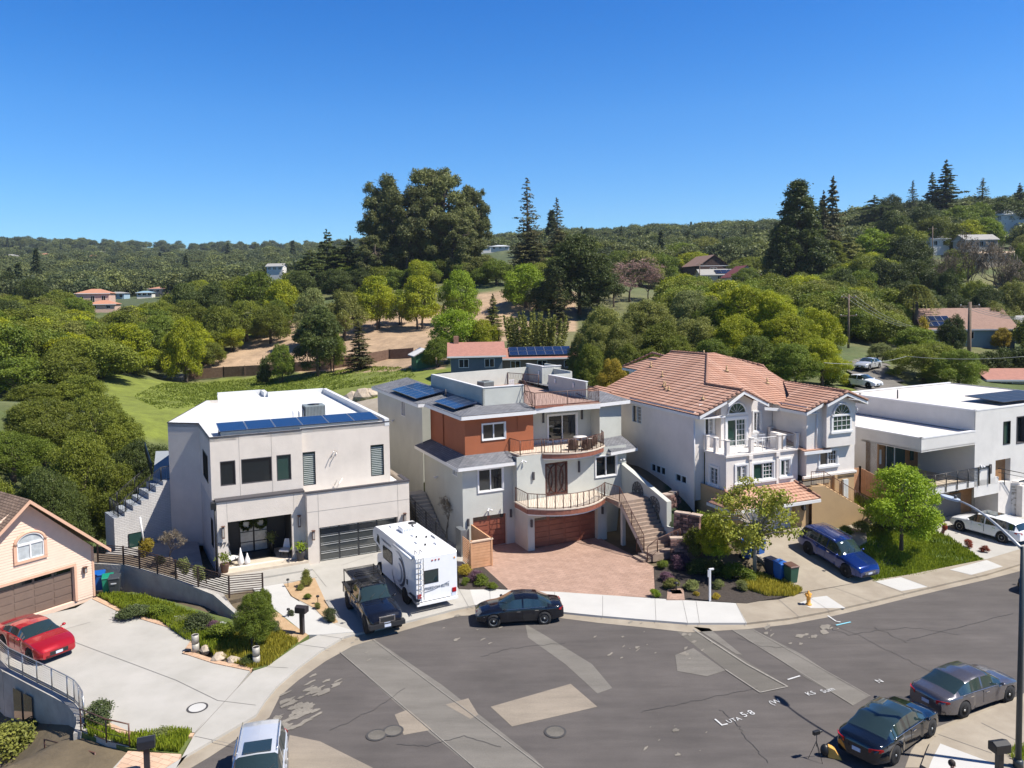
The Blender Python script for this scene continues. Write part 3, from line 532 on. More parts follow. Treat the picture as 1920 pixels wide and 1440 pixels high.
def crown_mesh(name,lobes,n,size,rs,up=.35,shell=.62,flat=1.0,clumps=True,aspect=1.5):
    """lobes: (x,y,z,rx,ry,rz). leaves gathered in sprays near lobe surfaces"""
    lobes=np.array(lobes,float); vol=(lobes[:,3]*lobes[:,4]+lobes[:,3]*lobes[:,5]); pr=vol/vol.sum()
    per=9 if clumps else 1; k=n//per
    li=rs.choice(len(lobes),k*2,p=pr); d=rs.normal(size=(k*2,3)); d/=np.linalg.norm(d,axis=1)[:,None]
    rad=shell+(1.04-shell)*rs.uniform(0,1,k*2)**.6; q=lobes[li,:3]+d*rad[:,None]*lobes[li,3:6]
    # reject those deep inside another lobe or below-facing underside partly
    ins=np.zeros(k*2,bool)
    for i in range(len(lobes)):
        e=(((q-lobes[i,:3])/lobes[i,3:6])**2).sum(1); ins|=(e<.55)&(li!=i)
    keep=(~ins)&((d[:,2]>-.55)|(rs.uniform(size=k*2)<.35)); q=q[keep][:k]; d=d[keep][:k]; li=li[keep][:k]
    tone=rs.uniform(0,1,len(q))*.55+rs.uniform(0,1,len(lobes))[li]*.45
    if clumps:
        cs=size*1.5; q=np.repeat(q,per,0)+rs.normal(size=(len(q)*per,3))*cs*np.array([1,1,.55]); d=np.repeat(d,per,0); tone=np.repeat(tone,per)
    nr=d*.7+rs.normal(size=d.shape)*.65; nr[:,2]+=up; nr/=np.linalg.norm(nr,axis=1)[:,None]
    me=leaf_mesh(name,q,nr,size,rs,aspect); set_leaf(me,tone*.75+rs.uniform(0,.3,len(q))); return me
def lobes_round(rs,n,R_=.5,z0=.35,z1=1.0,r=(.18,.3),flatz=.8):
    out=[(0,0,(z0+z1)/2,R_*.62,R_*.62,(z1-z0)*.42)]
    for i in range(n):
        a=rs.uniform(0,6.283); t=rs.uniform(0,1); z=z0+(z1-z0)*(.12+.78*t); w=math.sin(math.pi*min(.95,max(.1,(.25+.72*t))))**.7; rr=R_*w*rs.uniform(.45,.82); s=rs.uniform(*r)
        out.append((math.cos(a)*rr,math.sin(a)*rr,min(z,z1-s*flatz),s,s*rs.uniform(.8,1.2),s*flatz))
    return out
def trunk_mesh(name,lobes,h=.5,r=.03,nl=5,rs=None,lean=.03,multi=1):
    mb=MB()
    for k in range(multi):
        off=(0,0) if multi==1 else (math.cos(k*2.4)*r*2.2,math.sin(k*2.4)*r*2.2)
        top=(off[0]*3+rs.normal()*lean,off[1]*3+rs.normal()*lean,h); mb.tube([(off[0],off[1],-.06),(off[0],off[1],h*.3),(top[0]*.6,top[1]*.6,h*.7),top],[r*1.25/multi**.4,r/multi**.4,r*.8/multi**.4,r*.6/multi**.4],7)
        for i in rs.permutation(len(lobes))[:nl]:
            l=lobes[i]; a=Vector((top[0]*.6,top[1]*.6,h*rs.uniform(.5,.95))); b=Vector(l[:3]); mb.tube([a,a.lerp(b,.5)+Vector((0,0,.03)),b,b+Vector((rs.normal()*.05,rs.normal()*.05,l[5]*.6))],[r*.5,r*.35,r*.2,r*.06],5)
    me=bpy.data.meshes.new(name); me.from_pydata(mb.v,[],mb.f); me.polygons.foreach_set('use_smooth',[True]*len(mb.f)); me.update(); return me
def conifer_parts(rs,n,levels=22,R_=.2,size=.012,z0=.1,dens=1.0,droop=.25,taper=.9,per=None,irreg=.25,aspect=2.2):
    pos=[];nrm=[];tone=[]; mb=MB(); mb.tube([(0,0,-.05),(0,0,.5),(0,0,.99)],[.018,.011,.002],7)
    for l in range(levels):
        t=l/(levels-1); z=z0+(1-z0)*t**.92; rad=R_*(1-t)**taper*rs.uniform(1-irreg,1+irreg*.4)+.012; nb=max(4,int((7+4*(1-t))*1))
        a0=rs.uniform(0,6.28)
        for b in range(nb):
            if rs.uniform()>dens: continue
            a=a0+6.283*b/nb+rs.normal()*.2; rl=rad*rs.uniform(.65,1.12); dz=-droop*rl
            zj=z+rs.uniform(-.6,.6)*(1-z0)/levels; e=np.array([math.cos(a)*rl,math.sin(a)*rl,zj+dz+rs.normal()*.01]); s=np.array([0,0,zj]); mb.tube([tuple(s),tuple((s+e)/2+np.array([0,0,.008])),tuple(e)],[.0035,.0022,.0008],3)
            m=max(6,int(n*rl/R_/levels/6)); u=rs.uniform(.15,1,m)**.8; side=rs.normal(size=(m,3))*rl*.13*np.array([1,1,.45]); q=s+(e-s)*u[:,None]+side*(1.15-u[:,None]*.6)
            pos.append(q); d=np.tile(np.array([math.cos(a)*.4,math.sin(a)*.4,.8]),(m,1))+rs.normal(size=(m,3))*.5; nrm.append(d); tone.append(np.full(m,rs.uniform(.1,.9)))
    pos=np.concatenate(pos); nrm=np.concatenate(nrm); nrm/=np.linalg.norm(nrm,axis=1)[:,None]; tone=np.concatenate(tone)
    me=leaf_mesh('conifer_crown',pos,nrm,size,rs,aspect); set_leaf(me,tone*.7+rs.uniform(0,.35,len(pos)))
    tm=bpy.data.meshes.new('conifer_trunk'); tm.from_pydata(mb.v,[],mb.f); tm.update(); return me,tm
def bare_parts(rs,depth=6,spread=.5,R_=.35):
    mb=MB(); tw=[]
    def br(p,d,l,r,k):
        e=p+d*l; mb.tube([tuple(p),tuple(p+d*l*.5+Vector(rs.normal(size=3))*l*.05),tuple(e)],[r,r*.85,r*.68],4 if k<3 else 3,cap=False)
        if k>=depth: tw.append((e,d)); return
        for i in range(3 if k<4 else 2):
            nd=(d+Vector(rs.normal(size=3))*spread); nd.z=abs(nd.z)*.8+.25; br(e,nd.normalized(),l*rs.uniform(.66,.86),r*.62,k+1)
    br(Vector((0,0,-.03)),Vector((0,0,1)),.26,.02,0)
    pos=np.array([tuple(e) for e,d in tw for _ in range(4)])+rs.normal(size=(len(tw)*4,3))*.02; d=rs.normal(size=pos.shape); d/=np.linalg.norm(d,axis=1)[:,None]
    me=leaf_mesh('twigs',pos,d,.010,rs,7); set_leaf(me,rs.uniform(0,1,len(pos))); tm=bpy.data.meshes.new('bare_branches'); tm.from_pydata(mb.v,[],mb.f); tm.update(); return me,tm
PROTO={}
def proto(kind,k):
    key=(kind,k)
    if key in PROTO: return PROTO[key]
    rs=np.random.RandomState(abs(hash(kind))%1 + sum(map(ord,kind))*7+k*131)
    if kind=='oak': lb=lobes_round(rs,38,.66,.06,.97,(.08,.17),.8); c=crown_mesh('oak_crown',lb,24000,.0185,rs,shell=.45); t=trunk_mesh('oak_trunk',lb,.45,.04,6,rs)
    elif kind=='oakfine': lb=lobes_round(rs,44,.66,.08,.96,(.07,.16),.8); c=crown_mesh('oak_crown',lb,60000,.0115,rs,shell=.5); t=trunk_mesh('oak_trunk',lb,.45,.04,8,rs)
    elif kind=='round': lb=lobes_round(rs,34,.55,.12,.98,(.075,.15),.85); c=crown_mesh('round_crown',lb,20000,.0185,rs,shell=.45); t=trunk_mesh('round_trunk',lb,.5,.03,6,rs,multi=2)
    elif kind=='roundfine': lb=lobes_round(rs,46,.58,.12,.98,(.065,.15),.85); c=crown_mesh('round_crown',lb,48000,.0125,rs,shell=.3); t=trunk_mesh('round_trunk',lb,.5,.03,8,rs,multi=2)
    elif kind=='tall': lb=lobes_round(rs,20,.34,.06,.98,(.08,.16),1.15); c=crown_mesh('tall_crown',lb,18000,.017,rs,shell=.4); t=trunk_mesh('tall_trunk',lb,.7,.02,6,rs)
    elif kind=='euc':
        lb=[];
        for i in range(85):
            t=rs.uniform(0,1)**.85; z=.2+.75*t; rr=.31*math.sin(math.pi*(.22+.66*t))**.8*rs.uniform(.15,1.08); a=rs.uniform(0,6.28); s=rs.uniform(.028,.062); lb.append((math.cos(a)*rr,math.sin(a)*rr,z,s*1.1,s*1.1,s*1.25))
        c=crown_mesh('eucalyptus_crown',lb,46000,.0095,rs,up=.1,shell=.1,aspect=2.2); t=trunk_mesh('eucalyptus_trunk',lb,.8,.018,22,rs,multi=3,lean=.05)
    elif kind=='conifer': c,t=conifer_parts(rs,19000,26,.2,.012,.06,.9,.08,.75,irreg=.45)
    elif kind=='dense':
        lb=[]
        for i in range(95):
            t=rs.uniform(0,1)**.8; rr=.23*(1-t)**.75+.02; a=rs.uniform(0,6.28); r_=rr*rs.uniform(.45,1.0); s=rs.uniform(.022,.05)*(1.25-t*.6); lb.append((math.cos(a)*r_,math.sin(a)*r_,.03+.93*t,s,s,s*1.5))
        c=crown_mesh('conifer_crown',lb,40000,.0095,rs,shell=.2,aspect=2.2,up=.3); t=trunk_mesh('conifer_trunk',lb,.9,.015,12,rs)
    elif kind=='densex':  c,t=conifer_parts(rs,52000,34,.24,.0125,.02,1,.02,.62,irreg=.5)
    elif kind=='redwood': c,t=conifer_parts(rs,5200,26,.19,.0105,.12,.72,-.08,.85,irreg=.4,aspect=2.6)
    elif kind=='cedar': c,t=conifer_parts(rs,15000,15,.38,.016,.12,.95,.02,.6,irreg=.35)
    elif kind=='pine': lb=lobes_round(rs,26,.38,.03,1,(.07,.14),.8); c=crown_mesh('pine_crown',lb,26000,.0115,rs,shell=.15,aspect=2.6,up=.6); t=trunk_mesh('pine_trunk',lb,.8,.02,8,rs)
    elif kind=='bare': c,t=bare_parts(rs,6,.5)
    elif kind=='upright':
        pos=[];nr=[]
        for i in range(70):
            a=rs.uniform(0,6.28); r_=.45*math.sqrt(rs.uniform()); b=np.array([math.cos(a)*r_,math.sin(a)*r_,.05]); e=b*1.25+np.array([0,0,rs.uniform(.6,.95)*(1-r_*.6)]); m=170; u=rs.uniform(0,1,m); q=b+(e-b)*u[:,None]+rs.normal(size=(m,3))*.022*(1.3-u[:,None]); pos.append(q); nr.append(rs.normal(size=(m,3)))
        pos=np.concatenate(pos); nr=np.concatenate(nr); nr/=np.linalg.norm(nr,axis=1)[:,None]; c=leaf_mesh('upright_crown',pos,nr,.022,rs,2); set_leaf(c,np.clip(pos[:,2]*.3+rs.uniform(0,.7,len(pos)),0,1)); t=trunk_mesh('t',[(0,0,.3,.1,.1,.1)],.3,.03,1,rs)
    elif kind=='shrub': lb=lobes_round(rs,9,.5,.02,1,(.18,.3),.9); c=crown_mesh('shrub_leaves',lb,3600,.05,rs,shell=.4); t=trunk_mesh('shrub_stem',lb,.4,.02,5,rs)
    elif kind=='sparse':
        lb=[]
        for i in range(42):
            t=rs.uniform(0,1); a=rs.uniform(0,6.28); r_=.52*math.sin(math.pi*(.12+.75*t))*rs.uniform(.3,1); s=rs.uniform(.05,.10); lb.append((math.cos(a)*r_,math.sin(a)*r_,.25+.7*t,s*1.2,s*1.2,s))
        c=crown_mesh('sycamore_crown',lb,7500,.024,rs,up=.5,shell=.2,aspect=1.2); t=trunk_mesh('sycamore_trunk',lb,.55,.022,30,rs,lean=.03)
    elif kind=='sparse2':
        lb=lobes_round(rs,34,.62,.05,.98,(.07,.14),.6); c=crown_mesh('liquidambar_crown',lb,22000,.017,rs,up=.5,shell=.25,aspect=1.3); t=trunk_mesh('liquidambar_trunk',lb,.55,.022,14,rs,lean=.03)
    PROTO[key]=(c,t); return PROTO[key]
TREEN={'oak':'oak_tree','oakfine':'oak_tree','round':'broadleaf_tree','roundfine':'broadleaf_tree','tall':'broadleaf_tree','euc':'eucalyptus_tree','conifer':'conifer_tree','dense':'conifer_tree','redwood':'redwood_tree','cedar':'cedar_tree','pine':'pine_tree','bare':'bare_tree','upright':'upright_shrub','shrub':'shrub','sparse':'sycamore_tree','sparse2':'liquidambar_tree'}
_cache={}
def tree(kind,k,loc,w,h,leaf,label,cat='tree',group=None,rz=None,bark=None,name=None):
    """w = crown diameter scale, h = total height"""
    c,t=proto(kind,k); key=(kind,k,leaf)
    if key not in _cache:
        m=c.copy(); m.materials.append(LMt(leaf)); t2=t.copy(); t2.materials.append(bark or M_bark); _cache[key]=(m,t2)
    m,t2=_cache[key]; r=empty(name or TREEN[kind],loc,(hash((round(loc[0],1),round(loc[1],1)))%628)/100 if rz is None else rz,label,cat,group)
    r.scale=(w,w,h); obj('crown' if kind not in('bare',) else 'twigs',m,r); obj('trunk' if kind!='bare' else 'branches',t2,r); return r
def leafball(name,par,c,rx,rz,n,size,leaf,seed=1):
    rs=np.random.RandomState(seed+int(abs(c[0]*13+c[2]*7))); lb=[(c[0]+rs.normal()*rx*.35,c[1]+rs.normal()*rx*.35,c[2]+rs.normal()*rz*.3,rx*.6,rx*.6,rz*.6) for _ in range(5)]
    me=crown_mesh(name,lb,n,size,rs,shell=.2); me.materials.append(LMt(leaf)); return obj(name,me,par)
# ================================================================== house A: flat-roofed warm white house (left)
def lamp_box(par,w,t,z,h=.55,wd=.16,m=M_bronze,name='wall_lamp'):
    mb=MB(); w.ob(mb,t-wd/2,t+wd/2,z-h/2,z+h/2,.10,.10+wd*.8); w.ob(mb,t-wd*.3,t+wd*.3,z-h*.35,z+h*.35,0.002,.10)
    w.ob(mb,t-wd*.7,t+wd*.7,z+h/2,z+h/2+.03,.06,.14+wd); lo=mb.build(name,m,par)
    g=MB(); w.ob(g,t-wd*.32,t+wd*.32,z-h*.38,z+h*.38,.09+wd*.8,.105+wd*.8); g.build('lamp_glass',mat('frosted_lamp_glass',(.35,.33,.30),.3,vary=.1),lo)
def house(name,h,label,z=0):
    return empty(name,(h[0],h[1],z),R(h[2]),label,'house')
def flashing(mb,w,t0,t1,z,h=.09,o0=-.25,o1=.05): w.ob(mb,t0,t1,z,z+h,o0,o1)
hA=house('house',H1,'warm white flat-roofed modern house with black garage door, double glass front door and solar panels')
W=Wall
gar=W((0,0),(6.9,0)); garR=W((6.9,0),(6.9,7.0)); garL=W((0,.7),(0,0)); por=W((-5.42,.7),(0,.7))
upL=W((-5.62,1.45),(.08,1.45)); upS=W((.08,1.45),(.08,1.8)); upR=W((.08,1.8),(6.13,1.8)); rgt=W((6.13,1.8),(6.2,22.5))
sideU=W((-5.84,7.9),(-5.62,1.45)); diag=W((-7.8,9.4),(-5.84,7.9)); lft=W((-4.4,20.6),(-7.8,9.4)); sideL=W((-5.84,7.9),(-5.42,.7))
GD=(.75,6.05,.1,2.45)
mb=MB(); gar.panel(mb,0,4.78,[GD],.35); garR.panel(mb,0,4.78); garL.panel(mb,0,4.78); mb.build('garage_wall',M_H1,hA)
# joints in the cladding
mb=MB()
for t in (.72,6.08): gar.ob(mb,t-.012,t+.012,.15,4.75,.001,.008)
gar.ob(mb,0,6.9,3.55,3.575,.001,.008); por.ob(mb,.6,.62,3.45,4.7,.001,.008); por.ob(mb,4.7,4.72,3.45,4.7,.001,.008)
for t in (1.72,3.72): upL.ob(mb,t,t+.024,4.8,8.7,.001,.008)
mb.build('cladding_joint',mat('joint_line',(.33,.30,.27),.9,vary=.05),hA)
# garage door: dark frame, glass panels, bright rails
mb=MB(); gar.ob(mb,.75,6.05,.1,2.45,-.34,-.30); gd=mb.build('garage_door',mat('charcoal_door',(.03,.032,.035),.4,vary=.1),hA)
mb=MB(); gl=MB()
for i in range(4):
    for j in range(4):
        a=.87+i*1.28; c=.2+j*.56; gar.ob(gl,a,a+1.16,c,c+.42,-.30,-.29); gar.ob(mb,a,a+1.16,c+.42,c+.455,-.30,-.25)
        gar.ob(mb,a,a+1.16,c-.02,c,-.30,-.27)
gl.build('door_glass',mat('smoked_glass',(.05,.055,.055),.08,vary=.1,spec=.8),gd); mb.build('door_rail',mat('bright_aluminium',(.6,.62,.62),.3,metal=.6,vary=0),gd)
# porch
por_h=[(.62,4.55,.45,3.42)]
mb=MB(); por.panel(mb,.1,4.75,por_h,.3); mb.box(-4.82,3.6,.3,-.87,3.7,3.6,1); mb.box(-4.82,1.0,.3,-4.80,3.6,3.5,1); mb.box(-.87,1.0,.3,-.85,3.6,3.5,1); mb.box(-4.82,1.0,3.42,-.87,3.6,3.5,0)
mb.build('porch_wall',[M_H1,mat('black_panelling',(.022,.022,.024),.5,vary=.15,scale=6)],hA)
mb=MB(); mb.box(-5.35,-.1,.05,-.02,3.6,.42); mb.build('porch_floor',mat('buff_slab',(.50,.43,.34),.85,vary=.08),hA)
mb=MB(); mb.box(-6.2,-1.3,.0,-.02,-.1,.27); mb.box(-6.4,-2.6,.0,.0,-1.3,.16); mb.build('porch_step',M_conc,hA)
dw=W((-4.82,3.6),(-.87,3.6))
for k,(a,b) in enumerate(((1.05,1.85),(1.95,2.75))):
    mb=MB(); 
    for (p,q,r_,s) in ((a-.06,a,.42,3.2),(b,b+.06,.42,3.2),(a,b,.42,.5),(a,b,3.1,3.2),(a,b,1.1,1.14),(a,b,1.8,1.84),(a,b,2.5,2.54)): dw.ob(mb,p,q,r_,s,.0,.08)
    d=mb.build('front_door',M_black,hA); g=MB(); dw.ob(g,a,b,.5,3.1,.0,.03); g.build('door_glass',mat('curtained_glass',(.42,.41,.37),.15,vary=.25,scale=1.4,spec=.8),d)
for w,t,z in ((por,.33,2.85),(por,5.0,2.9),(gar,.33,2.05),(gar,6.5,2.35)): lamp_box(hA,w,t,z,.75 if w is por else .6)
n=text_mesh('7974',.42,.012,'house_number',M_trimdk,hA); n.location=(por.p(.3,2.02,.03)); n.rotation_euler=(R(90),0,0)
# upper storey
wl=[(.55,1.48,5.58,7.16),(1.82,3.72,5.56,7.17),(4.02,4.95,5.5,7.2)]
mb=MB(); upL.panel(mb,4.75,8.75,wl); upS.panel(mb,4.75,8.75)
wr=[(.05,.9,4.9,7.15),(4.68,5.62,5.0,7.18)]
upR.panel(mb,4.4,8.75,wr); sw=[(2.2,4.9,5.5,7.3)]; sideU.panel(mb,4.6,8.75,sw); diag.panel(mb,0,8.75); lft.panel(mb,-3,8.75); rgt.panel(mb,0,8.75); W((6.2,22.5),(.9,22.3)).panel(mb,-2,8.75); W((.9,24.6),(-3.2,24.4)).panel(mb,-2,8.75); W((.9,22.3),(.9,24.6)).panel(mb,-2,8.75); W((-3.2,24.4),(-3.5,20.4)).panel(mb,-2,8.75); W((-3.5,20.4),(-4.4,20.6)).panel(mb,-2,8.75)
mb.build('upper_wall',M_H1,hA)
mb=MB(); sideL.panel(mb,-.2,4.6,[(4.6,5.5,1.4,3.2)]); W((-5.9,7.96),(-5.42,7.5)).panel(mb,0,4.6); mb.build('side_wall',M_H1b,hA)
window(hA,sideL,4.6,5.5,1.4,3.2,(),M_black,.05); window(hA,sideU,2.2,4.9,5.5,7.3,(.5,),M_black,.05,M_glassg)
for a in wl: window(hA,upL,*a,(),M_trimdk,.05,dep=.14,proud=.0,glass=M_glassg if a[0]>4 else M_glass)
for a in wr:
    window(hA,upR,*a,(),M_black,.05,dep=.14,proud=0,blind=(.02,.95,16),glass=M_glassg)
# roof
rf=[(-5.6,1.47),(.1,1.47),(.1,1.82),(6.11,1.82),(6.18,22.4),(.9,22.2),(.9,24.5),(-3.1,24.3),(-3.5,20.5),(-4.38,20.6),(-7.76,9.4),(-5.8,7.9)]
mb=MB(); mb.prism(rf,8.3,8.5); mb.build('roof',M_roofw,hA)
mb=MB()
for w in (upR,rgt,W((6.2,22.5),(.9,22.3)),W((.9,24.6),(-3.2,24.4)),W((.9,22.3),(.9,24.6))):
    hh=.0 if w is upR else .18
    w.ob(mb,-.02,w.L+.02,8.45,8.76+hh,-.32,.0)
for w in (upL,sideU,diag,lft,W((-3.2,24.4),(-3.5,20.4))): w.ob(mb,0,w.L,8.45,8.74,-.25,0)
mb.build('parapet',M_roofw,hA)
mb=MB()
for w in (upL,upR,diag,sideU,lft): w.ob(mb,-.02,w.L+.02,8.70,8.775,-.005,.035)
w=por; w.ob(mb,-.06,w.L,4.75,4.85,-.7,.07); gar.ob(mb,-.05,6.95,4.78,4.88,-.22,.06); garR.ob(mb,0,1.9,4.785,4.885,-.22,.06); mb.build('dark_coping',M_trimdk,hA)
mb=MB(); mb.prism([(.0,.2),(6.7,.2),(6.7,7.0),(6.14,7.0),(6.14,1.8),(.0,1.8)],4.38,4.44); mb.build('garage_roof',M_roofw,hA)
mb=MB(); mb.tube([(-5.52,.72,4.6),(-5.52,.72,.2)],.06,8); mb.box(-5.75,.6,4.35,-5.45,1.0,4.75); mb.build('downpipe',M_black,hA)
# solar panels
def solar(par,o,du,dv,nu,nv,pu,pv,th=.05,m=None,gapc=.02,name='solar_panel'):
    o=Vector(o); du=Vector(du).normalized(); dv=Vector(dv).normalized(); n=du.cross(dv)
    m=m or mat('solar_cell',(.010,.020,.055),.14,vary=.15,scale=1,spec=.6,coat=.2)
    out=[]
    for i in range(nu):
        for j in range(nv):
            mb=MB(); a=o+du*(i*pu)+dv*(j*pv); b=a+du*(pu-gapc); c=b+dv*(pv-gapc); d=a+dv*(pv-gapc)
            mb.mesh([a,b,c,d,a+n*th,b+n*th,c+n*th,d+n*th],[(3,2,1,0),(4,5,6,7),(0,1,5,4),(1,2,6,5),(2,3,7,6),(3,0,4,7)])
            fr=MB(); e=.03
            ob=mb.build(name,m,par)
            q=[a,b,c,d]
            for k in range(4): p0=q[k]+n*(th+.004); p1=q[(k+1)%4]+n*(th+.004); inn=((a+c)/2-(p0+p1)/2).normalized()*e; fr.face([p0,p1,p1+inn,p0+inn])
            fr.build('frame',M_alu,ob); out.append(ob)
    return out
solar(hA,(-5.0,1.95,8.95),(1,0,-.006),(.0,1,.09),6,1,1.75,2.35)
mb=MB(); mb.box(-4.9,2.1,8.5,5.4,2.2,8.93); mb.box(-4.9,4.0,8.5,5.4,4.1,9.1); mb.build('panel_rack',M_metal,hA)
def ac_unit(par,x,y,z,sx,sy,sz,rz=0):
    mb=MB(); mb.box(-sx/2,-sy/2,.1,sx/2,sy/2,sz); 
    a=mb.build('ac_unit',M_ac,par,.03); a.location=(x,y,z); a.rotation_euler=(0,0,rz)
    s=MB()
    for k in range(14): 
        xx=-sx/2+.05+(sx-.1)*k/13; s.box(xx-.012,-sy/2-.015,.2,xx+.012,-sy/2+.0,sz-.08); s.box(xx-.012,sy/2,.2,xx+.012,sy/2+.015,sz-.08)
    for k in range(9): yy=-sy/2+.05+(sy-.1)*k/8; s.box(-sx/2-.015,yy-.012,.2,-sx/2,yy+.012,sz-.08)
    s.build('grille',M_trimdk,a); f=MB(); f.lathe([(min(sx,sy)*.36,sz+.002),(min(sx,sy)*.36,sz+.03),(.02,sz+.035)],n=16); f.build('fan_guard',M_black,a); c=MB(); c.box(-sx/2-.1,-sy/2-.1,0,sx/2+.1,sy/2+.1,.1); c.build('kerb',M_roofw,a)
ac_unit(hA,1.9,6.6,8.5,1.45,1.2,1.15)
mb=MB(); mb.tube([(.3,5.9,8.5),(.3,5.9,9.6)],.03,6); mb.tube([(.75,6.1,8.5),(.75,6.1,9.5)],.06,6); mb.tube([(1.1,6.2,8.6),(1.1,6.2,9.3),(1.1,6.5,9.4)],.03,6); mb.build('vent_pipe',M_alu,hA)
mb=MB(); mb.tube([(2.3,1.75,7.1),(2.15,1.55,7.05),(1.95,1.5,6.6)],.03,5); mb.tube([(2.45,1.75,7.05),(2.3,1.5,6.9),(2.25,1.5,6.7)],.03,5); mb.tube([(2.2,1.75,4.7),(2.35,1.55,5.1),(2.5,1.6,4.8),(2.7,1.6,5.15)],.03,5); mb.build('wall_bracket',M_alu,hA)
# left terrace and outside stair
ter=W((-11.9,9.6),(-7.6,9.9))
mb=MB(); tw=W((-11.4,8.4),(-7.3,9.6)); 
prof=[(0,2.6),(.7,2.6),(.7,2.9),(1.25,2.9),(1.25,3.2),(1.8,3.2),(1.8,3.5),(2.3,3.5),(2.3,3.9),(2.8,3.9),(2.8,4.3),(3.3,4.3),(3.3,4.6),(4.3,4.6)]
pts=[tw.p(0,-.4)]+[tw.p(a,z) for a,z in prof]+[tw.p(tw.L,-.4)]; mb.face(pts)
b=len(prof)
for i in range(b-1):
    a0,z0=prof[i];a1,z1=prof[i+1]; mb.face([tw.p(a0,z0),tw.p(a1,z1),tw.p(a1,z1,-2.2),tw.p(a0,z0,-2.2)],1 if z0==z1 else 0)
mb.face([tw.p(0,-3),tw.p(0,2.6),tw.p(0,2.6,-2.2),tw.p(0,-3,-2.2)]); mb.build('outside_stair',[M_H1b,mat('grey_deck',(.26,.28,.30),.8,vary=.08)],hA)
mb=MB(); mb.prism([tw.p(4.0,0)[:2],(-4.6,20),(-8.5,21.5),tw.p(3.3,0,-2.2)[:2]],2.0,4.62); mb.build('terrace',mat('grey_deck',(.26,.28,.30)),hA)
window(hA,tw,.85,1.85,.0,1.35,(),M_black,.05,M_glassg,dep=-.03,proud=.06)
up=Vector((0,0,1))
rail('stair_railing',[tw.p(.3,2.6,-.1),tw.p(.8,2.9,-.1),tw.p(3.2,4.6,-.1),tw.p(4.2,4.62,-.1)],1.0,.13,M_black,1.1,.022,parent=hA)
rail('stair_railing',[tw.p(.3,2.6,-2.1),tw.p(.8,2.9,-2.1),tw.p(3.2,4.6,-2.1),(-9.3,20.5,4.62)],1.0,.13,M_black,1.3,.022,parent=hA)
rail('stair_railing',[tw.p(.3,2.6,-.1),tw.p(.3,2.6,-2.1)],1.0,.13,M_black,1.3,.022,parent=hA)
# things on the porch
def pot_plant(name,loc,label,r=.25,h=.5,pm=None,fol=None,fh=.8,cat='potted plant',group=None):
    t=empty(name,loc,0,label,cat,group); mb=MB(); mb.lathe([(r*.7,0),(r,h*.9),(r*1.05,h),(r*.85,h),(r*.8,h*.9)],n=14); mb.build('pot',pm or M_black,t); leafball('foliage',t,(0,0,h+fh*.45),r*1.3,fh*.5,240,.09,fol or 'leaf_mid')
    return t
# ================================================================== house B: grey-green three storey house with rust panel
hB=house('house',H2,'three-storey grey-green house with rust-orange panel, curved balconies and mahogany garage doors')
gW=W((0,0),(6.25,0)); gL=W((0,2.1),(0,0)); lb=W((-3.85,2.1),(0,2.1)); lbS=W((-3.85,10),(-3.85,2.1)); lbB=W((-3.95,22.5),(-3.95,10))
en=W((-.1,1.4),(8.85,1.4)); enL=W((-.1,2.1),(-.1,1.4)); enR=W((8.85,1.4),(8.85,20))
mb=MB(); gW.panel(mb,0,3.0,[(.5,5.5,.1,2.3)],.5); gL.panel(mb,0,3.0); W((6.25,0),(6.25,1.4)).panel(mb,0,3.0)
lb.panel(mb,0,5.9,[(.72,3.22,.1,2.3),(1.15,3.0,4.0,5.55)],.3); lbS.panel(mb,-.3,5.9,[(6.1,7.0,5.0,5.6)]); lbB.panel(mb,-.3,9.2,[(7.2,8.3,7.6,8.9)])
en.panel(mb,3.1,6.3,[(2.2,4.0,3.25,5.6),(6.3,8.1,4.15,5.65)],.18); enL.panel(mb,3.0,6.3); enR.panel(mb,0,6.0); W((6.25,1.4),(8.85,1.4)).panel(mb,0,3.1)
mb.build('lower_wall',M_H2,hB)
# mahogany garage doors
def panel_door(par,w,t0,t1,z0,z1,off,rows,cols,name='garage_door',win=True):
    m=MB(); w.ob(m,t0,t1,z0,z1,off-.04,off); 
    for i in range(cols):
        for j in range(rows):
            a=t0+(t1-t0)*(i+.06)/cols; b=t0+(t1-t0)*(i+.94)/cols; c=z0+(z1-z0)*(j+.12)/rows; d=z0+(z1-z0)*(j+.88)/rows
            if win and j==rows-1: continue
            w.ob(m,a,b,c,d,off,off+.035)
    o=m.build(name,M_woodh,par)
    if win:
        g=MB()
        for i in range(cols): w.ob(g,t0+(t1-t0)*(i+.1)/cols,t0+(t1-t0)*(i+.9)/cols,z0+(z1-z0)*(rows-.85)/rows,z0+(z1-z0)*(rows-.2)/rows,off,off+.012)
        g.build('door_window',M_glass,o)
    return o
panel_door(hB,gW,.5,5.5,.1,2.3,-.4,6,4); panel_door(hB,lb,.72,3.22,.1,2.3,-.2,6,2)
window(hB,lb,1.15,3.0,4.0,5.55,glass=M_glass,trim=.06); window(hB,lbS,6.1,7.0,5.0,5.6,(.5,),grid=(2,4,.5,1)); window(hB,lbB,7.2,8.3,7.6,8.9); window(hB,en,6.3,8.1,4.15,5.65,trim=.05)
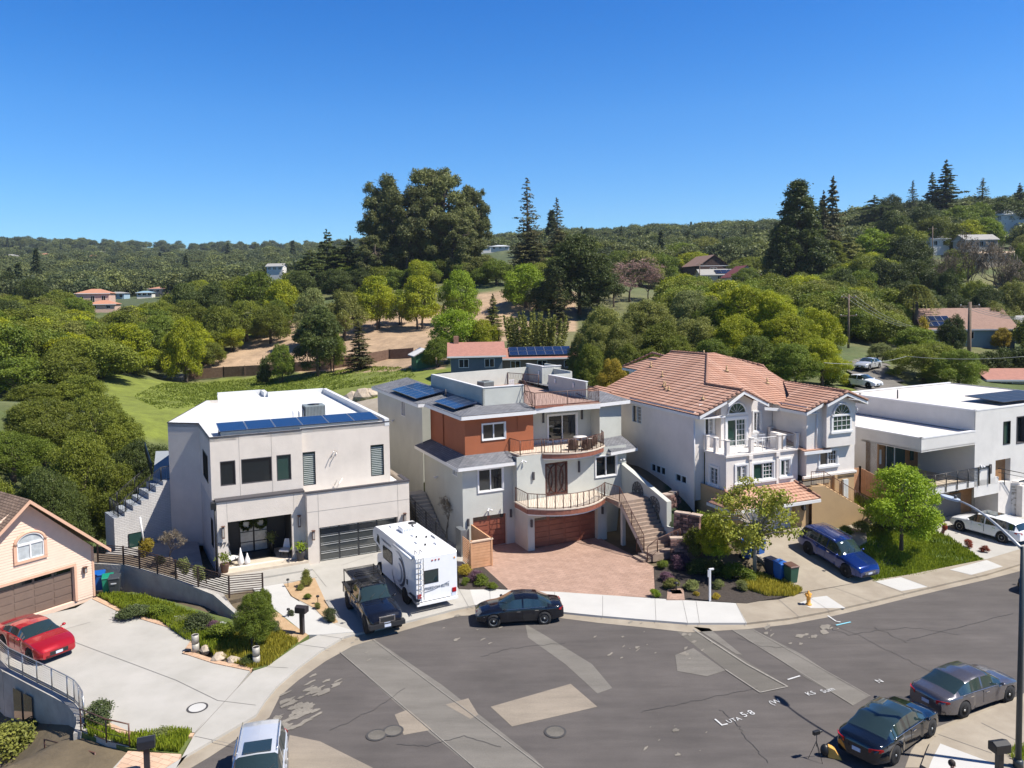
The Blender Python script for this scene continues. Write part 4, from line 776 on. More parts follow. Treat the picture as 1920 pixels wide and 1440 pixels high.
# entry double door with oval ironwork
mb=MB(); f=en
for (a,b,c,d) in ((2.2,2.32,3.25,5.6),(3.88,4.0,3.25,5.6),(2.2,4.0,5.48,5.6),(3.04,3.16,3.25,5.6),(2.32,3.88,3.25,3.4)): f.ob(mb,a,b,c,d,-.15,-.02)
for s,c0 in ((-1,3.04),(1,3.16)):
    for k,(ca,rx) in enumerate(((c0,s*.52),(c0+s*.72,-s*.48))):
        P=[Vector(f.p(ca+rx*math.sin(t),4.42+1.0*math.cos(t),-.06)) for t in np.linspace(.0,math.pi,14)]; mb.tube(P,.04,5)
dd=mb.build('entry_door',mat('dark_mahogany',(.07,.018,.012),.4,vary=.2),hB); g=MB(); f.ob(g,2.3,3.9,3.3,5.5,-.16,-.12); g.build('door_glass',mat('bronze_glass',(.16,.13,.11),.25,vary=.5,scale=14),dd)
# orange block
oF=W((-3.28,2.95),(2.0,2.95)); oS=W((-3.28,10),(-3.28,2.95)); oR=W((2.0,2.95),(2.0,4.5))
mb=MB(); oF.panel(mb,5.9,9.25,[(1.3,3.05,7.38,8.5)]); oS.panel(mb,5.9,9.2); oR.panel(mb,6.0,9.25); mb.build('orange_wall',M_H2o,hB)['label']='rust orange stucco panel wall'
window(hB,oF,1.3,3.05,7.38,8.5,trim=.05)
mb=MB(); oS.ob(mb,2.9,2.96,6.2,9.15,.02,.09); oF.ob(mb,4.0,4.04,7.9,9.0,.01,.05); mb.build('downpipe',M_H2o,hB)
# slider wall and right upper block
sl=W((2.0,4.5),(7.7,4.5)); rb=W((7.7,3.2),(9.85,3.55)); rbL=W((7.7,4.5),(7.7,3.2))
mb=MB(); sl.panel(mb,6.3,9.3,[(2.0,4.45,6.42,8.4)]); rb.panel(mb,5.9,9.15); rbL.panel(mb,6.2,9.3); W((9.85,3.55),(9.9,20)).panel(mb,0,9.15); W((9.9,20),(-3.95,22.5)).panel(mb,0,9.2); mb.build('upper_wall',M_H2,hB)
window(hB,sl,2.0,4.45,6.42,8.4,name='sliding_door',trim=.09,curtain=False)
for t in (1.6,4.9): 
    mb=MB(); sl.ob(mb,t-.06,t+.06,7.9,8.85,.01,.12); mb.build('wall_bracket',M_trimdk,hB)
for w,t,z,h_ in ((en,4.9,5.1,.8),(en,1.25,4.85,.55),(gW,.25,2.0,.5),(gW,5.85,2.15,.5),(lb,.35,2.05,.5),(lb,3.55,2.25,.55)):
    mb=MB(); w.ob(mb,t-.06,t+.06,z-h_/2,z+h_/2,.005,.14); mb.build('wall_lamp',M_trimdk,hB)
def floodlight(par,w,t,z,name='flood_light'):
    mb=MB(); w.ob(mb,t-.05,t+.05,z-.05,z+.05,0.003,.06)
    for s in (-1,1): a=Vector(w.p(t+s*.05,z,.08)); mb.tube([a,Vector(w.p(t+s*.18,z-.08,.22))],[.03,.07],8)
    mb.build(name,M_white,par)
floodlight(hB,lb,1.9,2.75); floodlight(hB,en,.45,6.0); floodlight(hB,en,8.5,5.3); floodlight(hB,lbS,2.9,4.2); floodlight(hB,lbB,5.0,6.9)
# roofs
def eave(mb,pts,z0,z1,out=0,closed=False,th=.06):
    for i in range(len(pts)-1):
        a,b=pts[i],pts[i+1]; w=Wall(a,b); w.ob(mb,-.0,w.L+.0,z0,z1,-th,0)
R2=MB(); Fa=MB()
# lower skirt roof
A=(-4.4,1.5,5.95);B=(.05,1.5,5.95);C=(-.05,2.93,6.45);D=(-3.3,2.93,6.45);E_=(-4.4,10.6,5.95);F_=(-3.3,10.0,6.45)
roof_face(R2,[A,B,C,D]); roof_face(R2,[E_,A,D,F_]); Fa.prism([(-4.4,1.5),(.05,1.5),(.05,2.9),(-3.2,2.9),(-3.2,10.6),(-4.4,10.6)],5.74,5.86)
eave(Fa,[(-4.42,10.6),(-4.42,1.48),(.07,1.48)],5.72,5.94)
# lower right roof
A=(7.2,.75,6.0);B=(9.7,1.2,6.0);C=(9.8,3.5,6.55);D=(7.6,3.15,6.5);R2.face([A,B,C,D],0,False,[(0,0),(2.6,0),(2.4,2.4),(.4,2.4)]); B2=(10.3,3.9,6.0); R2.face([B,B2,(10.3,5,6.0),C],0,False,[(0,0),(2.8,0),(3.8,0),(2.4,1)])
Fa.prism([(7.2,.75),(9.7,1.2),(10.3,3.9),(10.3,5),(7.2,5)],5.8,5.92); eave(Fa,[(7.1,.72),(9.72,1.18)],5.78,5.99); eave(Fa,[(9.72,1.18),(10.33,3.9)],5.78,5.99)
# upper roof
A=(-3.75,2.4,9.25);B=(1.95,2.4,9.25);C=(1.9,4.9,9.72);D=(-1.3,4.9,9.72)
roof_face(R2,[A,B,C,D]); A2=(-3.75,9.8,9.25); K=(-1.3,10.9,9.8); roof_face(R2,[A2,A,D,K]); L1=(-4.35,9.8,9.25); L2=(-4.35,23,9.25); R2.face([L1,A2,K],0,False,[(0,0),(.6,0),(3,1.5)]); roof_face(R2,[L2,L1,K,(-1.3,22,10.0)])
A=(7.1,2.7,9.3);B=(10.35,3.1,9.3);C=(10.4,20,9.3);R2.face([A,B,(9.5,6,9.75),(7.1,5.8,9.75)],0,False,[(0,0),(3.2,0),(2.5,3.4),(0,3.4)]); R2.face([B,C,(7.5,20,9.75),(7.3,6,9.75)],0,False,[(0,0),(17,0),(17,3),(3,3)])
R2.build('roof',M_shing,hB)
Fa.prism([(-3.75,2.4),(1.95,2.4),(1.95,5),(-3.2,5),(-3.2,10),(-3.75,9.8)],9.0,9.1); Fa.prism([(-4.35,9.8),(-3.2,9.8),(-3.2,23),(-4.35,23)],9.0,9.1); eave(Fa,[(-4.37,23),(-4.37,9.78),(-3.77,9.78),(-3.77,2.38),(1.97,2.38)],8.98,9.22)
Fa.prism([(7.1,2.7),(10.35,3.1),(10.4,20),(9,20),(7.7,4.6)],9.05,9.15); eave(Fa,[(7.05,2.68),(10.37,3.08)],9.02,9.28); eave(Fa,[(10.37,3.08),(10.42,20)],9.02,9.28)
Fa.prism([(1.95,2.55),(7.15,2.2),(7.4,4.55),(1.95,4.55)],9.0,9.35); Fa.build('eave_fascia',M_white,hB)
# roof deck
mb=MB(); mb.prism([(-1.1,4.4),(1.9,4.4),(1.95,2.6),(7.2,2.25),(7.4,17.5),(-1.1,17.5)],9.36,9.44); mb.build('roof_deck_floor',mat('clay_deck_tile',(.36,.24,.19),.7,vary=.15,scale=4),hB)
mb=MB()
def pw(a,b,z0,z1,th=.16,q=mb): w=Wall(a,b); w.ob(q,0,w.L,z0,z1,-th,0)
pw((-1.35,4.2),(1.9,4.2),9.4,10.85); pw((-1.35,15.0),(-1.35,4.2),9.4,10.85); pw((8.4,16.6),(-1.35,15.0),9.3,10.85,-.16)
pw((7.25,10.4),(7.25,4.4),9.4,10.72); pw((8.45,17.0),(8.45,13.6),9.4,11.1); pw((8.3,13.6),(10.2,13.6),9.4,11.1); pw((10.2,13.6),(10.2,16.5),9.4,11.1); pw((7.3,10.4),(9.6,10.6),9.6,10.72); pw((9.6,10.6),(9.6,13.6),9.6,10.9)
mb.build('roof_parapet',M_H2,hB)
mb=MB()
def cp(a,b,z,th=.24): w=Wall(a,b); w.ob(mb,-.02,w.L+.02,z,z+.05,-.2,.04)
cp((-1.35,4.2),(1.9,4.2),10.85); cp((-1.35,15.0),(-1.35,4.2),10.852); cp((7.25,10.4),(7.25,4.4),10.72); cp((8.45,17.0),(8.45,13.6),11.1); cp((8.3,13.6),(10.2,13.6),11.102); mb.build('coping',M_white,hB)
mb=MB(); mb.box(1.93,2.45,9.35,7.22,2.65,9.5); mb.build('deck_edge_trim',M_copper,hB)
for p in ((7.24,9.2,10.35),(7.24,6.2,10.3),(8.44,14.4,10.5)):
    mb=MB(); mb.box(p[0]-.08,p[1]-.09,p[2]-.17,p[0]-.005,p[1]+.09,p[2]+.17); mb.build('step_light',M_lens,hB)
rail('roof_railing',[(1.95,4.15,9.44),(1.98,2.62,9.44),(7.1,2.3,9.44),(7.35,4.3,9.44)],1.0,.11,M_bronze,2.4,.022,parent=hB,bulge=.06)
rail('roof_railing',[(6.2,16.2,9.44),(7.6,12.9,9.44)],1.05,.1,M_bronze,1.6,.022,parent=hB,bulge=.05)
rail('roof_railing',[(1.9,4.1,10.3),(1.9,2.9,9.4)],.9,.2,M_bronze,1.2,.022,parent=hB)
def roofsolar(p0,p1,p2,nu,nv):
    p0,p1,p2=map(Vector,(p0,p1,p2)); du=p1-p0; dv=p2-p0; n=du.cross(dv).normalized(); n=n if n.z>0 else -n
    if du.cross(dv).z<0: p0,du,dv=p0,dv,du; nu,nv=nv,nu
    solar(hB,p0+n*.14,du,dv,nu,nv,du.length/nu,dv.length/nv,gapc=.006)
roofsolar((-3.45,8.6,9.36),(-3.45,4.2,9.36),(-1.75,8.6,9.68),4,1); roofsolar((-4.1,17.5,9.36),(-4.1,10.8,9.36),(-1.75,17.5,9.8),6,2)
mb=MB(); mb.tube([(-2.0,10.0,9.6),(-2.0,10.0,10.2)],.05,6); mb.build('vent_pipe',M_trimdk,hB)
# balconies
def balcony(name,outer,z,th,back,par,edge_m,floor_m,rh=1.0):
    P=outer; mb=MB(); mb.prism(P+back,z-.12,z,0); o=mb.build(name,floor_m,par)
    m=MB()
    for i in range(len(P)-1):
        w=Wall(P[i],P[i+1]); w.ob(m,-.01,w.L+.01,z-th,z-.05,-.12,.07)
    m.build('fascia',edge_m,o); m=MB(); m.prism([(p[0]*.99+.02,p[1]) for p in P]+back,z-th-.1,z-th-.0); m.build('soffit',M_white,o)
    m=MB()
    for i in range(len(P)-1):
        w=Wall(P[i],P[i+1]); w.ob(m,-.01,w.L+.01,z-.05,z+.03,-.14,.1)
    m.build('edge_cap',M_cream,o)
    r=rail('railing',[(p[0],p[1],z) for p in P],rh,.11,M_bronze,1.4,.022,parent=o,bulge=.05)
    return o
arc=lambda a,b,c,n: [tuple((1-t)**2*np.array(a)+2*t*(1-t)*np.array(c)+t*t*np.array(b)) for t in np.linspace(0,1,n)]
b1=[(-.25,1.35)]+arc((-.25,-.55),(5.75,-.5),(2.75,-3.35),13)
balcony('entry_balcony',b1,3.22,.38,[(6.2,1.35)],hB,M_copper,M_cream)
b2=[(.1,2.9),(.25,1.55),(1.9,1.5)]+arc((2.0,1.3),(7.0,1.55),(4.5,-.55),11)+[(7.3,2.3)]
balcony('upper_balcony',b2,6.35,.36,[(7.6,4.45),(2.05,4.45),(2.05,2.9)],hB,M_copper,M_cream)
mb=MB(); mb.prism([(-.1,1.38),(.3,1.6),(6.9,1.6),(8.8,1.42),(8.8,4.4),(-.1,4.4)],5.9,6.2); mb.build('balcony_support',M_H2,hB)
# stair with mandala wall
sw_=W((8.55,-5.3),(8.55,1.4))
mb=MB(); 
prof=[(8.55,1.4,4.95),(8.55,-4.15,3.4),(8.55,-4.15,1.75),(8.55,-5.3,1.7)]
for x in (8.42,8.68):
    mb.face([(x,1.4,0),(x,1.4,4.95),(x,-4.15,3.4),(x,-4.15,1.75),(x,-5.3,1.7),(x,-5.3,0)][::1 if x>8.5 else -1])
for (y0,z0),(y1,z1) in (((1.4,4.95),(-4.15,3.4)),((-4.15,3.4),(-4.15,1.75)),((-4.15,1.75),(-5.3,1.7)),((-5.3,1.7),(-5.3,0))): mb.face([(8.36,y0,z0),(8.36,y1,z1),(8.74,y1,z1),(8.74,y0,z0)])
mb.build('stair_wall',M_H2,hB)
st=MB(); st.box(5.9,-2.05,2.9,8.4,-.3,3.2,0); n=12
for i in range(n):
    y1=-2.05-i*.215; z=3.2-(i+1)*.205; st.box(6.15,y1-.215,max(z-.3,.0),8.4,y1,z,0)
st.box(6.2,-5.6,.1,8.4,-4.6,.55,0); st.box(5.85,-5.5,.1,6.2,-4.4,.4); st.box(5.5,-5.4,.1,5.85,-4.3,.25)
st.build('staircase',mat('railing_shade_brown',(.30,.225,.175),.7,vary=.15,scale=5),hB)  # shadow of the railing on the treads is put into this darker brown
mb=MB(); mb.face([(6.1,-2.05,3.2),(6.1,-4.65,.72),(6.1,-4.65,.3),(6.1,-2.05,2.72)]); mb.face([(6.1,-.3,2.85),(6.1,-.3,3.18),(6.1,-2.05,3.18),(6.1,-2.05,2.7)]); mb.build('stringer',mat('stair_stringer_stucco',(.50,.44,.38),.85,vary=.06),hB)
mb=MB(); mb.box(6.25,-2.0,.1,6.5,-1.75,2.9); mb.box(6.1,-.1,2.6,6.3,1.3,3.2); mb.build('stair_post',M_H2,hB)
rail('stair_railing',[(5.85,-.4,3.22),(6.0,-2.05,3.22),(6.1,-4.75,.62)],1.0,.11,M_bronze,1.6,.022,parent=hB,bulge=.05)
rail('stair_railing',[(6.1,-4.75,.6),(5.85,-4.25,.42)],.9,.12,M_bronze,.6,.022,parent=hB); rail('stair_railing',[(5.75,-5.6,.25),(6.5,-5.65,.7),(8.5,-5.4,1.0)],.9,.11,M_bronze,1.2,.022,parent=hB)
for yy,zz in ((-.7,3.35),(-2.65,2.75)):
    mb=MB()
    for k in range(12):
        a=k*math.pi/6
        mb.tube([(8.39,yy+math.cos(a)*.66,zz+math.sin(a)*.66),(8.39,yy+math.cos(a+.52)*.66,zz+math.sin(a+.52)*.66)],.03,4); mb.tube([(8.39,yy+math.cos(a)*.36,zz+math.sin(a)*.36),(8.39,yy+math.cos(a+.52)*.36,zz+math.sin(a+.52)*.36)],.03,4)
        for r_ in (.18,.32,.46,.58): c=(8.40,yy+math.cos(a+r_)*r_,zz+math.sin(a+r_)*r_); mb.tube([(8.40,c[1],c[2]-.09),(8.38,c[1]+.08,c[2]),(8.40,c[1],c[2]+.09),(8.38,c[1]-.08,c[2]),(8.40,c[1],c[2]-.09)],.022,4)
        mb.tube([(8.39,yy+math.cos(a)*.1,zz+math.sin(a)*.1),(8.39,yy+math.cos(a)*.7,zz+math.sin(a)*.7)],.02,4)
    o=mb.build('mandala_ornament',mat('aged_iron_ornament',(.12,.11,.10),.6,vary=.3,scale=9),None); o.parent=hB
ac_unit(hB,2.4,12.4,9.44,1.1,.9,.9,.3)
mb=MB(); mb.box(-4.45,1.0,.1,-4.05,2.0,1.9); mb.build('meter_box',M_metal,hB)
# things on this house
def wicker(loc,rz,label,group='wicker chairs on the curved upper balcony'):
    t=empty('wicker_chair',loc,rz,label,'chair',group); m=mat('brown_wicker',(.10,.06,.04),.8,vary=.4,scale=30,bump=.5,bscale=60)
    mb=MB(); mb.box(-.32,-.3,.12,.32,.3,.42); mb.build('seat',m,t); mb=MB()
    for k in range(9):
        a=R(-20)+k*R(220)/8; b=R(-20)+(k+1)*R(220)/8 if k<8 else a
        if k<8: mb.mesh([(.36*math.cos(a),.33*math.sin(a),.1),(.36*math.cos(b),.33*math.sin(b),.1),(.40*math.cos(b),.38*math.sin(b),.62+.2*math.sin(max(0,(b+a)/2))),(.40*math.cos(a),.38*math.sin(a),.62+.2*math.sin(max(0,(b+a)/2))),(.31*math.cos(a),.29*math.sin(a),.1),(.31*math.cos(b),.29*math.sin(b),.1),(.35*math.cos(b),.33*math.sin(b),.62+.2*math.sin(max(0,(b+a)/2))),(.35*math.cos(a),.33*math.sin(a),.62+.2*math.sin(max(0,(b+a)/2)))],[(0,1,2,3),(7,6,5,4),(3,2,6,7)])
    mb.build('backrest',m,t); mb=MB(); mb.box(-.27,-.28,.42,.27,.24,.5); mb.build('cushion',mat('pale_cushion',(.55,.53,.5),.9),t,.03); return t
for p,rz,l in (((4.35,1.35,6.36),2.6,'brown wicker chair at the left end of the upper balcony table'),((6.35,2.0,6.36),-1.9,'brown wicker chair at the right end of the upper balcony table'),((5.3,1.0,6.36),3.0,'brown wicker chair in front of the upper balcony table, back to the railing')): wicker(LW(H2,*p),rz+R(H2[2]),l)
t=empty('patio_table',LW(H2,5.35,2.1,6.36),R(H2[2]),'small white-topped patio table among wicker chairs on the upper balcony','table'); mb=MB(); mb.lathe([(.5,.7),(.5,.74),(.02,.74)],n=18); mb.build('tabletop',M_white,t); mb=MB(); mb.tube([(0,0,0),(0,0,.7)],.05,8); mb.lathe([(.28,0),(.25,.04)],n=12); mb.build('pedestal',M_trimdk,t)
# ================================================================== house C: white house with terracotta roof
hC=house('house',H3,'white stucco house with terracotta tile roof, white balustrade balcony and tan base')
M_tile=brickmat('terracotta_tile',(.42,.225,.15),(.50,.30,.215),(.30,.16,.11),.30,5,.03,.75,uv=True,bump=.9,offset=0,noise=.16)
g0=W((-6.4,0),(0.05,0)); gl0=W((-6.4,7),(-6.4,0))
mb=MB(); g0.panel(mb,-.5,3.3,[(1.0,5.3,1.25,3.0)],.4); gl0.panel(mb,-.5,4.2); W((.05,0),(.05,1)).panel(mb,-.5,3.3)
rt=W((.05,.55),(4.75,.55)); rtS=W((4.75,.55),(4.9,9))
rt.panel(mb,0,4.45); rtS.panel(mb,0,4.45); mb.build('tan_base_wall',M_H3t,hC)
mb=MB(); g0.ob(mb,1.0,5.3,1.25,3.0,-.4,-.36)
for j in range(4): 
    for i in range(8): g0.ob(mb,1.06+i*.53,1.06+i*.53+.43,1.31+j*.42,1.31+j*.42+.32,-.36,-.34)
mb.build('garage_door',M_white,hC)
lamp_box(hC,g0,5.85,2.7,.45,.2,M_black)
# lower white wall under balcony
lw=W((-6.1,1.0),(0,1.0)); lwS=W((-6.1,3.3),(-6.1,1.0)); mw=W((-6.9,11.9),(-6.9,3.4)); mf=W((-6.9,3.4),(-6.1,3.4))
wins=[(.8,1.7,4.6,5.75),(2.2,3.95,4.6,5.75),(4.55,5.4,4.65,5.8)]
mb=MB(); lw.panel(mb,4.1,6.45,wins); lwS.panel(mb,3.2,6.45,[(.6,1.5,4.3,5.5)]); mw.panel(mb,1.5,9.2,[(0.35,1.75,7.3,8.7),(3.0,5.0,3.95,4.6),(6.2,7.6,3.9,4.5)]); mf.panel(mb,3,9.2); W((0,1.0),(0,4)).panel(mb,4.1,6.45); mb.build('white_wall',M_H3,hC)
for i,a in enumerate(wins): window(hC,lw,*a,(.5,),grid=(3,4,.5,1),trim=.12,sill=True,curtain=False,glass=M_glassg if i else mat('veiled_glass',(.16,.18,.17),.1))
window(hC,lwS,.6,1.5,4.3,5.5,(.5,),grid=(4,4,0,1),trim=.12,sill=True); window(hC,mw,.35,1.75,7.3,8.7,(.5,),grid=(4,5,.5,1)); window(hC,mw,3.0,5.0,3.95,4.6,(.33,.66)); window(hC,mw,6.2,7.6,3.9,4.5,(.5,))
mb=MB(); lw.ob(mb,-.1,6.15,6.38,6.52,0,.12); lwS.ob(mb,0,2.35,6.38,6.52,0,.12)
for t in (1.95,4.25): lw.ob(mb,t-.1,t+.1,4.2,6.38,0,.1); lw.ob(mb,t-.16,t+.16,6.1,6.38,0,.16)
rt.ob(mb,-.05,4.8,4.42,4.56,-.02,.14); mb.build('band_course',M_H3,hC)
mb=MB(); rt.ob(mb,-.05,4.82,4.3,4.42,-.02,.1); mb.build('tan_band',M_H3t,hC)
# upper walls
uw=W((-6.1,3.95),(0.3,3.95)); bay=W((-4.75,3.3),(-2.1,3.3)); bayL=W((-4.75,3.95),(-4.75,3.3)); bayR=W((-2.1,3.3),(-2.1,3.95)); lret=W((-6.1,3.4),(-6.1,3.95))
mb=MB(); uw.panel(mb,6.4,9.6,[(.45,1.2,7.35,8.6),(4.7,5.35,7.3,8.7)]); lret.panel(mb,6.4,9.3); bay.panel(mb,6.4,9.1,[(.5,2.15,6.5,8.45)],.15)
mb.face([bay.p(0,9.1),bay.p(2.65,9.1),bay.p(2.65,9.75),bay.p(1.5,10.3),bay.p(.2,9.85),bay.p(0,9.75)]); bayL.panel(mb,6.4,9.8); bayR.panel(mb,6.4,9.8)
# right block
rb3=W((.35,.55),(4.75,.55)); rbl=W((.35,4),(.35,.55)); bb=W((1.75,.15),(4.4,.15))
rb3.panel(mb,4.5,9.4,[(1.15,2.75,5.15,6.2)]); rbl.panel(mb,4.5,9.4); rtS.panel(mb,4.5,9.4); bb.panel(mb,6.5,9.5); W((1.75,.55),(1.75,.15)).panel(mb,6.5,9.5); W((4.4,.15),(4.4,.55)).panel(mb,6.5,9.5)
mb.face([bb.p(0,9.5),bb.p(2.65,9.5),bb.p(1.33,10.1)]); mb.face([bb.p(0,6.5),(1.75,.55,6.5),(4.4,.55,6.5),bb.p(2.65,6.5)]); W((4.9,9),(4.9,14)).panel(mb,3,9); W((4.9,14),(-6.9,14)).panel(mb,3,9); W((-6.9,14),(-6.9,11.9)).panel(mb,3,9)
mb.build('upper_wall',M_H3,hC)
window(hC,uw,.45,1.2,7.35,8.6,(.5,),grid=(4,4,.5,1),trim=.1,sill=True); window(hC,uw,4.7,5.35,7.3,8.7,(.5,),grid=(4,5,.3,1),trim=.1,sill=True)
window(hC,bay,.5,2.15,6.5,8.45,(.5,),grid=(3,5,.5,1),trim=.16,name='balcony_door',glass=M_glassg); window(hC,rb3,1.15,2.75,5.15,6.2,(.5,),grid=(3,3,.5,1),trim=.1,sill=True)
def fan(par,w,tc,z,r,name='fanlight'):
    mb=MB(); P=[Vector(w.p(tc+r*math.cos(a),z+r*math.sin(a),.06)) for a in np.linspace(0,math.pi,15)]; mb.tube(P,.075,6); w.ob(mb,tc-r-.12,tc+r+.12,z-.07,z+.05,.0,.12)
    o=mb.build(name,M_white,par); g=MB(); q=[w.p(tc+r*math.cos(a),z+r*math.sin(a),.025) for a in np.linspace(0,math.pi,15)]; g.face(q); g.build('pane',M_glassg,o); s=MB()
    for k in range(1,6): a=math.pi*k/6; s.tube([w.p(tc,z,.04),w.p(tc+r*math.cos(a),z+r*math.sin(a),.04)],.016,4)
    s.build('glazing_bars',M_white,o); return o
fan(hC,bay,1.33,8.85,.78); fan(hC,bb,1.33,8.72,.78)
window(hC,bb,.5,2.16,7.6,8.68,(.5,),grid=(4,3,0,1),trim=.1,sill=True,dep=-.01,proud=.07,glass=M_glassg)
# entry porch
ed=W((.35,3.6),(2.3,3.6))
mb=MB(); mb.box(.1,.9,4.1,.36,3.6,4.2); mb.box(.0,.5,3.9,2.4,3.6,4.2); mb.build('entry_landing',M_conc3,hC)
mb=MB(); roof_face(mb,[(-.1,.3,6.35),(2.3,.3,6.35),(2.1,3.0,6.95),(-.1,3.0,6.95)],0,.3); roof_face(mb,[(2.3,.3,6.35),(2.3,3.0,6.35),(2.1,3.0,6.95),(2.1,2.9,6.95)],0,.3)
# garage lean-to roof
roof_face(mb,[(-6.9,-.75,3.3),(.35,-.75,3.3),(-.3,1.0,4.15),(-6.2,1.0,4.15)],0,.3); roof_face(mb,[(-6.95,1.9,3.3),(-6.9,-.75,3.3),(-6.2,1.0,4.15),(-6.2,1.2,4.15)],0,.3)
# main roof: hipped block with two front gables
s=.42; eL=-7.05; eF=3.1; zE=9.02
zr=lambda d: zE+s*d
AP=(.6,12.0,zr(7.65)) ; AP2=(1.2,12.0,zr(7.65))
apx=-3.45; gz=zr(apx-eL)
roof_face(mb,[(eL,17.0,zE),(eL,2.7,zE),(apx,2.5,gz),(apx,6.7,gz),AP,(.4,17,zr(7.45))],0,.36)          # long left slope
roof_face(mb,[(.35,2.7,zE+.1),(1.6,2.7,zE+.1),(3.7,6.4,10.42),(3.7,9.0,11.4),AP2,AP,(apx,6.7,gz),(-1.6,4.55,9.75)],0,.33)                # front slope
roof_face(mb,[(-1.35,2.5,9.5),(-1.35,4.6,9.6),(apx,6.7,gz),(apx,2.5,gz)],0,.36)                      # right side of front gable
gy=-.35; gx=3.1; gzz=10.32
roof_face(mb,[(-.15,2.6,9.12),(-.15,.1,9.12),(1.35,.1,9.68),(1.35,gy,9.68),(gx,gy,gzz),(3.4,6.2,gzz),(1.6,3.6,9.7)],0,.34)
roof_face(mb,[(4.95,gy,9.6),(5.1,9,9.6),(3.6,9,gzz+.05),(gx,gy,gzz)],0,.34)
roof_face(mb,[(5.6,9.0,zE+.6),(5.6,17.5,zE+.6),(1.4,17.5,zr(7.65)),AP2,(3.7,9.0,11.0)],0,.36)
roof_face(mb,[(7.0,17.5,zE+.8),(6.8,13.0,zE+.8),(4.0,13.3,11.3),(3.4,17.5,11.9)],0,.36)
# far left wing
roof_face(mb,[(.2,25.0,10.15),(-.3,16.5,10.15),(1.9,16.5,11.2),(2.2,22.8,11.6)],0,.36); roof_face(mb,[(-9.6,16.8,9.0),(-9.6,13.5,9.0),(-7.0,13.5,9.6),(-7.0,17,9.6)],0,.34)
ro=mb.build('roof',M_tile,hC)
mb=MB()
def ridge(a,b,r=.11): 
    a,b=Vector(a),Vector(b); n=max(2,int((b-a).length/.38))
    for i in range(n): p=a.lerp(b,i/n); q=a.lerp(b,(i+1.12)/n); mb.tube([p+Vector((0,0,.05)),q+Vector((0,0,.03))],[r,r*.82],6)
ridge((apx,2.45,gz+.05),(apx,6.7,gz+.05)); ridge((apx,6.7,gz+.05),(AP[0],AP[1],AP[2]+.05)); ridge(AP,AP2); ridge((gx,gy,gzz+.04),(3.4,6.2,gzz+.04)); ridge((AP[0],AP[1],AP[2]),(.4,17,AP[2]-.05))
ridge((eL,2.62,zE+.06),(apx,2.42,gz+.06),.09); ridge((-1.35,2.42,9.56),(apx,2.42,gz+.06),.09); ridge((-.15,.02,9.18),(1.35,.02,9.76),.09); ridge((1.35,gy-.05,9.76),(gx,gy-.05,gzz+.05),.09); ridge((4.95,gy-.05,9.66),(gx,gy-.05,gzz+.05),.09)
ridge((-6.95,-.75,3.36),(-6.2,1.0,4.2),.08); ridge((.38,-.75,3.36),(-.3,1.0,4.2),.08); ridge((.2,25,10.2),(2.2,22.8,11.6),.1); ridge(AP2,(3.7,9.0,11.4)); ridge((3.7,9.0,11.4),(5.6,9,zE+.6)); ridge((2.2,22.8,11.6),(1.9,16.5,11.2))
mb.build('ridge_tiles',M_tile,ro)
mb=MB()
def fas(a,b,h=.22,o=.02):
    a,b=Vector(a),Vector(b); d=b-a; d.z=0; d.normalize(); n=Vector((d.y,-d.x,0))*.05
    v=[a-n,b-n,b+n,a+n]; mb.mesh([p+Vector((0,0,-h)) for p in v]+[p+Vector((0,0,-o)) for p in v],[(3,2,1,0),(4,5,6,7),(0,1,5,4),(1,2,6,5),(2,3,7,6),(3,0,4,7)])
fas((eL,17,zE),(eL,2.65,zE)); fas((eL,2.6,zE),(-4.85,2.55,zE+s*2.2)); fas((-4.9,2.3,9.75),(apx,2.45,gz)); fas((apx,2.45,gz),(-1.3,2.45,9.5)); fas((-1.3,2.9,9.2),(.35,2.7,zE)); fas((.3,2.68,zE+.1),(1.65,2.68,zE+.1))
fas((-.17,2.6,9.12),(-.17,.05,9.12)); fas((-.15,.05,9.12),(1.35,.05,9.68)); fas((1.3,gy,9.66),(gx,gy,gzz)); fas((gx,gy,gzz),(5.0,gy,9.6)); fas((5.0,gy,9.58),(5.1,9,9.58))
fas((-6.9,-.77,3.3),(.36,-.77,3.3)); fas((-.1,.28,6.35),(2.32,.28,6.35)); fas((.2,25,10.12),(-.3,16.5,10.12)); fas((-6.97,1.9,3.3),(-6.92,-.75,3.3))
mb.prism([(eL,2.6),(-4.9,2.6),(-4.9,3.4),(-6.8,3.5),(-6.8,17),(eL,17)],8.78,8.86); mb.prism([(1.2,.2),(-.1,.2),(-.1,2.6),(.4,2.6),(.4,.6),(1.2,.6)],8.95,9.0)
mb.build('eave_fascia',M_white,hC)
mb=MB(); mb.prism([(-6.85,3.6),(-1.5,4.0),(3.2,4.0),(4.7,1.0),(4.8,13.8),(-6.8,13.8)],8.6,8.7); mb.prism([(.6,16.7),(4.4,16.7),(4.4,24.4),(.6,24.4)],4,10.1); mb.prism([(-9.3,13.8),(-7,13.8),(-7,17),(-9.3,17)],4,8.95); mb.build('rear_wall',M_H3,hC)
mb=MB()
for u,v,dz in ((-5.3,4.6,.3),(-3.4,12.6,.5),(-4.6,10.6,.45),(-5.0,9.3,.4),(-2.3,16.0,.5),(-4.9,9.9,.6)):
    z=zr(u-eL); mb.tube([(u,v,z),(u,v,z+dz)],.05,7); mb.lathe([(.18,z+.05),(.07,z+.16)],(u,v,0),8)
for u,v,z in ((-.2,8.5,11.2),(1.8,6.2,10.35),(.9,12.9,12.1)): mb.tube([(u,v,z),(u,v,z+.45)],.06,7); mb.lathe([(.22,z),(.08,z+.14)],(u,v,0),8)
mb.build('roof_vent',M_H3t,hC)
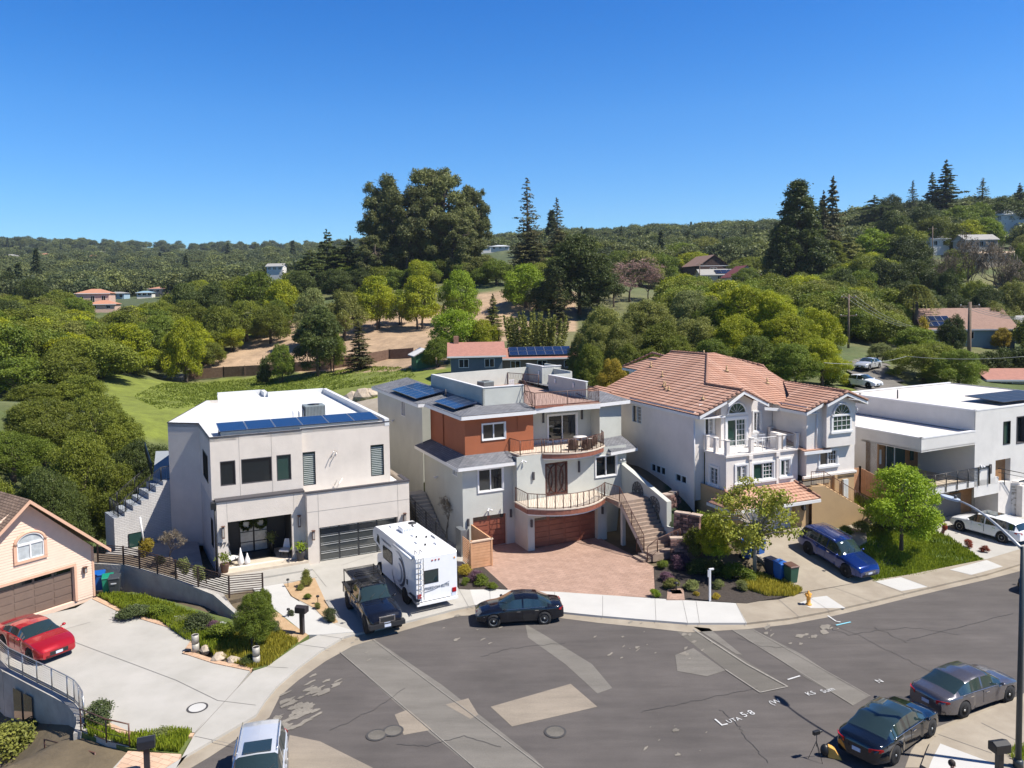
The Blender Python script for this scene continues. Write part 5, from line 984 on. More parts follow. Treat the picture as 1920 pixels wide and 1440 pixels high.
mb=MB(); mb.tube([(-6.98,3.3,8.8),(-6.98,3.3,3)],.05,6); mb.tube([(.75,3.85,8.9),(.5,3.85,8.6),(.45,3.8,6.6)],.05,6); mb.tube([(1.2,.5,8.9),(1.2,.47,6.5)],.05,6); mb.tube([(4.7,.5,9.2),(4.95,.5,8.9),(4.8,.5,8.7)],.05,6); mb.build('downpipe',M_white,hC)
# balcony
mb=MB(); mb.box(-6.1,1.0,6.38,.0,3.95,6.5); bal=mb.build('balcony_floor',mat('pale_deck',(.72,.68,.64),.7,vary=.04),hC)
mb=MB()
for x,y in ((-6.0,3.2),(-5.95,1.1),(-3.95,1.1),(-1.6,1.1),(-1.2,1.1),(-.05,1.1),(-.05,3.7),(-6.0,2.2)):
    mb.box(x-.13,y-.13,6.5,x+.13,y+.13,7.5); mb.box(x-.16,y-.16,7.5,x+.16,y+.16,7.55)
mb.box(-1.55,1.15,6.5,-1.2,2.0,7.6); mb.build('balustrade_post',M_H3,bal)
rail('balustrade',[(-6.0,3.3,6.5),(-5.95,1.1,6.5),(-.05,1.1,6.5)],.95,.13,M_white,3,.02,parent=bal,bulge=.05); rail('balustrade',[(-.05,1.1,6.5),(-.05,3.7,6.5)],.95,.13,M_bronze,3,.02,parent=bal,bulge=.05)
# outside stair on the right
mb=MB(); sw3=W((.1,-.25),(4.9,-.9))
mb.face([sw3.p(0,0),sw3.p(4.9,0),sw3.p(4.9,1.7),sw3.p(1.0,4.0),sw3.p(0,4.05)]); mb.face([sw3.p(0,4.05),sw3.p(1.0,4.0),sw3.p(1.0,4.0,-.25),sw3.p(0,4.05,-.25)]); mb.face([sw3.p(1.0,4.0),sw3.p(4.9,1.7),sw3.p(4.9,1.7,-.25),sw3.p(1.0,4.0,-.25)]); mb.face([sw3.p(4.9,0),sw3.p(4.9,0,-1.2),sw3.p(4.9,1.7,-1.2),sw3.p(4.9,1.7)])
for i in range(12): sw3.ob(mb,1.0+i*.32,1.32+i*.32,1.5,3.95-i*.19,-1.2,-.25)
mb.build('stair_block',M_H3t,hC)
rail('stair_railing',[sw3.p(0,4.1,-.1),sw3.p(1.0,4.05,-.1),sw3.p(4.8,1.75,-.1)],.95,.13,M_bronze,1.6,.02,parent=hC)
mb=MB(); rt.ob(mb,3.55,4.0,2.4,4.0,.02,.16); mb.build('electric_box',mat('pale_grey_box',(.55,.58,.57),.5),hC); mb=MB(); rt.ob(mb,2.7,2.95,1.0,4.4,.0,.18); mb.build('pilaster',M_H3t,hC)
def chair_simple(loc,rz,label,m,group=None,name='patio_chair'):
    t=empty(name,loc,rz,label,'chair',group); mb=MB(); mb.box(-.24,-.24,.4,.24,.24,.45); mb.build('seat',m,t); mb=MB()
    for i in range(6): mb.box(-.22+i*.08,.2,.45,-.18+i*.08,.24,.88)
    mb.box(-.24,.2,.86,.24,.25,.93); mb.build('backrest',m,t)
    for x in (-.21,.21):
        for y in (-.21,.21): mb=MB(); mb.box(x-.02,y-.02,0,x+.02,y+.02,.42); mb.build('leg',m,t)
    return t
chair_simple(LW(H3,-2.6,2.6,6.5),R(200),'white plastic chair nearer the sliding door on the white balcony',M_white); chair_simple(LW(H3,-1.9,2.5,6.5),R(170),'white plastic chair nearer the corner post on the white balcony',M_white)
M_rat=mat('red_rattan',(.30,.09,.045),.6,vary=.3,scale=20)
chair_simple(LW(H3,-.7,2.4,6.5),R(150),'reddish wooden chair on the right part of the white balcony',M_rat)
# ================================================================== house D: bright white modern house at right
hD=house('house',H4,'bright white modern house with flat stepped roofs, recessed wood-lined balcony and stone-clad wall')
fr=W((1.75,-2),(16,-2)); sd=W((-4.1,14),(-4.1,1.6)); slabF=W((-4.1,-2),(1.75,-2)); slabS=W((-4.1,1.6),(-4.1,-2)); up1=W((1.7,10),(1.7,-2)); dk=W((-3.2,-2),(4.5,-2))
mb=MB(); fr.panel(mb,2.0,8.45,[(2.45,4.25,2.75,4.5),(3.3,4.15,5.6,7.35),(4.9,8.5,5.5,7.6)],.4); slabF.panel(mb,6.0,6.95); slabS.panel(mb,6.0,6.95); mb.box(-4.1,-2,5.95,1.75,3.0,6.1); sd.panel(mb,2,6.95); up1.panel(mb,6.9,8.45); W((-4.1,14),(-4.1,14.1)).panel(mb,2,6.9); W((1.75,2.6),(1.75,-2)).panel(mb,3.2,6.1); W((1.7,14),(1.7,10)).panel(mb,2,8.45); W((16,-2),(16,10)).panel(mb,0,8.45); W((16,10),(1.7,10)).panel(mb,4,8.45); W((1.7,14),(-4.1,14)).panel(mb,3,6.9); mb.build('white_wall',M_H4,hD)
mb=MB(); mb.prism([(-4.0,-1.9),(1.7,-1.9),(1.7,13.9),(-4.0,13.9)],6.7,6.86); mb.prism([(1.8,-1.85),(15.9,-1.85),(15.9,9.9),(1.8,9.9)],8.2,8.36); mb.build('roof',mat('grey_white_membrane',(.62,.58,.54),.7,vary=.06,scale=.5),hD)
mb=MB()
for w,z in ((slabF,6.9),(slabS,6.9),(sd,6.9),(fr,8.4),(up1,8.4)): w.ob(mb,-.02,w.L+.02,z,z+.1,-.2,.02)
W((1.7,14),(-4.1,14)).ob(mb,0,5.8,6.9,7.0,-.2,.02); W((16,10),(1.7,10)).ob(mb,0,14.3,8.4,8.5,-.2,.02); mb.build('coping',M_white,hD)
M_iroko=mat('warm_wood_cladding',(.24,.12,.05),.55,c2=(.34,.18,.08),scale=2.5)
bw=W((-4.0,2.6),(1.75,2.6)); wsd=W((-4.0,2.6),(-4.0,1.5))
mb=MB(); bw.panel(mb,3.2,6.0); mb.box(-4.1,1.5,3.2,-3.98,2.6,6.0); bwo=mb.build('wood_wall',M_iroko,hD); mb=MB(); bw.ob(mb,2.0,4.2,3.25,5.9,.02,.06); bw.ob(mb,4.8,5.2,4.0,5.6,.02,.06); mb.build('glazing',M_glassg,bwo); mb=MB(); bw.ob(mb,2.0,2.06,3.25,5.9,.06,.1); bw.ob(mb,2.9,3.0,3.25,5.9,.06,.1); bw.ob(mb,.6,1.5,4.1,5.2,.02,.09); mb.build('window_frame',M_white,bwo)
mb=MB(); mb.box(-4.1,-2.0,2.78,4.6,2.6,3.22); mb.build('balcony_slab',M_H4,hD); mb=MB(); mb.box(-4.0,-1.8,3.22,4.4,2.6,3.235); mb.build('balcony_deck',mat('pale_timber_deck',(.50,.42,.32),.8,vary=.12),hD)
rail('balcony_railing',[(-3.9,-2.05,2.85),(2.2,-2.05,2.85)],1.35,.14,M_black,1.35,.03,horiz=8,parent=hD,base_gap=.5); rail('balcony_railing',[(2.2,-2.05,2.85),(3.4,-2.05,2.85),(3.4,-2.1,2.85)],1.35,.14,M_black,1.2,.03,parent=hD,base_gap=1.2)
dd4=W((4.2,-1.6),(6.0,-1.6)); mb=MB(); dd4.ob(mb,.0,1.8,2.75,4.5,-.03,.0); mb.build('front_door',M_iroko,hD)
mb=MB(); w=W((5.0,-1.62),(6.0,-1.62)); 
window(hD,fr,3.3,4.15,5.6,7.35,(),M_black,.05,dep=.15,glass=M_glassg); window(hD,fr,4.9,8.5,5.5,7.6,(.3,.65),M_trimdk,.07,dep=.3)
mb=MB(); fr.ob(mb,1.7,1.85,3.6,4.3,.01,.12); mb.build('wall_lamp',M_trimdk,hD); floodlight(hD,fr,.7,4.3)
# garage under balcony
gd4=W((-4,0),(4.5,0)); mb=MB(); gd4.panel(mb,0,2.8); mb.build('garage_wall',M_iroko,hD); mb=MB(); gd4.ob(mb,2.4,7.1,.1,1.75,.02,.08); 
mb.build('garage_door',mat('grey_garage_door',(.12,.12,.125),.5,vary=.06),hD); mb=MB(); gd4.ob(mb,4.7,6.9,1.85,2.3,.02,.05); mb.build('garage_window',M_glass,hD)
M_stone=brickmat('stacked_stone',(.30,.26,.20),(.46,.41,.33),(.12,.10,.08),.45,.09,.012,.9,uv=False,bump=1,noise=.3)
stw=W((4.5,0),(6.5,-2.3))
mb=MB()
for j in range(22):
    z=.1+j*.105; t=0
    rr2=random.Random(j)
    while t<stw.L-.05: L_=rr2.uniform(.25,.6); e=min(stw.L,t+L_); stw.ob(mb,t+.006,e-.006,z+.004,z+.1,-.2,rr2.uniform(.0,.05)); t=e
mb.build('stone_wall',mat('stacked_stone_block',(.25,.22,.18),.9,c2=(.50,.45,.37),scale=4,bump=.5),hD)
mb=MB(); mb.prism([LW((0,0,0),6.4,-2.4)[:2],(8.5,-2.0),(4.5,-.05),(4.4,.0)],2.4,2.6); mb.prism([(6.35,-2.5),(16,-6.0),(16,-2.02),(6.6,-2.02)],-.3,1.6); mb.prism([(4.6,-.2),(6.5,-2.35),(6.8,-2.2),(16,-2.02),(4.6,-2.0)],-.3,2.7); mb.box(6.3,-2.75,-.2,6.75,-2.3,2.45); mb.build('terrace_block',mat('pale_planter_render',(.66,.62,.57),.9,vary=.06),hD)
mb=MB(); 
for k in range(4): mb.tube([(5.0+k*1.8,-2.2-k*.5,3.6-k*.35),(5.0+k*1.8,-2.2-k*.5,2.6-k*.35)],.03,5)
mb.tube([(4.4,-2.1,3.9),(10.4,-3.7,2.5)],.03,5); mb.tube([(4.4,-2.1,3.6),(10.4,-3.7,2.2)],.02,5); mb.build('step_railing',M_black,hD)
roofsolar2=lambda: None
for i in range(4):
    for j in range(1): solar(hD,(6.1+i*1.65,-1.3+j*3.2,8.62),(1,0,0),(0,1,.05),1,1,1.9,3.1,m=mat('grey_solar_cell',(.03,.032,.036),.35,vary=.2,spec=.4))
mb=MB(); mb.tube([(3.2,5.6,8.3),(3.2,5.6,9.1)],.06,6); mb.tube([(1.9,8.2,8.3),(1.9,8.2,8.6)],.1,6); mb.build('vent_pipe',M_trimdk,hD)
mb=MB(); mb.tube([(-4.18,6.1,5.9),(-4.18,6.1,3.1)],.025,5); mb.box(-4.3,5.9,5.85,-4.1,6.5,5.95); mb.build('service_mast',M_metal,hD)
# ================================================================== house E: peach lap-siding garage at left edge
hE=house('house',H0,'peach lap-sided gabled garage with arched window and brown garage door')
ef=W((-9.5,0),(0.05,0)); es=W((.05,0),(.05,10))
M_peach=mat('peach_siding',(.72,.54,.42),.75,vary=.04); M_ptrim=mat('salmon_trim',(.62,.38,.26),.6,vary=.05)
mb=MB(); ef.panel(mb,-.2,2.98,[(4.2,8.42,.05,2.13)],.25)
# lap boards
n=16
for i in range(40):
    z0=.02+i*.155; z1=z0+.155
    def lim(z): # half extents of gable at height z
        if z<2.98: return 0,9.55
        k=(z-2.98)/(6.45-2.98); return 9.55*0+ (5.98)*k, 9.55-(9.55-5.98)*k
    a0,b0=lim(z0); 
    if z0>6.3: break
    segs=[(a0,b0)]
    if z0<2.12: segs=[(a0,4.1),(8.52,b0)]
    for a,b in segs: mb.face([ef.p(a,z0,.03),ef.p(b,z0,.03),ef.p(min(b,lim(z1)[1]),z1,.008),ef.p(max(a,lim(z1)[0]),z1,.008)]); mb.face([ef.p(a,z0,0),ef.p(b,z0,0),ef.p(b,z0,.03),ef.p(a,z0,.03)])
mb.face([ef.p(0,2.98),ef.p(9.55,2.98),ef.p(5.98,6.45)]); es.panel(mb,-.2,3.0); mb.build('siding_wall',M_peach,hE)
mb=MB()
for (a,b,c,d) in ((4.08,8.54,2.13,2.28),(8.42,8.56,.05,2.13),(4.06,4.2,.05,2.13)): ef.ob(mb,a,b,c,d,.03,.08)
ef.ob(mb,9.46,9.58,0,2.98,.0,.06); mb.build('door_trim',M_ptrim,hE)
M_gbrown=mat('brown_garage_door',(.16,.11,.085),.55,vary=.06)
mb=MB(); ef.ob(mb,4.2,8.42,.05,2.13,-.24,-.2)
for i in range(4):
    for j in range(4): a=4.28+i*1.04; c=.12+j*.45; ef.ob(mb,a,a+.94,c,c+.36,-.2,-.18)
o=mb.build('garage_door',M_gbrown,hE); mb=MB()
for i in range(4): ef.ob(mb,4.3+i*1.04,5.2+i*1.04,1.85,2.08,-.2,-.17)
mb.build('door_window',M_glass,o)
# arched window
ac=6.15; mb=MB(); P=[Vector(ef.p(ac+.78*math.cos(a),4.15+.62*math.sin(a),.05)) for a in np.linspace(0,math.pi,13)]; mb.tube(P,.09,6)
for (a,b,c,d) in ((ac-.86,ac-.7,3.25,4.15),(ac+.7,ac+.86,3.25,4.15),(ac-.86,ac+.86,3.12,3.27)): ef.ob(mb,a,b,c,d,.02,.11)
wo=mb.build('window',M_ptrim,hE); wo['label']='arched window with salmon trim'
g=MB(); q=[ef.p(ac+.72*math.cos(a),4.15+.56*math.sin(a),.035) for a in np.linspace(0,math.pi,13)]; g.face(q+[ef.p(ac-.72,3.25,.035),ef.p(ac+.72,3.25,.035)][0:2]); g.build('pane',mat('bright_net_curtain_glass',(.42,.45,.46),.15,vary=.2,scale=3),wo)
mb=MB(); P=[Vector(ef.p(ac+.68*math.cos(a),4.15+.53*math.sin(a),.06)) for a in np.linspace(0,math.pi,13)]; mb.tube(P,.045,5)
for (a,b,c,d) in ((ac-.7,ac+.7,4.08,4.2),(ac-.04,ac+.04,3.25,4.1),(ac-.72,ac-.64,3.25,4.15),(ac+.64,ac+.72,3.25,4.15),(ac-.7,ac+.7,3.25,3.32)): ef.ob(mb,a,b,c,d,.036,.08)
mb.build('frame',M_white,wo)
lamp_box(hE,ef,9.0,1.75,.35,.16,M_bronze)
mb=MB(); pk=(-3.52,-.65,6.62); eR=(.75,-.65,2.72); eL_=(-9.9,-.65,1.5)
roof_face(mb,[(.75,-.65,2.80),(.75,10,2.80),(-3.52,10,6.7),(-3.52,-.65,6.7)]); roof_face(mb,[(-9.9,10,.95),(-9.9,-.65,.95),(-3.52,-.65,6.7),(-3.52,10,6.7)]); mb.build('roof',M_shbr,hE)
mb=MB()
def brd(a,b,th=.16,d=.06):
    a,b=Vector(a),Vector(b); v=[a,b,b+Vector((0,d,0)),a+Vector((0,d,0))]; mb.mesh([p-Vector((0,0,th)) for p in v]+v,[(3,2,1,0),(4,5,6,7),(0,1,5,4),(1,2,6,5),(2,3,7,6),(3,0,4,7)])
brd((.78,-.7,2.76),(-3.52,-.7,6.68),.2); brd((-3.52,-.7,6.68),(-9.9,-.7,.93),.2); mb.face([(.7,-.65,2.72),(-3.52,-.65,6.55),(-3.52,0,6.55),(.7,0,2.72)]); mb.face([(-9.9,-.65,.85),(-9.9,0,.85),(-3.52,0,6.55),(-3.52,-.65,6.55)]); mb.build('bargeboard',M_ptrim,hE)
# ================================================================== buildings behind
def small_house(name,label,px,pyb,dep,w,d,h,rh,roofm,wallm,rz=0,hip=False,nwin=3,cat='house',group=None,solarp=None,chim=False,detail=True,z=None):
    p=AT(px,pyb,dep); zz=tz(p.x,p.y) if z is None else z
    if dep>450: p.z=min(p.z,zz+2.5)
    t=empty(name,(p.x,p.y,p.z),R(rz),label,cat,group); base=-max(0,p.z-zz)-1.5
    mb=MB()
    for a,b in (((-w/2,-d/2),(w/2,-d/2)),((w/2,-d/2),(w/2,d/2)),((w/2,d/2),(-w/2,d/2)),((-w/2,d/2),(-w/2,-d/2))): W(a,b).panel(mb,base,h)
    if not hip and rh>0:
        for s in (-1,1): mb.face([(s*w/2,-d/2,h),(s*w/2,d/2,h),(s*w/2,0,h+rh)])
    mb.build('wall',wallm,t); e=.5; mb=MB(); L=w/2+e; D=d/2+e; z0=h-.12
    if rh<=0: mb.prism([(-L,-D),(L,-D),(L,D),(-L,D)],h,h+.3)
    elif hip:
        r=max(0,w/2-d/2); mb.face([(-L,-D,z0),(L,-D,z0),(r,0,h+rh),(-r,0,h+rh)]); mb.face([(L,D,z0),(-L,D,z0),(-r,0,h+rh),(r,0,h+rh)]); mb.face([(L,-D,z0),(L,D,z0),(r,0,h+rh)]); mb.face([(-L,D,z0),(-L,-D,z0),(-r,0,h+rh)])
    else:
        for s in (-1,1):
            a,b,c,dd=(-L,s*D,z0),(L,s*D,z0),(L,0,h+rh),(-L,0,h+rh); roof_face(mb,[a,b,c,dd]) ; mb.face([(q[0],q[1],q[2]-.14) for q in (a,b,c,dd)])
    mb.build('roof',roofm,t)
    if detail:
        mb=MB(); mb.box(-L,-D-.03,z0-.2,L,-D+.03,z0+.02); mb.box(-L-.03,-D,z0-.2,-L+.03,D,z0-.02); mb.build('eave_trim',M_white,t)
        fw=W((-w/2,-d/2),(w/2,-d/2)); sw_=W((-w/2,d/2),(-w/2,-d/2))
        for i in range(nwin):
            c=w*(i+.5)/nwin; window(t,fw,c-.7,c+.7,h*.35,h*.8,dep=.0,proud=.06)
        window(t,sw_,d*.35,d*.6,h*.35,h*.8,dep=0,proud=.06)
    if chim: mb=MB(); mb.box(-w*.44,-.4,h,-w*.44+.7,.4,h+rh+.9); mb.build('chimney',M_bark if chim is True else chim,t)
    if solarp:
        x0,x1,n=solarp; a=math.atan2(rh,d/2+e)
        for j in range(2): solar(t,(x0,-D+.5+j*1.75*math.cos(a),z0+.25+(.5+j*1.75)*math.tan(a)),(1,0,0),(0,math.cos(a),math.sin(a)),n,1,(x1-x0)/n,1.7)
    return t
M_rrose=mat('rose_shingle',(.34,.16,.12),.85,vary=.12,scale=2,bump=.3); M_terra=mat('terracotta_roof',(.42,.20,.12),.8,vary=.15); M_greyroof=mat('grey_roof',(.30,.29,.27),.8,vary=.12); M_brroof=mat('brown_roof',(.26,.16,.12),.85,vary=.12,scale=2)
M_wcream=mat('cream_wall',(.55,.47,.37),.9,vary=.05); M_wwhite=mat('far_white_wall',(.66,.64,.60),.9,vary=.05); M_wblue=mat('slate_blue_wall',(.20,.30,.34),.85,vary=.05); M_wpink=mat('rose_wall',(.55,.38,.30),.9,vary=.05); M_dkbrown=mat('dark_shingle_wall',(.05,.026,.02),.9,vary=.2); M_bluegrey=mat('blue_grey_wall',(.10,.13,.16),.8,vary=.08); M_greenw=mat('sage_wall',(.22,.27,.23),.9,vary=.06)
b1_=small_house('house','low house with rose-red roof, brick chimney and slate-blue walls behind the grey-green house',893,697,112,7.2,7,2.7,1.6,M_rrose,M_bluegrey,4,nwin=2,chim=mat('brick_chimney',(.30,.16,.11),.9,vary=.2,scale=9))
small_house('house','long low rose-roofed wing with a double row of solar panels behind the grey-green house',1012,696,114,11.5,7,2.4,1.1,M_rrose,mat('taupe_wall',(.20,.15,.11),.9),4,nwin=3,solarp=(-4.6,4.4,7))
small_house('house','two-storey pink-walled house with terracotta roof standing alone among the valley trees',181,578,285,11,8,5.6,1.5,M_terra,M_wpink,12,hip=True,nwin=3)
small_house('house','lower terracotta-roofed extension beside the two-storey pink valley house',196,584,280,9,7,2.8,1.3,M_terra,M_wpink,12,hip=True,nwin=2)
for l,px,py,dep,w,h,rh,rm,wm,rz,hip in (
 ('pale blue flat house half hidden by trees in the left valley',222,562,350,11,4.2,.8,M_greyroof,mat('pale_blue_wall',(.30,.42,.50),.9),0,True),
 ('small blue-roofed house right of the pale blue one in the valley',274,557,350,9,3,.9,mat('blue_roof',(.20,.32,.40),.7),M_wwhite,8,True),
 ('pinkish low house at the right end of the valley houses',304,551,360,13,3.5,1.2,M_terra,M_wpink,-8,True),
 ('pale house with brown roof among trees at far left of the valley',38,532,420,14,4,1.6,M_terra,M_wcream,10,False),
 ('house with beige roof in the middle distance above the pink valley house',255,516,520,12,4,1.6,M_terra,M_wcream,-5,False),
 ('grey-white long house in front of the far hillside left of the cedar',519,510,330,9.5,3.5,1.6,M_greyroof,M_wwhite,-4,False),
 ('large cream villa high on the left hill, left part',178,480,800,26,7,3,M_terra,M_wcream,8,True),
 ('large cream villa high on the left hill, right of a bigger one',200,478,805,20,6,3,M_terra,M_wcream,-12,True),
 ('cream villa lower right on the left hill beside a grass slope',236,481,780,22,6,2.5,M_terra,M_wcream,0,True),
 ('pale house on the crest of the left hill above the villas',190,460,1050,28,6,3,M_greyroof,M_wcream,0,True),
 ('white long building on the ridge left of the sky dip',318,470,950,28,7,3,M_terra,M_wwhite,3,True),
 ('low white terrace on the ridge right of the long building',345,473,960,30,5,1,M_greyroof,M_wwhite,0,True),
 ('white modern house on the ridge directly at the sky dip',378,470,1000,26,5,0,M_greyroof,M_wwhite,0,False),
 ('cream house low on the left hill at the frame edge',18,478,800,22,6,2.5,M_greyroof,M_wcream,0,True),
 ('long grey-white house on the left hill below the big round tree',52,485,800,30,5,2,M_greyroof,M_wwhite,4,True),
 ('beige house on the left hill under two dark trees',85,475,900,22,6,2.5,M_terra,M_wcream,-6,True),
 ('small house in the centre-left valley beside the tree line',150,516,560,10,3.5,1.2,M_greyroof,M_wwhite,0,True),
 ('flat white house among trees on the hill left of the cedar',435,480,900,20,5,2,M_greyroof,M_wwhite,5,True),
 ('white house on the ridge left of the tall cedar',505,465,1000,26,6,2,M_greyroof,M_wwhite,-5,True),
 ('white house on the ridge close to the tall cedar',556,463,950,26,6,2,M_greyroof,M_wwhite,0,True),
 ('beige house behind the sparse redwood, under the ridge',905,472,420,12,4,1.2,M_greyroof,M_wwhite,5,True),
 ('long pale house seen between the eucalyptus and the redwood',938,470,400,13,3,1,mat('pale_metal_roof',(.5,.52,.53),.6),M_wwhite,0,True),
 ('tan flat-roofed house behind the orange bank right of the eucalyptus',960,478,380,9,2.6,.6,M_wcream,M_wcream,0,True),
 ('white house on the centre ridge just right of the dark pine',1118,447,760,30,7,2,M_greyroof,M_wwhite,0,True),
 ('second white house on the centre ridge behind a dark round tree',1146,444,780,34,8,0,M_wwhite,M_wwhite,0,False),
 ('long grey house on the centre ridge left of the tall dense conifer',1436,441,760,50,7,2,M_greyroof,M_wwhite,0,True),
 ('low house on the centre ridge above the barn',1250,450,800,26,5,2,M_greyroof,M_wwhite,0,True),
 ('pale block on the centre ridge right of the barn',1350,448,780,22,6,0,M_wwhite,M_wwhite,0,False)):
    small_house('house',l,px,py,dep,w*.72,w*.5,h*.72,rh*.7,rm,wm,rz,hip,nwin=3,group='houses scattered over the far hills')
small_house('barn','dark brown shingled barn with three small white windows on the hillside',1322,522,315,17,12,5,4.2,M_brroof,M_dkbrown,100,nwin=3,cat='barn')
small_house('house','long pale-roofed house with small solar array in front of the dark barn',1365,528,305,24,9,2.8,2.2,M_greyroof,M_wcream,2,nwin=5,solarp=(-6,1,3))
small_house('house','pale lilac gabled house with dark red roof edge on the hillside',1390,553,285,12,11,6.5,4.2,mat('dark_red_roof',(.20,.05,.05),.8,vary=.1),mat('lilac_grey_wall',(.55,.50,.50),.9,vary=.05),92,nwin=3)
small_house('house','dark teal building just left of the lilac gabled house',1366,556,282,5.5,8,4.5,.5,M_greyroof,M_wblue,2,nwin=1)
small_house('house','white house near the top of the right-hand hill',1885,420,330,13,9,3.8,2.2,mat('pale_metal_roof',(.5,.52,.53),.6),M_wwhite,-8,nwin=3)
small_house('house','small grey house beside a utility pole on the right-hand hill',1752,468,300,7,8,4,1.2,M_greyroof,M_wwhite,0,nwin=2)
small_house('house','tall grey-white house between the bare trees on the right-hand hill',1828,470,290,12,8,4,2,M_greyroof,mat('grey_white_wall',(.40,.40,.38),.9),0,nwin=3)
small_house('house','flat tan-roofed house behind the bare trees on the right-hand hill',1862,488,262,15,9,2.2,.8,mat('tan_roof',(.48,.36,.24),.9,vary=.08),M_wcream,0,nwin=3)
small_house('house','brown-roofed house with blue solar panels and skylight beyond the big oak',1790,642,140,14.5,12,2.8,3.4,M_brroof,M_wblue,-8,nwin=3,solarp=(-7,-2.5,4))
small_house('house','sage green house at the right frame edge below the wires',1905,636,150,9,8,3.4,1.2,M_greyroof,M_greenw,-12,nwin=2)
small_house('house','low red-roofed house just above the bright white modern house',1895,735,104,8.5,7,2.2,1.0,M_rrose,M_wcream,-8,nwin=2)
small_house('garden_shed','green louvred garden shed with pale gabled roof below the dark oak',794,690,128,3.6,3.2,2.3,1.0,M_wwhite,mat('green_shed_wall',(.05,.16,.08),.7,vary=.2,scale=5),-70,nwin=0,cat='shed',detail=False)
def fence(name,pts,h,label,m,board=.16,post=2.4,cat='fence',zoff=0,group=None):
    P=[Vector(p) for p in pts]; t=empty(name,P[0],0,label,cat,group); o=P[0]; mb=MB()
    for i in range(len(P)-1):
        a,b=P[i]-o,P[i+1]-o; L=(b-a).length; n=max(1,int(L/board)); d=(b-a)/n; nn=Vector((-d.y,d.x,0)).normalized()*.02
        for k in range(n):
            p=a+d*k; q=a+d*(k+.93); hh=h+((k*37)%5)*.008
            mb.mesh([p-nn,q-nn,q+nn,p+nn,p-nn+Vector((0,0,hh)),q-nn+Vector((0,0,hh)),q+nn+Vector((0,0,hh)),p+nn+Vector((0,0,hh))],[(4,5,6,7),(0,1,5,4),(1,2,6,5),(2,3,7,6),(3,0,4,7)])
    mb.build('fence_boards',m,t)
    for i in range(len(P)-1):
        a,b=P[i]-o,P[i+1]-o; n=max(1,int(round((b-a).length/post)))
        for k in range(n+1): p=a.lerp(b,k/n); q=MB(); q.box(p.x-.06,p.y-.06,p.z-.3,p.x+.06,p.y+.06,p.z+h+.12); q.build('post',m,t)
    return t
def onT(px,py,dep,dz=0): p=AT(px,py,dep); return (p.x,p.y,tz(p.x,p.y)+dz)
fence('wooden_fence',[onT(345,716,154),onT(420,714,154),onT(500,706,152),onT(600,696,150),onT(690,682,150)],2.0,'brown board fence along the top of the green meadow',M_fence,post=6)
fence('wooden_fence',[onT(692,680,151),onT(730,676,152),onT(775,672,150)],2.0,'reddish board fence between the bare slope and the garden shed',M_fence,post=4)
fence('wooden_fence',[LW(H4,-9,7,5.0),LW(H4,-4.2,9.5,5.6)],2.0,'dark board fence between the terracotta-roofed house and the white modern house',M_fence,post=1.8)
fence('wooden_fence',[LW(H4,-8,2,2.6),LW(H4,-6,1.5,2.6),LW(H4,-5,-1,1.6)],1.8,'short reddish fence with tall posts beside the tan house base',M_cedar,post=1.2)
t=small_house('shed','weathered grey lean-to at the left end of the meadow fence',332,722,154,3,3,1.8,.5,M_greyroof,M_conc4,0,nwin=0,cat='shed',detail=False)
# boulders and patio remains between the first two houses
M_rock=mat('tan_boulder',(.34,.27,.20),.95,c2=(.48,.40,.31),scale=3,bump=.8,bscale=6)
def rock(loc,s,label,name='boulder',m=None,group=None,seed=0):
    r_=random.Random(seed); bm=bmesh.new(); bmesh.ops.create_icosphere(bm,subdivisions=2,radius=1)
    for v in bm.verts: k=1+.22*math.sin(v.co.x*3.1+seed)+.18*math.sin(v.co.y*4.3+seed*2)+.1*math.sin(v.co.z*5+seed); v.co*=k; v.co.x*=s[0]; v.co.y*=s[1]; v.co.z*=s[2]
    me=bpy.data.meshes.new(name); bm.to_mesh(me); bm.free(); me.materials.append(m or M_rock); o=obj(name,me); o.location=loc; tag(o,label,'rock',group); return o
for i,(x,y,s,l) in enumerate(((660,748,(1.5,1.1,.8),'large tan boulder at the left of the pile beyond the flat white roof'),(684,742,(1.6,1.2,.9),'largest jagged tan boulder in the pile beyond the flat white roof'),(700,748,(1.1,.8,.6),'small tan boulder nearest the grey-green house wall'))):
    rock(onT(x,y,100,.3),s,l,seed=i+1)
mb=MB(); p=[onT(655,760,98,.4),onT(712,752,98,.4),onT(712,770,92,.4),onT(668,776,92,.4)]; mb.face(p); mb.face([(q[0],q[1],q[2]-1.2) for q in p]); tag(mb.build('concrete_patio',M_conc3),kind='structure')
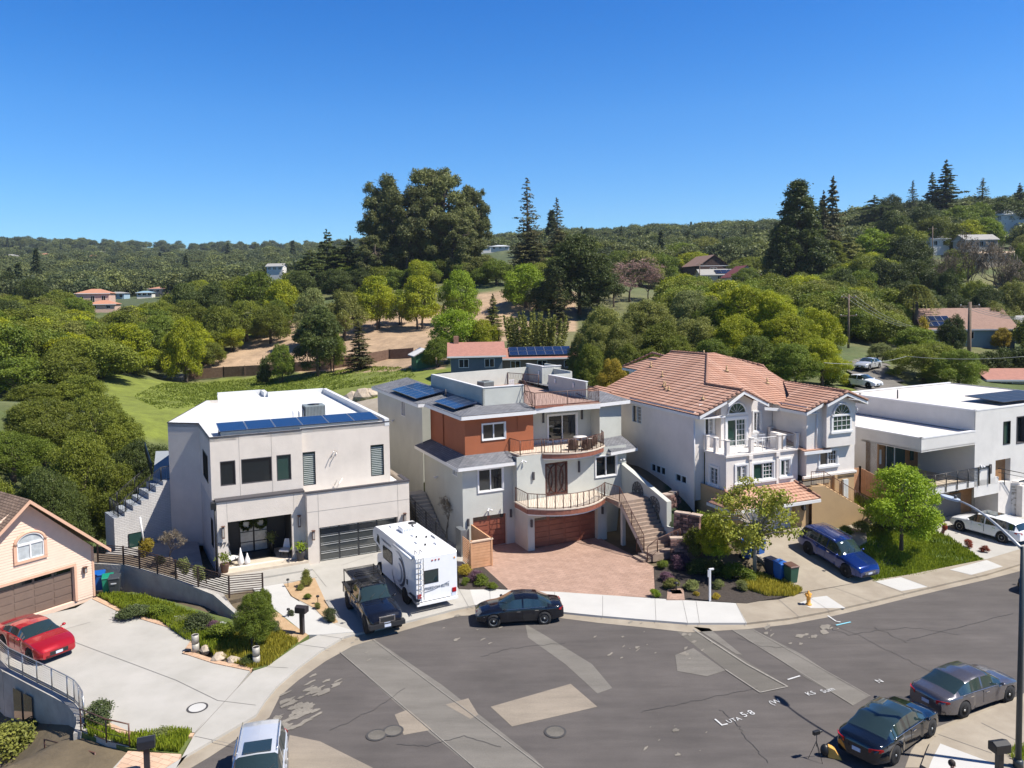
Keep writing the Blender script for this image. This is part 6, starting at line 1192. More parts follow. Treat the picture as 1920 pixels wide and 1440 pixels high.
# retaining walls of split-face block between houses B and C
M_block=[mat('split_face_block',(.20,.10,.085),.95,c2=(.42,.27,.22),scale=1.5,bump=.8,bscale=14)]
def blockwall(pts,z0,z1,label):
    t=empty('retaining_wall',(*pts[0][:2],z0),0,label,'wall'); mb=MB(); o=pts[0]; rr2=random.Random(3)
    for i in range(len(pts)-1):
        w=W((pts[i][0]-o[0],pts[i][1]-o[1]),(pts[i+1][0]-o[0],pts[i+1][1]-o[1])); n=int((z1-z0)/.2)
        for j in range(n):
            a=-(.2 if j%2 else 0)
            while a<w.L: b=min(a+.42,w.L); w.ob(mb,max(a,0)+.015,b-.015,j*.2+.01,j*.2+.185,-.25-j*.03,-j*.035+rr2.uniform(0,.09),rr2.randrange(3)); a+=.42
    w_=mb.build('block_courses',[M_block[0],mat('split_block_pink',(.30,.17,.14),.95,vary=.2,bump=.8),mat('split_block_brown',(.12,.07,.06),.95,vary=.2,bump=.8)],t)
    mb=MB()
    for i in range(len(pts)-1): w=W((pts[i][0]-o[0],pts[i][1]-o[1]),(pts[i+1][0]-o[0],pts[i+1][1]-o[1])); n=int((z1-z0)/.2); w.ob(mb,0,w.L,n*.2,n*.2+.08,-.45-n*.03,-n*.035+.04)
    mb.build('cap',mat('block_cap',(.42,.33,.27),.9,vary=.15,scale=3),t)
def g2(x,y,z): return G(x,y,z)[:2]
blockwall([g2(1258,1052,.1),g2(1290,1052,.1),g2(1322,1046,.1)],.05,1.65,'lowest red split-face block retaining wall beside the cream staircase')
blockwall([g2(1262,1000,1.5),g2(1290,1004,1.5),g2(1310,1008,1.5)],1.4,2.9,'middle red split-face block retaining wall below the shady bank')
blockwall([g2(1250,955,2.6),g2(1268,952,2.6),g2(1276,945,2.6)],2.5,3.6,'small upper red split-face block retaining wall behind the mandala wall')
# street behind
Pst=[onT(1612,770,78,.08),onT(1618,745,84,.08),onT(1612,715,93,.08),(0,0,0),onT(1602,690,100,.08),onT(1600,672,107,.08),onT(1640,665,110,.08),onT(1660,690,102,.08),onT(1690,720,92,.08),onT(1700,750,84,.08),onT(1690,775,77,.08)]
Pst=[p for p in Pst if p!=(0,0,0)]
mb=MB(); c=Vector((sum(p[0] for p in Pst)/10,sum(p[1] for p in Pst)/10,0)); c.z=tz(c.x,c.y)+.3
# finely draped street surface
def drape(name,poly,m,dz,kind='structure',step=1.2):
    xs=[p[0] for p in poly]; ys=[p[1] for p in poly]; gx,gy=np.meshgrid(np.arange(min(xs),max(xs)+step,step),np.arange(min(ys),max(ys)+step,step)); gz=TZ(gx,gy)+np.where(np.hypot(gx,gy)>70,rnd_noise(gx,gy,3)*np.minimum(np.hypot(gx,gy)/400,2.5),0)+dz
    ok=inpoly(gx,gy,[(p[0],p[1]) for p in poly]); mb=MB(); r_,c_=gx.shape
    for i in range(r_-1):
        for j in range(c_-1):
            if ok[i,j] or ok[i+1,j+1]: mb.face([(gx[i+a,j+b],gy[i+a,j+b],gz[i+a,j+b]) for a,b in ((0,0),(0,1),(1,1),(1,0))],0,True)
    return tag(mb.build(name,m),kind=kind)
drape('road',Pst,M_asp2,.25)
drape('gravel_path',[onT(1236,560,225),onT(1262,560,225),onT(1262,530,245),onT(1244,530,245)],M_conc3,.4)
# utility poles and wires
M_pole=mat('old_pole_timber',(.17,.12,.085),.9,vary=.3,scale=4)
def pole(px,pyt,pyb,dep,label,arms=((.3,2.2),),r=.16):
    a=AT(px,pyt,dep); b=AT(px,pyb,dep); t=empty('utility_pole',b,0,label,'utility pole'); h=a.z-b.z; mb=MB(); mb.tube([(0,0,-3),(0,0,h)],[r*1.2,r*.8],8); mb.build('pole',M_pole,t)
    for d,w in arms:
        mb=MB(); mb.box(-w/2,-.06,h-d-.1,w/2,.06,h-d+.05); c=mb.build('crossarm',M_pole,t); mb=MB()
        for k in range(3): x=-w/2+.15+(w-.3)*k/2; mb.lathe([(.05,h-d+.05),(.07,h-d+.12),(.03,h-d+.2)],(x,0,0),6)
        mb.build('insulator',M_white,c)
    return a
A1=pole(1591,552,618,118,'wooden utility pole rising from the yellow-green trees left of the palm',((.4,2.4),(3.2,2.6)))
A2=pole(1817,566,668,98,'thick dark utility pole in front of the brown-roofed house',((.5,2.6),),.24)
A3=pole(1748,425,480,285,'thin utility pole beside the small grey hillside house',((.8,3.2),),.2)
A4=pole(1312,492,545,270,'utility pole in front of the pale-roofed hillside houses',((.6,2.4),),.16)
def wires(a,b,sags,label,n=3,dx=.8,cat='wires'):
    t=empty('overhead_wires',a,0,label,cat)
    for k in range(n):
        mb=MB(); P=[]
        for i in range(15): s=i/14; p=a.lerp(b,s)-a; P.append((p.x+(k-(n-1)/2)*dx,p.y,p.z-sags*4*s*(1-s))); 
        mb.tube(P,.022,4); mb.build('wire',mat('pale_cable',(.28,.29,.28),.6),t)
wires(A1,AT(1700,612,112),.6,'three overhead wires running right from the pole in the yellow-green trees')
wires(AT(1817,575,98),AT(1935,600,80),.3,'three overhead wires running from the dark pole to the right frame edge')
wires(AT(1545,680,70),AT(1700,668,85),.4,'single pale cable crossing above the back street',1)
wires(AT(1700,668,85),AT(1925,668,80),.3,'single pale cable crossing in front of the big oak and hedge',1)
# ================================================================== trees
TI=[0]
def T(px,pyt,hw,dep,kind,leaf,label,k=None,group=None,base=None,cat='tree',hp=0):
    """tree whose crown top shows at pixel (px,pyt), half width hw, standing on the terrain"""
    TI[0]+=1; k=(TI[0]%3) if k is None else k
    while hp:
        q_=AT(px,pyt,dep); b_=PIX((q_.x,q_.y,tz(q_.x,q_.y)))
        if b_[1]-pyt>=hp or dep<110: break
        dep*=.975
    top=AT(px,pyt,dep); zb=tz(top.x,top.y) if base is None else base; h=max(1.5,top.z-zb)
    wr={'oak':.66,'oakfine':.68,'round':.55,'roundfine':.60,'tall':.38,'euc':.34,'conifer':.19,'dense':.22,'redwood':.18,'cedar':.34,'pine':.40,'bare':.38,'upright':.5,'shrub':.6,'sparse':.56,'sparse2':.6}[kind]
    w=(hw/FPX*dep)/wr
    return tree(kind,k,(top.x,top.y,zb-.1),w,h,leaf,label,cat,group,rz=(TI[0]*2.399)%6.28)
GW='oaks of the left wood'
LBL=[]
def rows(lst,group,fmt,words):
    for i,t in enumerate(lst): T(*t,fmt.format(words[i%len(words)]) if words else fmt,group=group)
ORD=['first','second','third','fourth','fifth','sixth','seventh','eighth','ninth','tenth','eleventh','twelfth','thirteenth','fourteenth','fifteenth','sixteenth','seventeenth','eighteenth','nineteenth','twentieth']+['twenty-'+w for w in ('first','second','third','fourth','fifth','sixth','seventh','eighth','ninth')]+['thirtieth','thirty-first','thirty-second']
def TROW(lst,phrase,group,kindf=None,hp=0):
    order=sorted(range(len(lst)),key=lambda i:lst[i][0])
    for n_,i in enumerate(order):
        t=lst[i]; kd=kindf(n_,t) if kindf else t[5]; T(t[0],t[1],t[2],t[3],kd,t[4],'%s from the left of %s'%(ORD[n_],phrase),group=group,hp=34 if hp>50 and t[0]>1735 and t[1]<440 else hp)
# near left wood
near=[((182,724,84,84),'oakfine','leaf_oak','wide olive-green oak touching the left end of the flat white roof'),((75,740,100,78),'oakfine','leaf_oak','large oak crown at the left edge, behind the peach garage ridge'),((262,805,85,76),'oakfine','leaf_dark','dark oak in the gap left of the white outside stair'),
 ((20,800,85,72),'oakfine','leaf_mid','green oak at the extreme left above the peach roof'),((150,800,90,70),'oakfine','leaf_oak','nearest oak rising over the peach garage roof'),((215,862,60,66),'roundfine','leaf_oak','low oak between the peach gable and the outside stair'),((90,860,80,62),'oakfine','leaf_dark','shaded oak directly behind the peach garage ridge'),((-20,880,70,60),'oakfine','leaf_oak','oak cut by the left frame edge above the peach roof')]
for a,kd,lf,lb in near: T(*a,kd,lf,lb)
rowA=[(30,668,78,104,'leaf_mid'),(110,655,75,108,'leaf_oak'),(185,640,66,128,'leaf_mid'),(252,664,56,150,'leaf_yellow'),(318,652,52,160,'leaf_oak'),(150,700,58,96,'leaf_oak'),(60,715,60,92,'leaf_oak')]
rowB=[(5,612,70,135,'leaf_dark'),(85,608,66,138,'leaf_oak'),(160,596,62,142,'leaf_mid'),(235,602,62,138,'leaf_yellow'),(300,588,56,168,'leaf_mid'),(362,612,52,165,'leaf_yellow'),(398,640,34,162,'leaf_oak'),(345,585,45,150,'leaf_yellow')]
rowC=[(10,560,62,175,'leaf_dark'),(80,572,52,180,'leaf_oak'),(135,590,45,172,'leaf_oak'),(240,572,55,178,'leaf_olive'),(300,560,45,185,'leaf_oak'),(345,528,52,195,'leaf_dark'),(395,524,50,198,'leaf_dark'),(440,514,50,205,'leaf_oak'),(485,506,52,205,'leaf_mid'),(528,520,42,190,'leaf_yellow'),(460,560,50,180,'leaf_oak'),(505,565,42,176,'leaf_oak'),(410,570,48,172,'leaf_oak'),(433,603,30,172,'leaf_yellow'),(60,520,40,260,'leaf_dark'),(20,505,40,300,'leaf_dark'),(110,540,40,240,'leaf_oak'),(350,560,45,185,'leaf_oak'),(520,560,40,185,'leaf_mid')]
for row,nm in ((rowA,'front'),(rowB,'middle'),(rowC,'back')): TROW(row,'the olive-green oaks in the %s rows of the left wood'%nm,'oaks in the %s rows of the left wood'%nm,lambda i,t:'oak' if i%3 else 'round')
# centre
C_=[((585,536,40,168),'round','leaf_pale','pale grey-green willow-like tree at the top of the bare slope'),
 ((612,432,34,265),'cedar','leaf_dark','cedar with a flat tuft standing above the dark trees left of the eucalyptus'),((650,450,55,262),'cedar','leaf_dark','dark spreading cedar immediately left of the eucalyptus'),((580,470,48,255),'cedar','leaf_dark','dark cedar at the left end of the group before the eucalyptus'),((560,505,40,240),'oak','leaf_dark','low dark tree under the cedar group'),((625,500,45,235),'oak','leaf_dark','dark tree between the cedars and the orchard'),((680,500,45,240),'oak','leaf_dark','dark tree under the left side of the eucalyptus'),
 ((722,330,54,262),'euc','leaf_euc','left stem of the giant eucalyptus group'),((815,316,76,258),'euc','leaf_euc','tallest and widest eucalyptus in the giant group'),((885,345,42,262),'euc','leaf_euc','right-hand thinner eucalyptus in the giant group'),((765,350,60,250),'euc','leaf_euc','eucalyptus in front between the left and tallest ones'),((850,400,56,248),'euc','leaf_euc','lower eucalyptus at the right front of the giant group'),((700,440,45,246),'euc','leaf_euc','low eucalyptus at the left foot of the giant group'),
 ((645,540,42,172),'round','leaf_olive','olive-toned orchard tree left of the bright yellow-green ones'),((705,513,44,180),'round','leaf_yellow','bright yellow-green orchard tree, left of the pair with visible trunks'),((786,513,48,178),'round','leaf_yellow','bright yellow-green orchard tree, right of the pair with visible trunks'),((863,503,46,184),'oak','leaf_bright','bright green tree in front of the eucalyptus right foot'),
 ((748,540,30,186),'round','leaf_mid','small tree between the two bright orchard trees'),((930,482,46,225),'oak','leaf_mid','green tree below the beige bank right of the eucalyptus'),((985,492,60,195),'oak','leaf_bright','bright green tree left of the big dark pine'),((1030,520,45,188),'oak','leaf_dark','dark green tree against the foot of the big dark pine'),
 ((592,562,52,142),'pine','leaf_dark','dark pine standing in front of the bare slope above the meadow'),((672,604,32,140),'conifer','leaf_redwood','small olive conifer with a bare trunk at the meadow edge'),((526,642,28,140),'round','leaf_mid','small light green tree left of the dark pine at the meadow edge'),((494,668,16,142),'shrub','leaf_dark','small rounded dark bush by the meadow fence'),((620,610,30,146),'round','leaf_mid','light tree right behind the dark meadow pine'),
 ((852,572,62,130),'oak','leaf_bright','spreading bright green oak beside the garden shed'),((820,628,36,124),'oak','leaf_mid','lower green tree between the shed and the rose-roofed house'),((905,596,40,128),'oak','leaf_yellow','yellow-green tree above the ridge of the rose-roofed house'),
 ((988,338,40,252),'redwood','leaf_redwood','taller of the two thin see-through redwoods against the sky'),((1044,371,28,262),'redwood','leaf_redwood','shorter of the two thin see-through redwoods against the sky'),((995,440,52,250),'cedar','leaf_redwood','brownish broad skirt of branches around the tall thin redwood'),((1050,430,40,258),'cedar','leaf_redwood','brownish branches around the shorter thin redwood'),
 ((1085,428,64,185),'pine','leaf_dark','big dark green pine in the centre'),((1120,470,48,180),'pine','leaf_dark','dark pine forming the right shoulder of the big one'),((1045,480,40,182),'pine','leaf_dark','dark pine forming the left shoulder of the big one'),
 ((924,552,20,158),'conifer','leaf_olive','narrow olive conifer above the rose-roofed house'),((1050,524,20,155),'conifer','leaf_redwood','narrow brownish conifer left of the big upright shrub'),((1008,566,62,128),'upright','leaf_olive','large upright broom-like shrub behind the solar-panelled wing'),
 ((1180,484,52,195),'bare','twig_pink','leafless pinkish tree right of the big dark pine'),((1150,500,38,190),'bare','twig_pink','smaller leafless pinkish tree beside the big dark pine'),((1215,500,34,200),'bare','twig_pink','leafless pinkish tree nearest the gravel path')]
for a,kd,lf,lb in C_: T(*a,kd,lf,lb)
mid=[(1130,568,56,106,'leaf_olive','roundfine'),(1160,600,50,98,'leaf_olive','roundfine'),(1212,556,62,118,'leaf_olive','roundfine'),(1240,598,60,104,'leaf_oak','roundfine'),(1292,540,58,126,'leaf_pale','roundfine'),(1310,590,58,104,'leaf_olive','roundfine'),(1345,560,52,120,'leaf_mid','roundfine'),(1395,528,60,118,'leaf_yellow','roundfine'),(1385,585,62,100,'leaf_yellow','roundfine'),(1452,540,62,116,'leaf_yellow','roundfine'),
 (1475,580,66,98,'leaf_yellow','roundfine'),(1530,572,60,104,'leaf_yellow','roundfine'),(1420,625,60,92,'leaf_mid','roundfine'),(1540,630,56,90,'leaf_yellow','roundfine'),(1335,630,52,94,'leaf_mid','roundfine'),(1270,625,48,96,'leaf_oak','roundfine'),(1485,640,60,88,'leaf_mid','roundfine'),(1090,620,40,100,'leaf_olive','roundfine'),(1175,640,38,92,'leaf_oak','roundfine'),(1215,650,35,92,'leaf_oak','roundfine')]
TROW(mid,'the dense rounded trees behind the terracotta roof','dense trees behind the terracotta roof')
T(1148,668,36,84,'roundfine','leaf_gold','small golden-yellow tree between the roof deck and the terracotta roof'); T(1105,640,40,90,'roundfine','leaf_oak','dark green tree just right of the solar-panelled wing'); T(1118,600,40,98,'roundfine','leaf_olive','olive tree behind the small golden one')
hill=[(1200,468,62,285,'leaf_olive','oak'),(1160,468,40,300,'leaf_mid','oak'),(1240,470,48,290,'leaf_mid','oak'),(1270,452,60,350,'leaf_mid','oak'),(1325,440,46,360,'leaf_olive','oak'),(1375,440,50,345,'leaf_dark','oak'),(1300,470,45,330,'leaf_yellow','oak'),(1430,452,45,340,'leaf_oak','oak'),(1405,478,50,310,'leaf_oak','oak'),(1462,490,42,290,'leaf_olive','oak'),(1400,500,40,270,'leaf_mid','oak'),(1120,452,42,400,'leaf_oak','oak'),(1160,440,36,480,'leaf_dark','cedar'),(1200,432,28,520,'leaf_dark','cedar'),(1230,440,34,500,'leaf_dark','oak'),
 (1460,438,30,420,'leaf_mid','oak'),(1290,430,16,700,'leaf_dark','cedar'),(1345,432,12,700,'leaf_dark','conifer'),(1398,420,9,650,'leaf_dark','conifer'),(1420,424,14,650,'leaf_dark','oak'),(1100,424,12,700,'leaf_dark','oak'),(1215,426,12,650,'leaf_dark','oak'),(1165,424,10,700,'leaf_dark','conifer')]
TROW(hill,'the trees scattered over the centre hillside','trees on the centre hillside',hp=44)
Rr=[((1497,336,62,228),'dense','leaf_dark','tall dense dark conifer standing against the sky, right of centre'),((1470,420,44,226),'dense','leaf_dark','dark conifer forming the left shoulder of the tall dense one'),((1530,410,40,232),'dense','leaf_dark','dark conifer forming the right shoulder of the tall dense one'),((1562,336,34,262),'conifer','leaf_redwood','ragged redwood just right of the tall dense conifer'),((1545,362,30,258),'conifer','leaf_redwood','lower redwood between the dense conifer and the ragged one'),((1590,440,45,245),'cedar','leaf_olive','olive cedar at the right foot of the ragged redwood'),((1560,450,45,240),'dense','leaf_oak','mixed dark tree below the ragged redwood'),
 ((1640,368,44,360),'cedar','leaf_dark','spreading cedar on the right-hand skyline'),((1672,360,30,370),'oak','leaf_dark','dark round tree beside the skyline cedar'),((1712,339,20,372),'redwood','leaf_dark','thin open conifer on the right-hand skyline'),((1774,304,42,350),'conifer','leaf_dark','tallest tiered conifer on the right-hand skyline'),((1748,326,24,356),'conifer','leaf_dark','conifer leaning on the left of the tallest skyline one'),((1843,335,30,345),'redwood','leaf_dark','broad open conifer on the skyline above the white hill house'),((1912,345,24,340),'conifer','leaf_dark','dark conifer at the right frame edge on the skyline'),
 ((1716,520,10,150),'shrub','leaf_dark','dark shrub at the foot of the palm'),((1602,536,64,152),'oak','leaf_yellow','yellow-green tree around the wooden pole'),((1625,585,58,135),'oak','leaf_mid','green tree right of the wooden pole'),((1660,590,44,130),'oak','leaf_oak','olive tree between the pole and the palm'),((1650,640,30,106),'round','leaf_pale','pale olive tree overhanging the back street'),
 ((1735,634,84,97),'oakfine','leaf_oak','big spreading oak above the flat grey roof, left part'),((1798,648,62,93),'oakfine','leaf_mid','big spreading oak above the flat grey roof, right part'),((1720,610,48,118),'round','leaf_mid','green tree behind the big spreading oak'),((1880,612,20,132),'round','leaf_gold','bright yellow shrub in front of the brown-roofed house'),((1732,592,14,128),'shrub','leaf_gold','small yellow shrub left of the blue solar panels'),
 ((1588,700,16,92),'shrub','leaf_yellow','rounded yellow-green bush beside the parked car on the back street'),((1560,690,22,92),'shrub','leaf_mid','green bush left of the back street'),
 ((1812,436,34,185),'bare','twig_brown','tall bare tree, left of the two on the right-hand hillside'),((1880,425,36,182),'bare','twig_brown','tall bare tree, right of the two on the right-hand hillside'),((1905,470,30,178),'bare','twig_brown','bare tree at the right frame edge'),((1770,470,28,190),'bare','twig_brown','bare tree behind the thick dark pole')]
for a,kd,lf,lb in Rr: T(*a,kd,lf,lb)
rh=[(1640,425,48,290,'leaf_bright'),(1700,438,52,262,'leaf_dark'),(1680,392,44,330,'leaf_dark'),(1735,380,50,325,'leaf_dark'),(1790,384,48,320,'leaf_mid'),(1838,375,42,330,'leaf_mid'),(1888,366,46,330,'leaf_dark'),(1925,372,30,330,'leaf_dark'),(1760,400,46,300,'leaf_oak'),(1815,410,40,300,'leaf_yellow'),(1850,405,36,300,'leaf_bright'),(1660,480,50,235,'leaf_dark'),(1715,480,50,228,'leaf_dark'),(1690,520,45,205,'leaf_dark'),(1640,540,45,190,'leaf_mid'),(1775,500,38,225,'leaf_dark'),
 (1740,540,40,195,'leaf_dark'),(1790,545,40,180,'leaf_dark'),(1830,520,40,200,'leaf_oak'),(1918,452,26,260,'leaf_oak'),(1850,530,36,195,'leaf_dark'),(1900,520,40,190,'leaf_olive'),(1620,470,45,260,'leaf_oak'),(1790,585,30,150,'leaf_dark'),(1700,420,44,300,'leaf_oak'),(1870,560,40,175,'leaf_olive'),(1580,500,40,240,'leaf_dark'),(1615,500,40,215,'leaf_mid')]
TROW(rh,'the mixed broadleaf trees covering the right-hand hillside','trees covering the right-hand hillside',lambda i,t:'oak' if i%3 else 'tall',hp=84)
for x in (1840,1868,1896,1924,1852,1884,1912): T(x,650+(x%7)*2,24,112 if x%2 else 106,'shrub','leaf_dark','%s shrub from the left in the dark hedge right of the big oak'%ORD[sorted((1840,1868,1896,1924,1852,1884,1912)).index(x)],group='hedge shrubs right of the big oak')
# palm
p=onT(1716,610,138); t=empty('palm_tree',p,0,'large feathery palm with drooping pale fronds','tree'); top=AT(1716,545,138).z-p[2]; mb=MB(); mb.tube([(0,0,-1),(0,0,top)],[.5,.45],9); mb.build('trunk',M_bark,t); rsP=np.random.RandomState(4)
for k in range(46):
    a=k*2.399; e=.25+1.1*((k*7)%11)/11; P=[]; L_=5.2
    for i in range(9): s=i/8; P.append(np.array([math.cos(a)*L_*s*math.cos(e)*(1-.15*s),math.sin(a)*L_*s*math.cos(e)*(1-.15*s),top+L_*(s*math.sin(e)-s*s*1.05)]))
    P=np.array(P); pos=[];nr=[]
    for i in range(8):
        for j in range(9):
            for sd_ in (-1,1): q=P[i]+(P[i+1]-P[i])*j/9; sdv=np.cross(P[i+1]-P[i],[0,0,1]); sdv/=np.linalg.norm(sdv)+1e-6; pos.append(q+sdv*sd_*.28+np.array([0,0,-.12])); nr.append(np.array([0,0,1])+rsP.normal(size=3)*.4)
    nr=np.array(nr); nr/=np.linalg.norm(nr,axis=1)[:,None]; me=leaf_mesh('frond',np.array(pos),nr,.16,rsP,4); set_leaf(me,np.full(len(pos),.2+.6*((k*5)%9)/9)+rsP.uniform(0,.15,len(pos))); me.materials.append(LMt('leaf_pale' if k%3==0 else 'leaf_olive')); obj('frond',me,t)
# street and garden trees
def ST(px,pyb,pyt,hw,kind,leaf,label,z=.15,bark=None,k=0):
    b=G(px,pyb,z); dep=float((np.array([b[0],b[1],b[2]-H]))@_F); top=AT(px,pyt,dep); wr={'sparse':.56,'sparse2':.6,'shrub':.6,'round':.55,'roundfine':.60,'oakfine':.68}[kind]
    return tree(kind,k,b,(hw/FPX*dep)/wr,top.z-b[2],leaf,label,bark=bark)
ST(1415,1068,898,88,'sparse','leaf_syc','young sycamore with sparse leaves in front of the white garage door',.5,M_barkp)
ST(1345,1050,955,44,'sparse2','leaf_yellow','low leafy tree left of the young sycamore in front of the tan base',.8)
ST(1690,1022,862,84,'sparse2','leaf_bright','broad light green tree standing on the weedy lawn',.9)
ST(478,1212,1105,46,'roundfine','leaf_mid','small evergreen tree with several trunks at the corner by the sidewalk',.2); 
t=ST(497,1180,1098,20,'roundfine','leaf_mid','small leafy shoot of a tree beside the white marker post',.2,k=1)
# far woods: nobody could count these
def wood_collection(name,leafs,kinds,n,size):
    c=bpy.data.collections.new(name)
    for q,(kd,lf) in enumerate(kinds):
        rs=np.random.RandomState(50+q)
        if kd=='con': me,_=conifer_parts(rs,n,14,.2,size*1.2,.03,1,.05,.8)
        else:
            lb=lobes_round(rs,12,.6 if kd=='wide' else .42,.06,.97,(.13,.24),.85); me=crown_mesh(name,lb,n,size,rs,shell=.5)
        me.materials.append(LMt(lf)); o=bpy.data.objects.new('crown_form',me); c.objects.link(o)
    return c
def far_wood(name,label,n,rmin,rmax,azs,seed,hts,kinds,avoid=None,ln=2600,size=.05,dens=.34,share=None):
    rs=np.random.RandomState(seed); r_=np.exp(rs.uniform(math.log(rmin),math.log(rmax),n*2)); a=np.radians(rs.uniform(*azs,n*2)); x=r_*np.sin(a); y=r_*np.cos(a); nz=rnd_noise(x,y,7); z=TZ(x,y)+rnd_noise(x,y,3)*np.minimum(r_/400,2.5)-.4
    px,py=PIXV(x,y,z); ok=(nz*1.6-.5<dens+rs.uniform(-.2,.25,n*2))
    for P_ in DIRT+LAWN: ok&=~inpoly(px,py+0,P_)
    for P_ in (avoid or []): ok&=~inpoly(px,py,P_)
    for b_ in BLD: ok&=((x-b_[0])**2+(y-b_[1])**2>b_[2]**2)&~((np.abs(px-b_[3])<b_[4])&(r_<b_[5])&(r_>b_[5]*(.6 if b_[5]<450 else .93)))
    ix=np.where(ok)[0][:n]; m=len(ix); h=rs.uniform(*hts,m)*np.where(r_[ix]<600,1,1.15)
    kd=rs.choice(len(kinds),m,p=share); con=np.array([k[0]=='con' for k in kinds])[kd]; h=np.where(con,h*rs.uniform(1.2,1.9,m),h)
    me=bpy.data.meshes.new(name); me.vertices.add(m); me.vertices.foreach_set('co',np.stack([x[ix],y[ix],z[ix]],-1).reshape(-1))
    def A(nm,tp,dt,v,f='value'): q=me.attributes.new(nm,tp,dt); q.data.foreach_set(f,v)
    A('kind','INT','POINT',kd.astype(np.int32)); w=h*rs.uniform(.85,1.25,m); A('sc','FLOAT_VECTOR','POINT',np.stack([w,w,h],-1).reshape(-1).astype(np.float32),'vector'); A('rt','FLOAT_VECTOR','POINT',np.stack([0*h,0*h,rs.uniform(0,6.28,m)],-1).reshape(-1).astype(np.float32),'vector')
    o=obj(name,me); tag(o,label,'wood',kind='stuff'); c=wood_collection(name+'_forms',None,kinds,ln,size)
    ng=bpy.data.node_groups.new(name,'GeometryNodeTree'); ng.interface.new_socket('Geometry',in_out='INPUT',socket_type='NodeSocketGeometry'); ng.interface.new_socket('Geometry',in_out='OUTPUT',socket_type='NodeSocketGeometry'); N=ng.nodes; L=ng.links
    gi=N.new('NodeGroupInput'); go=N.new('NodeGroupOutput'); ip=N.new('GeometryNodeInstanceOnPoints'); ci=N.new('GeometryNodeCollectionInfo'); ci.inputs['Collection'].default_value=c; ci.inputs['Separate Children'].default_value=True; ci.inputs['Reset Children'].default_value=True
    def at(nm,tp): q=N.new('GeometryNodeInputNamedAttribute'); q.data_type=tp; q.inputs[0].default_value=nm; return [s_ for s_ in q.outputs if s_.enabled and s_.name=='Attribute'][0]
    L.new(gi.outputs[0],ip.inputs['Points']); L.new(ci.outputs[0],ip.inputs['Instance']); ip.inputs['Pick Instance'].default_value=True; L.new(at('kind','INT'),ip.inputs['Instance Index']); L.new(at('sc','FLOAT_VECTOR'),ip.inputs['Scale']); L.new(at('rt','FLOAT_VECTOR'),ip.inputs['Rotation']); L.new(ip.outputs[0],go.inputs[0])
    md=o.modifiers.new('scatter','NODES'); md.node_group=ng; return o
BLD=[]
for o in bpy.data.objects:
    if o.name.split('.')[0] in ('house','barn') and o.location.y>90:
        pxx,_=PIX(o.location); dd=math.hypot(o.location.x,o.location.y); BLD.append((o.location.x,o.location.y,dd*.03+7,pxx,(12+6500/dd if dd<450 else 8),dd))
LEAF['wood_far']=((.07,.09,.03),(.165,.185,.065)); LEAF['wood_far2']=((.045,.065,.03),(.115,.14,.055)); LEAF['wood_far3']=((.12,.14,.04),(.23,.25,.08))
KN=[('wide','wood_far'),('wide','wood_far2'),('tall','wood_far'),('wide','wood_far3'),('con','wood_far2'),('tall','wood_far3')]
far_wood('far_wood','dark wooded hills covering the far distance',9500,330,2300,(-44,44),11,(7,13),KN,avoid=[[(1225,520),(1500,520),(1500,575),(1225,575)]],share=[.36,.27,.15,.15,.01,.06])
far_wood('valley_wood','unbroken tree cover filling the valley between the named trees',1300,140,345,(-44,44),12,(5.5,9),[('wide','leaf_oak'),('wide','leaf_mid'),('tall','leaf_oak'),('wide','leaf_olive'),('wide','leaf_yellow')],avoid=[[(430,560),(1260,520),(1260,720),(300,800),(230,800),(250,700)],[(1225,490),(1500,490),(1500,575),(1225,575)],[(1690,560),(1920,560),(1920,700),(1690,700)],[(120,540),(350,540),(350,600),(120,600)]],ln=16000,size=.023,dens=.8,share=[.4,.25,.15,.12,.08])
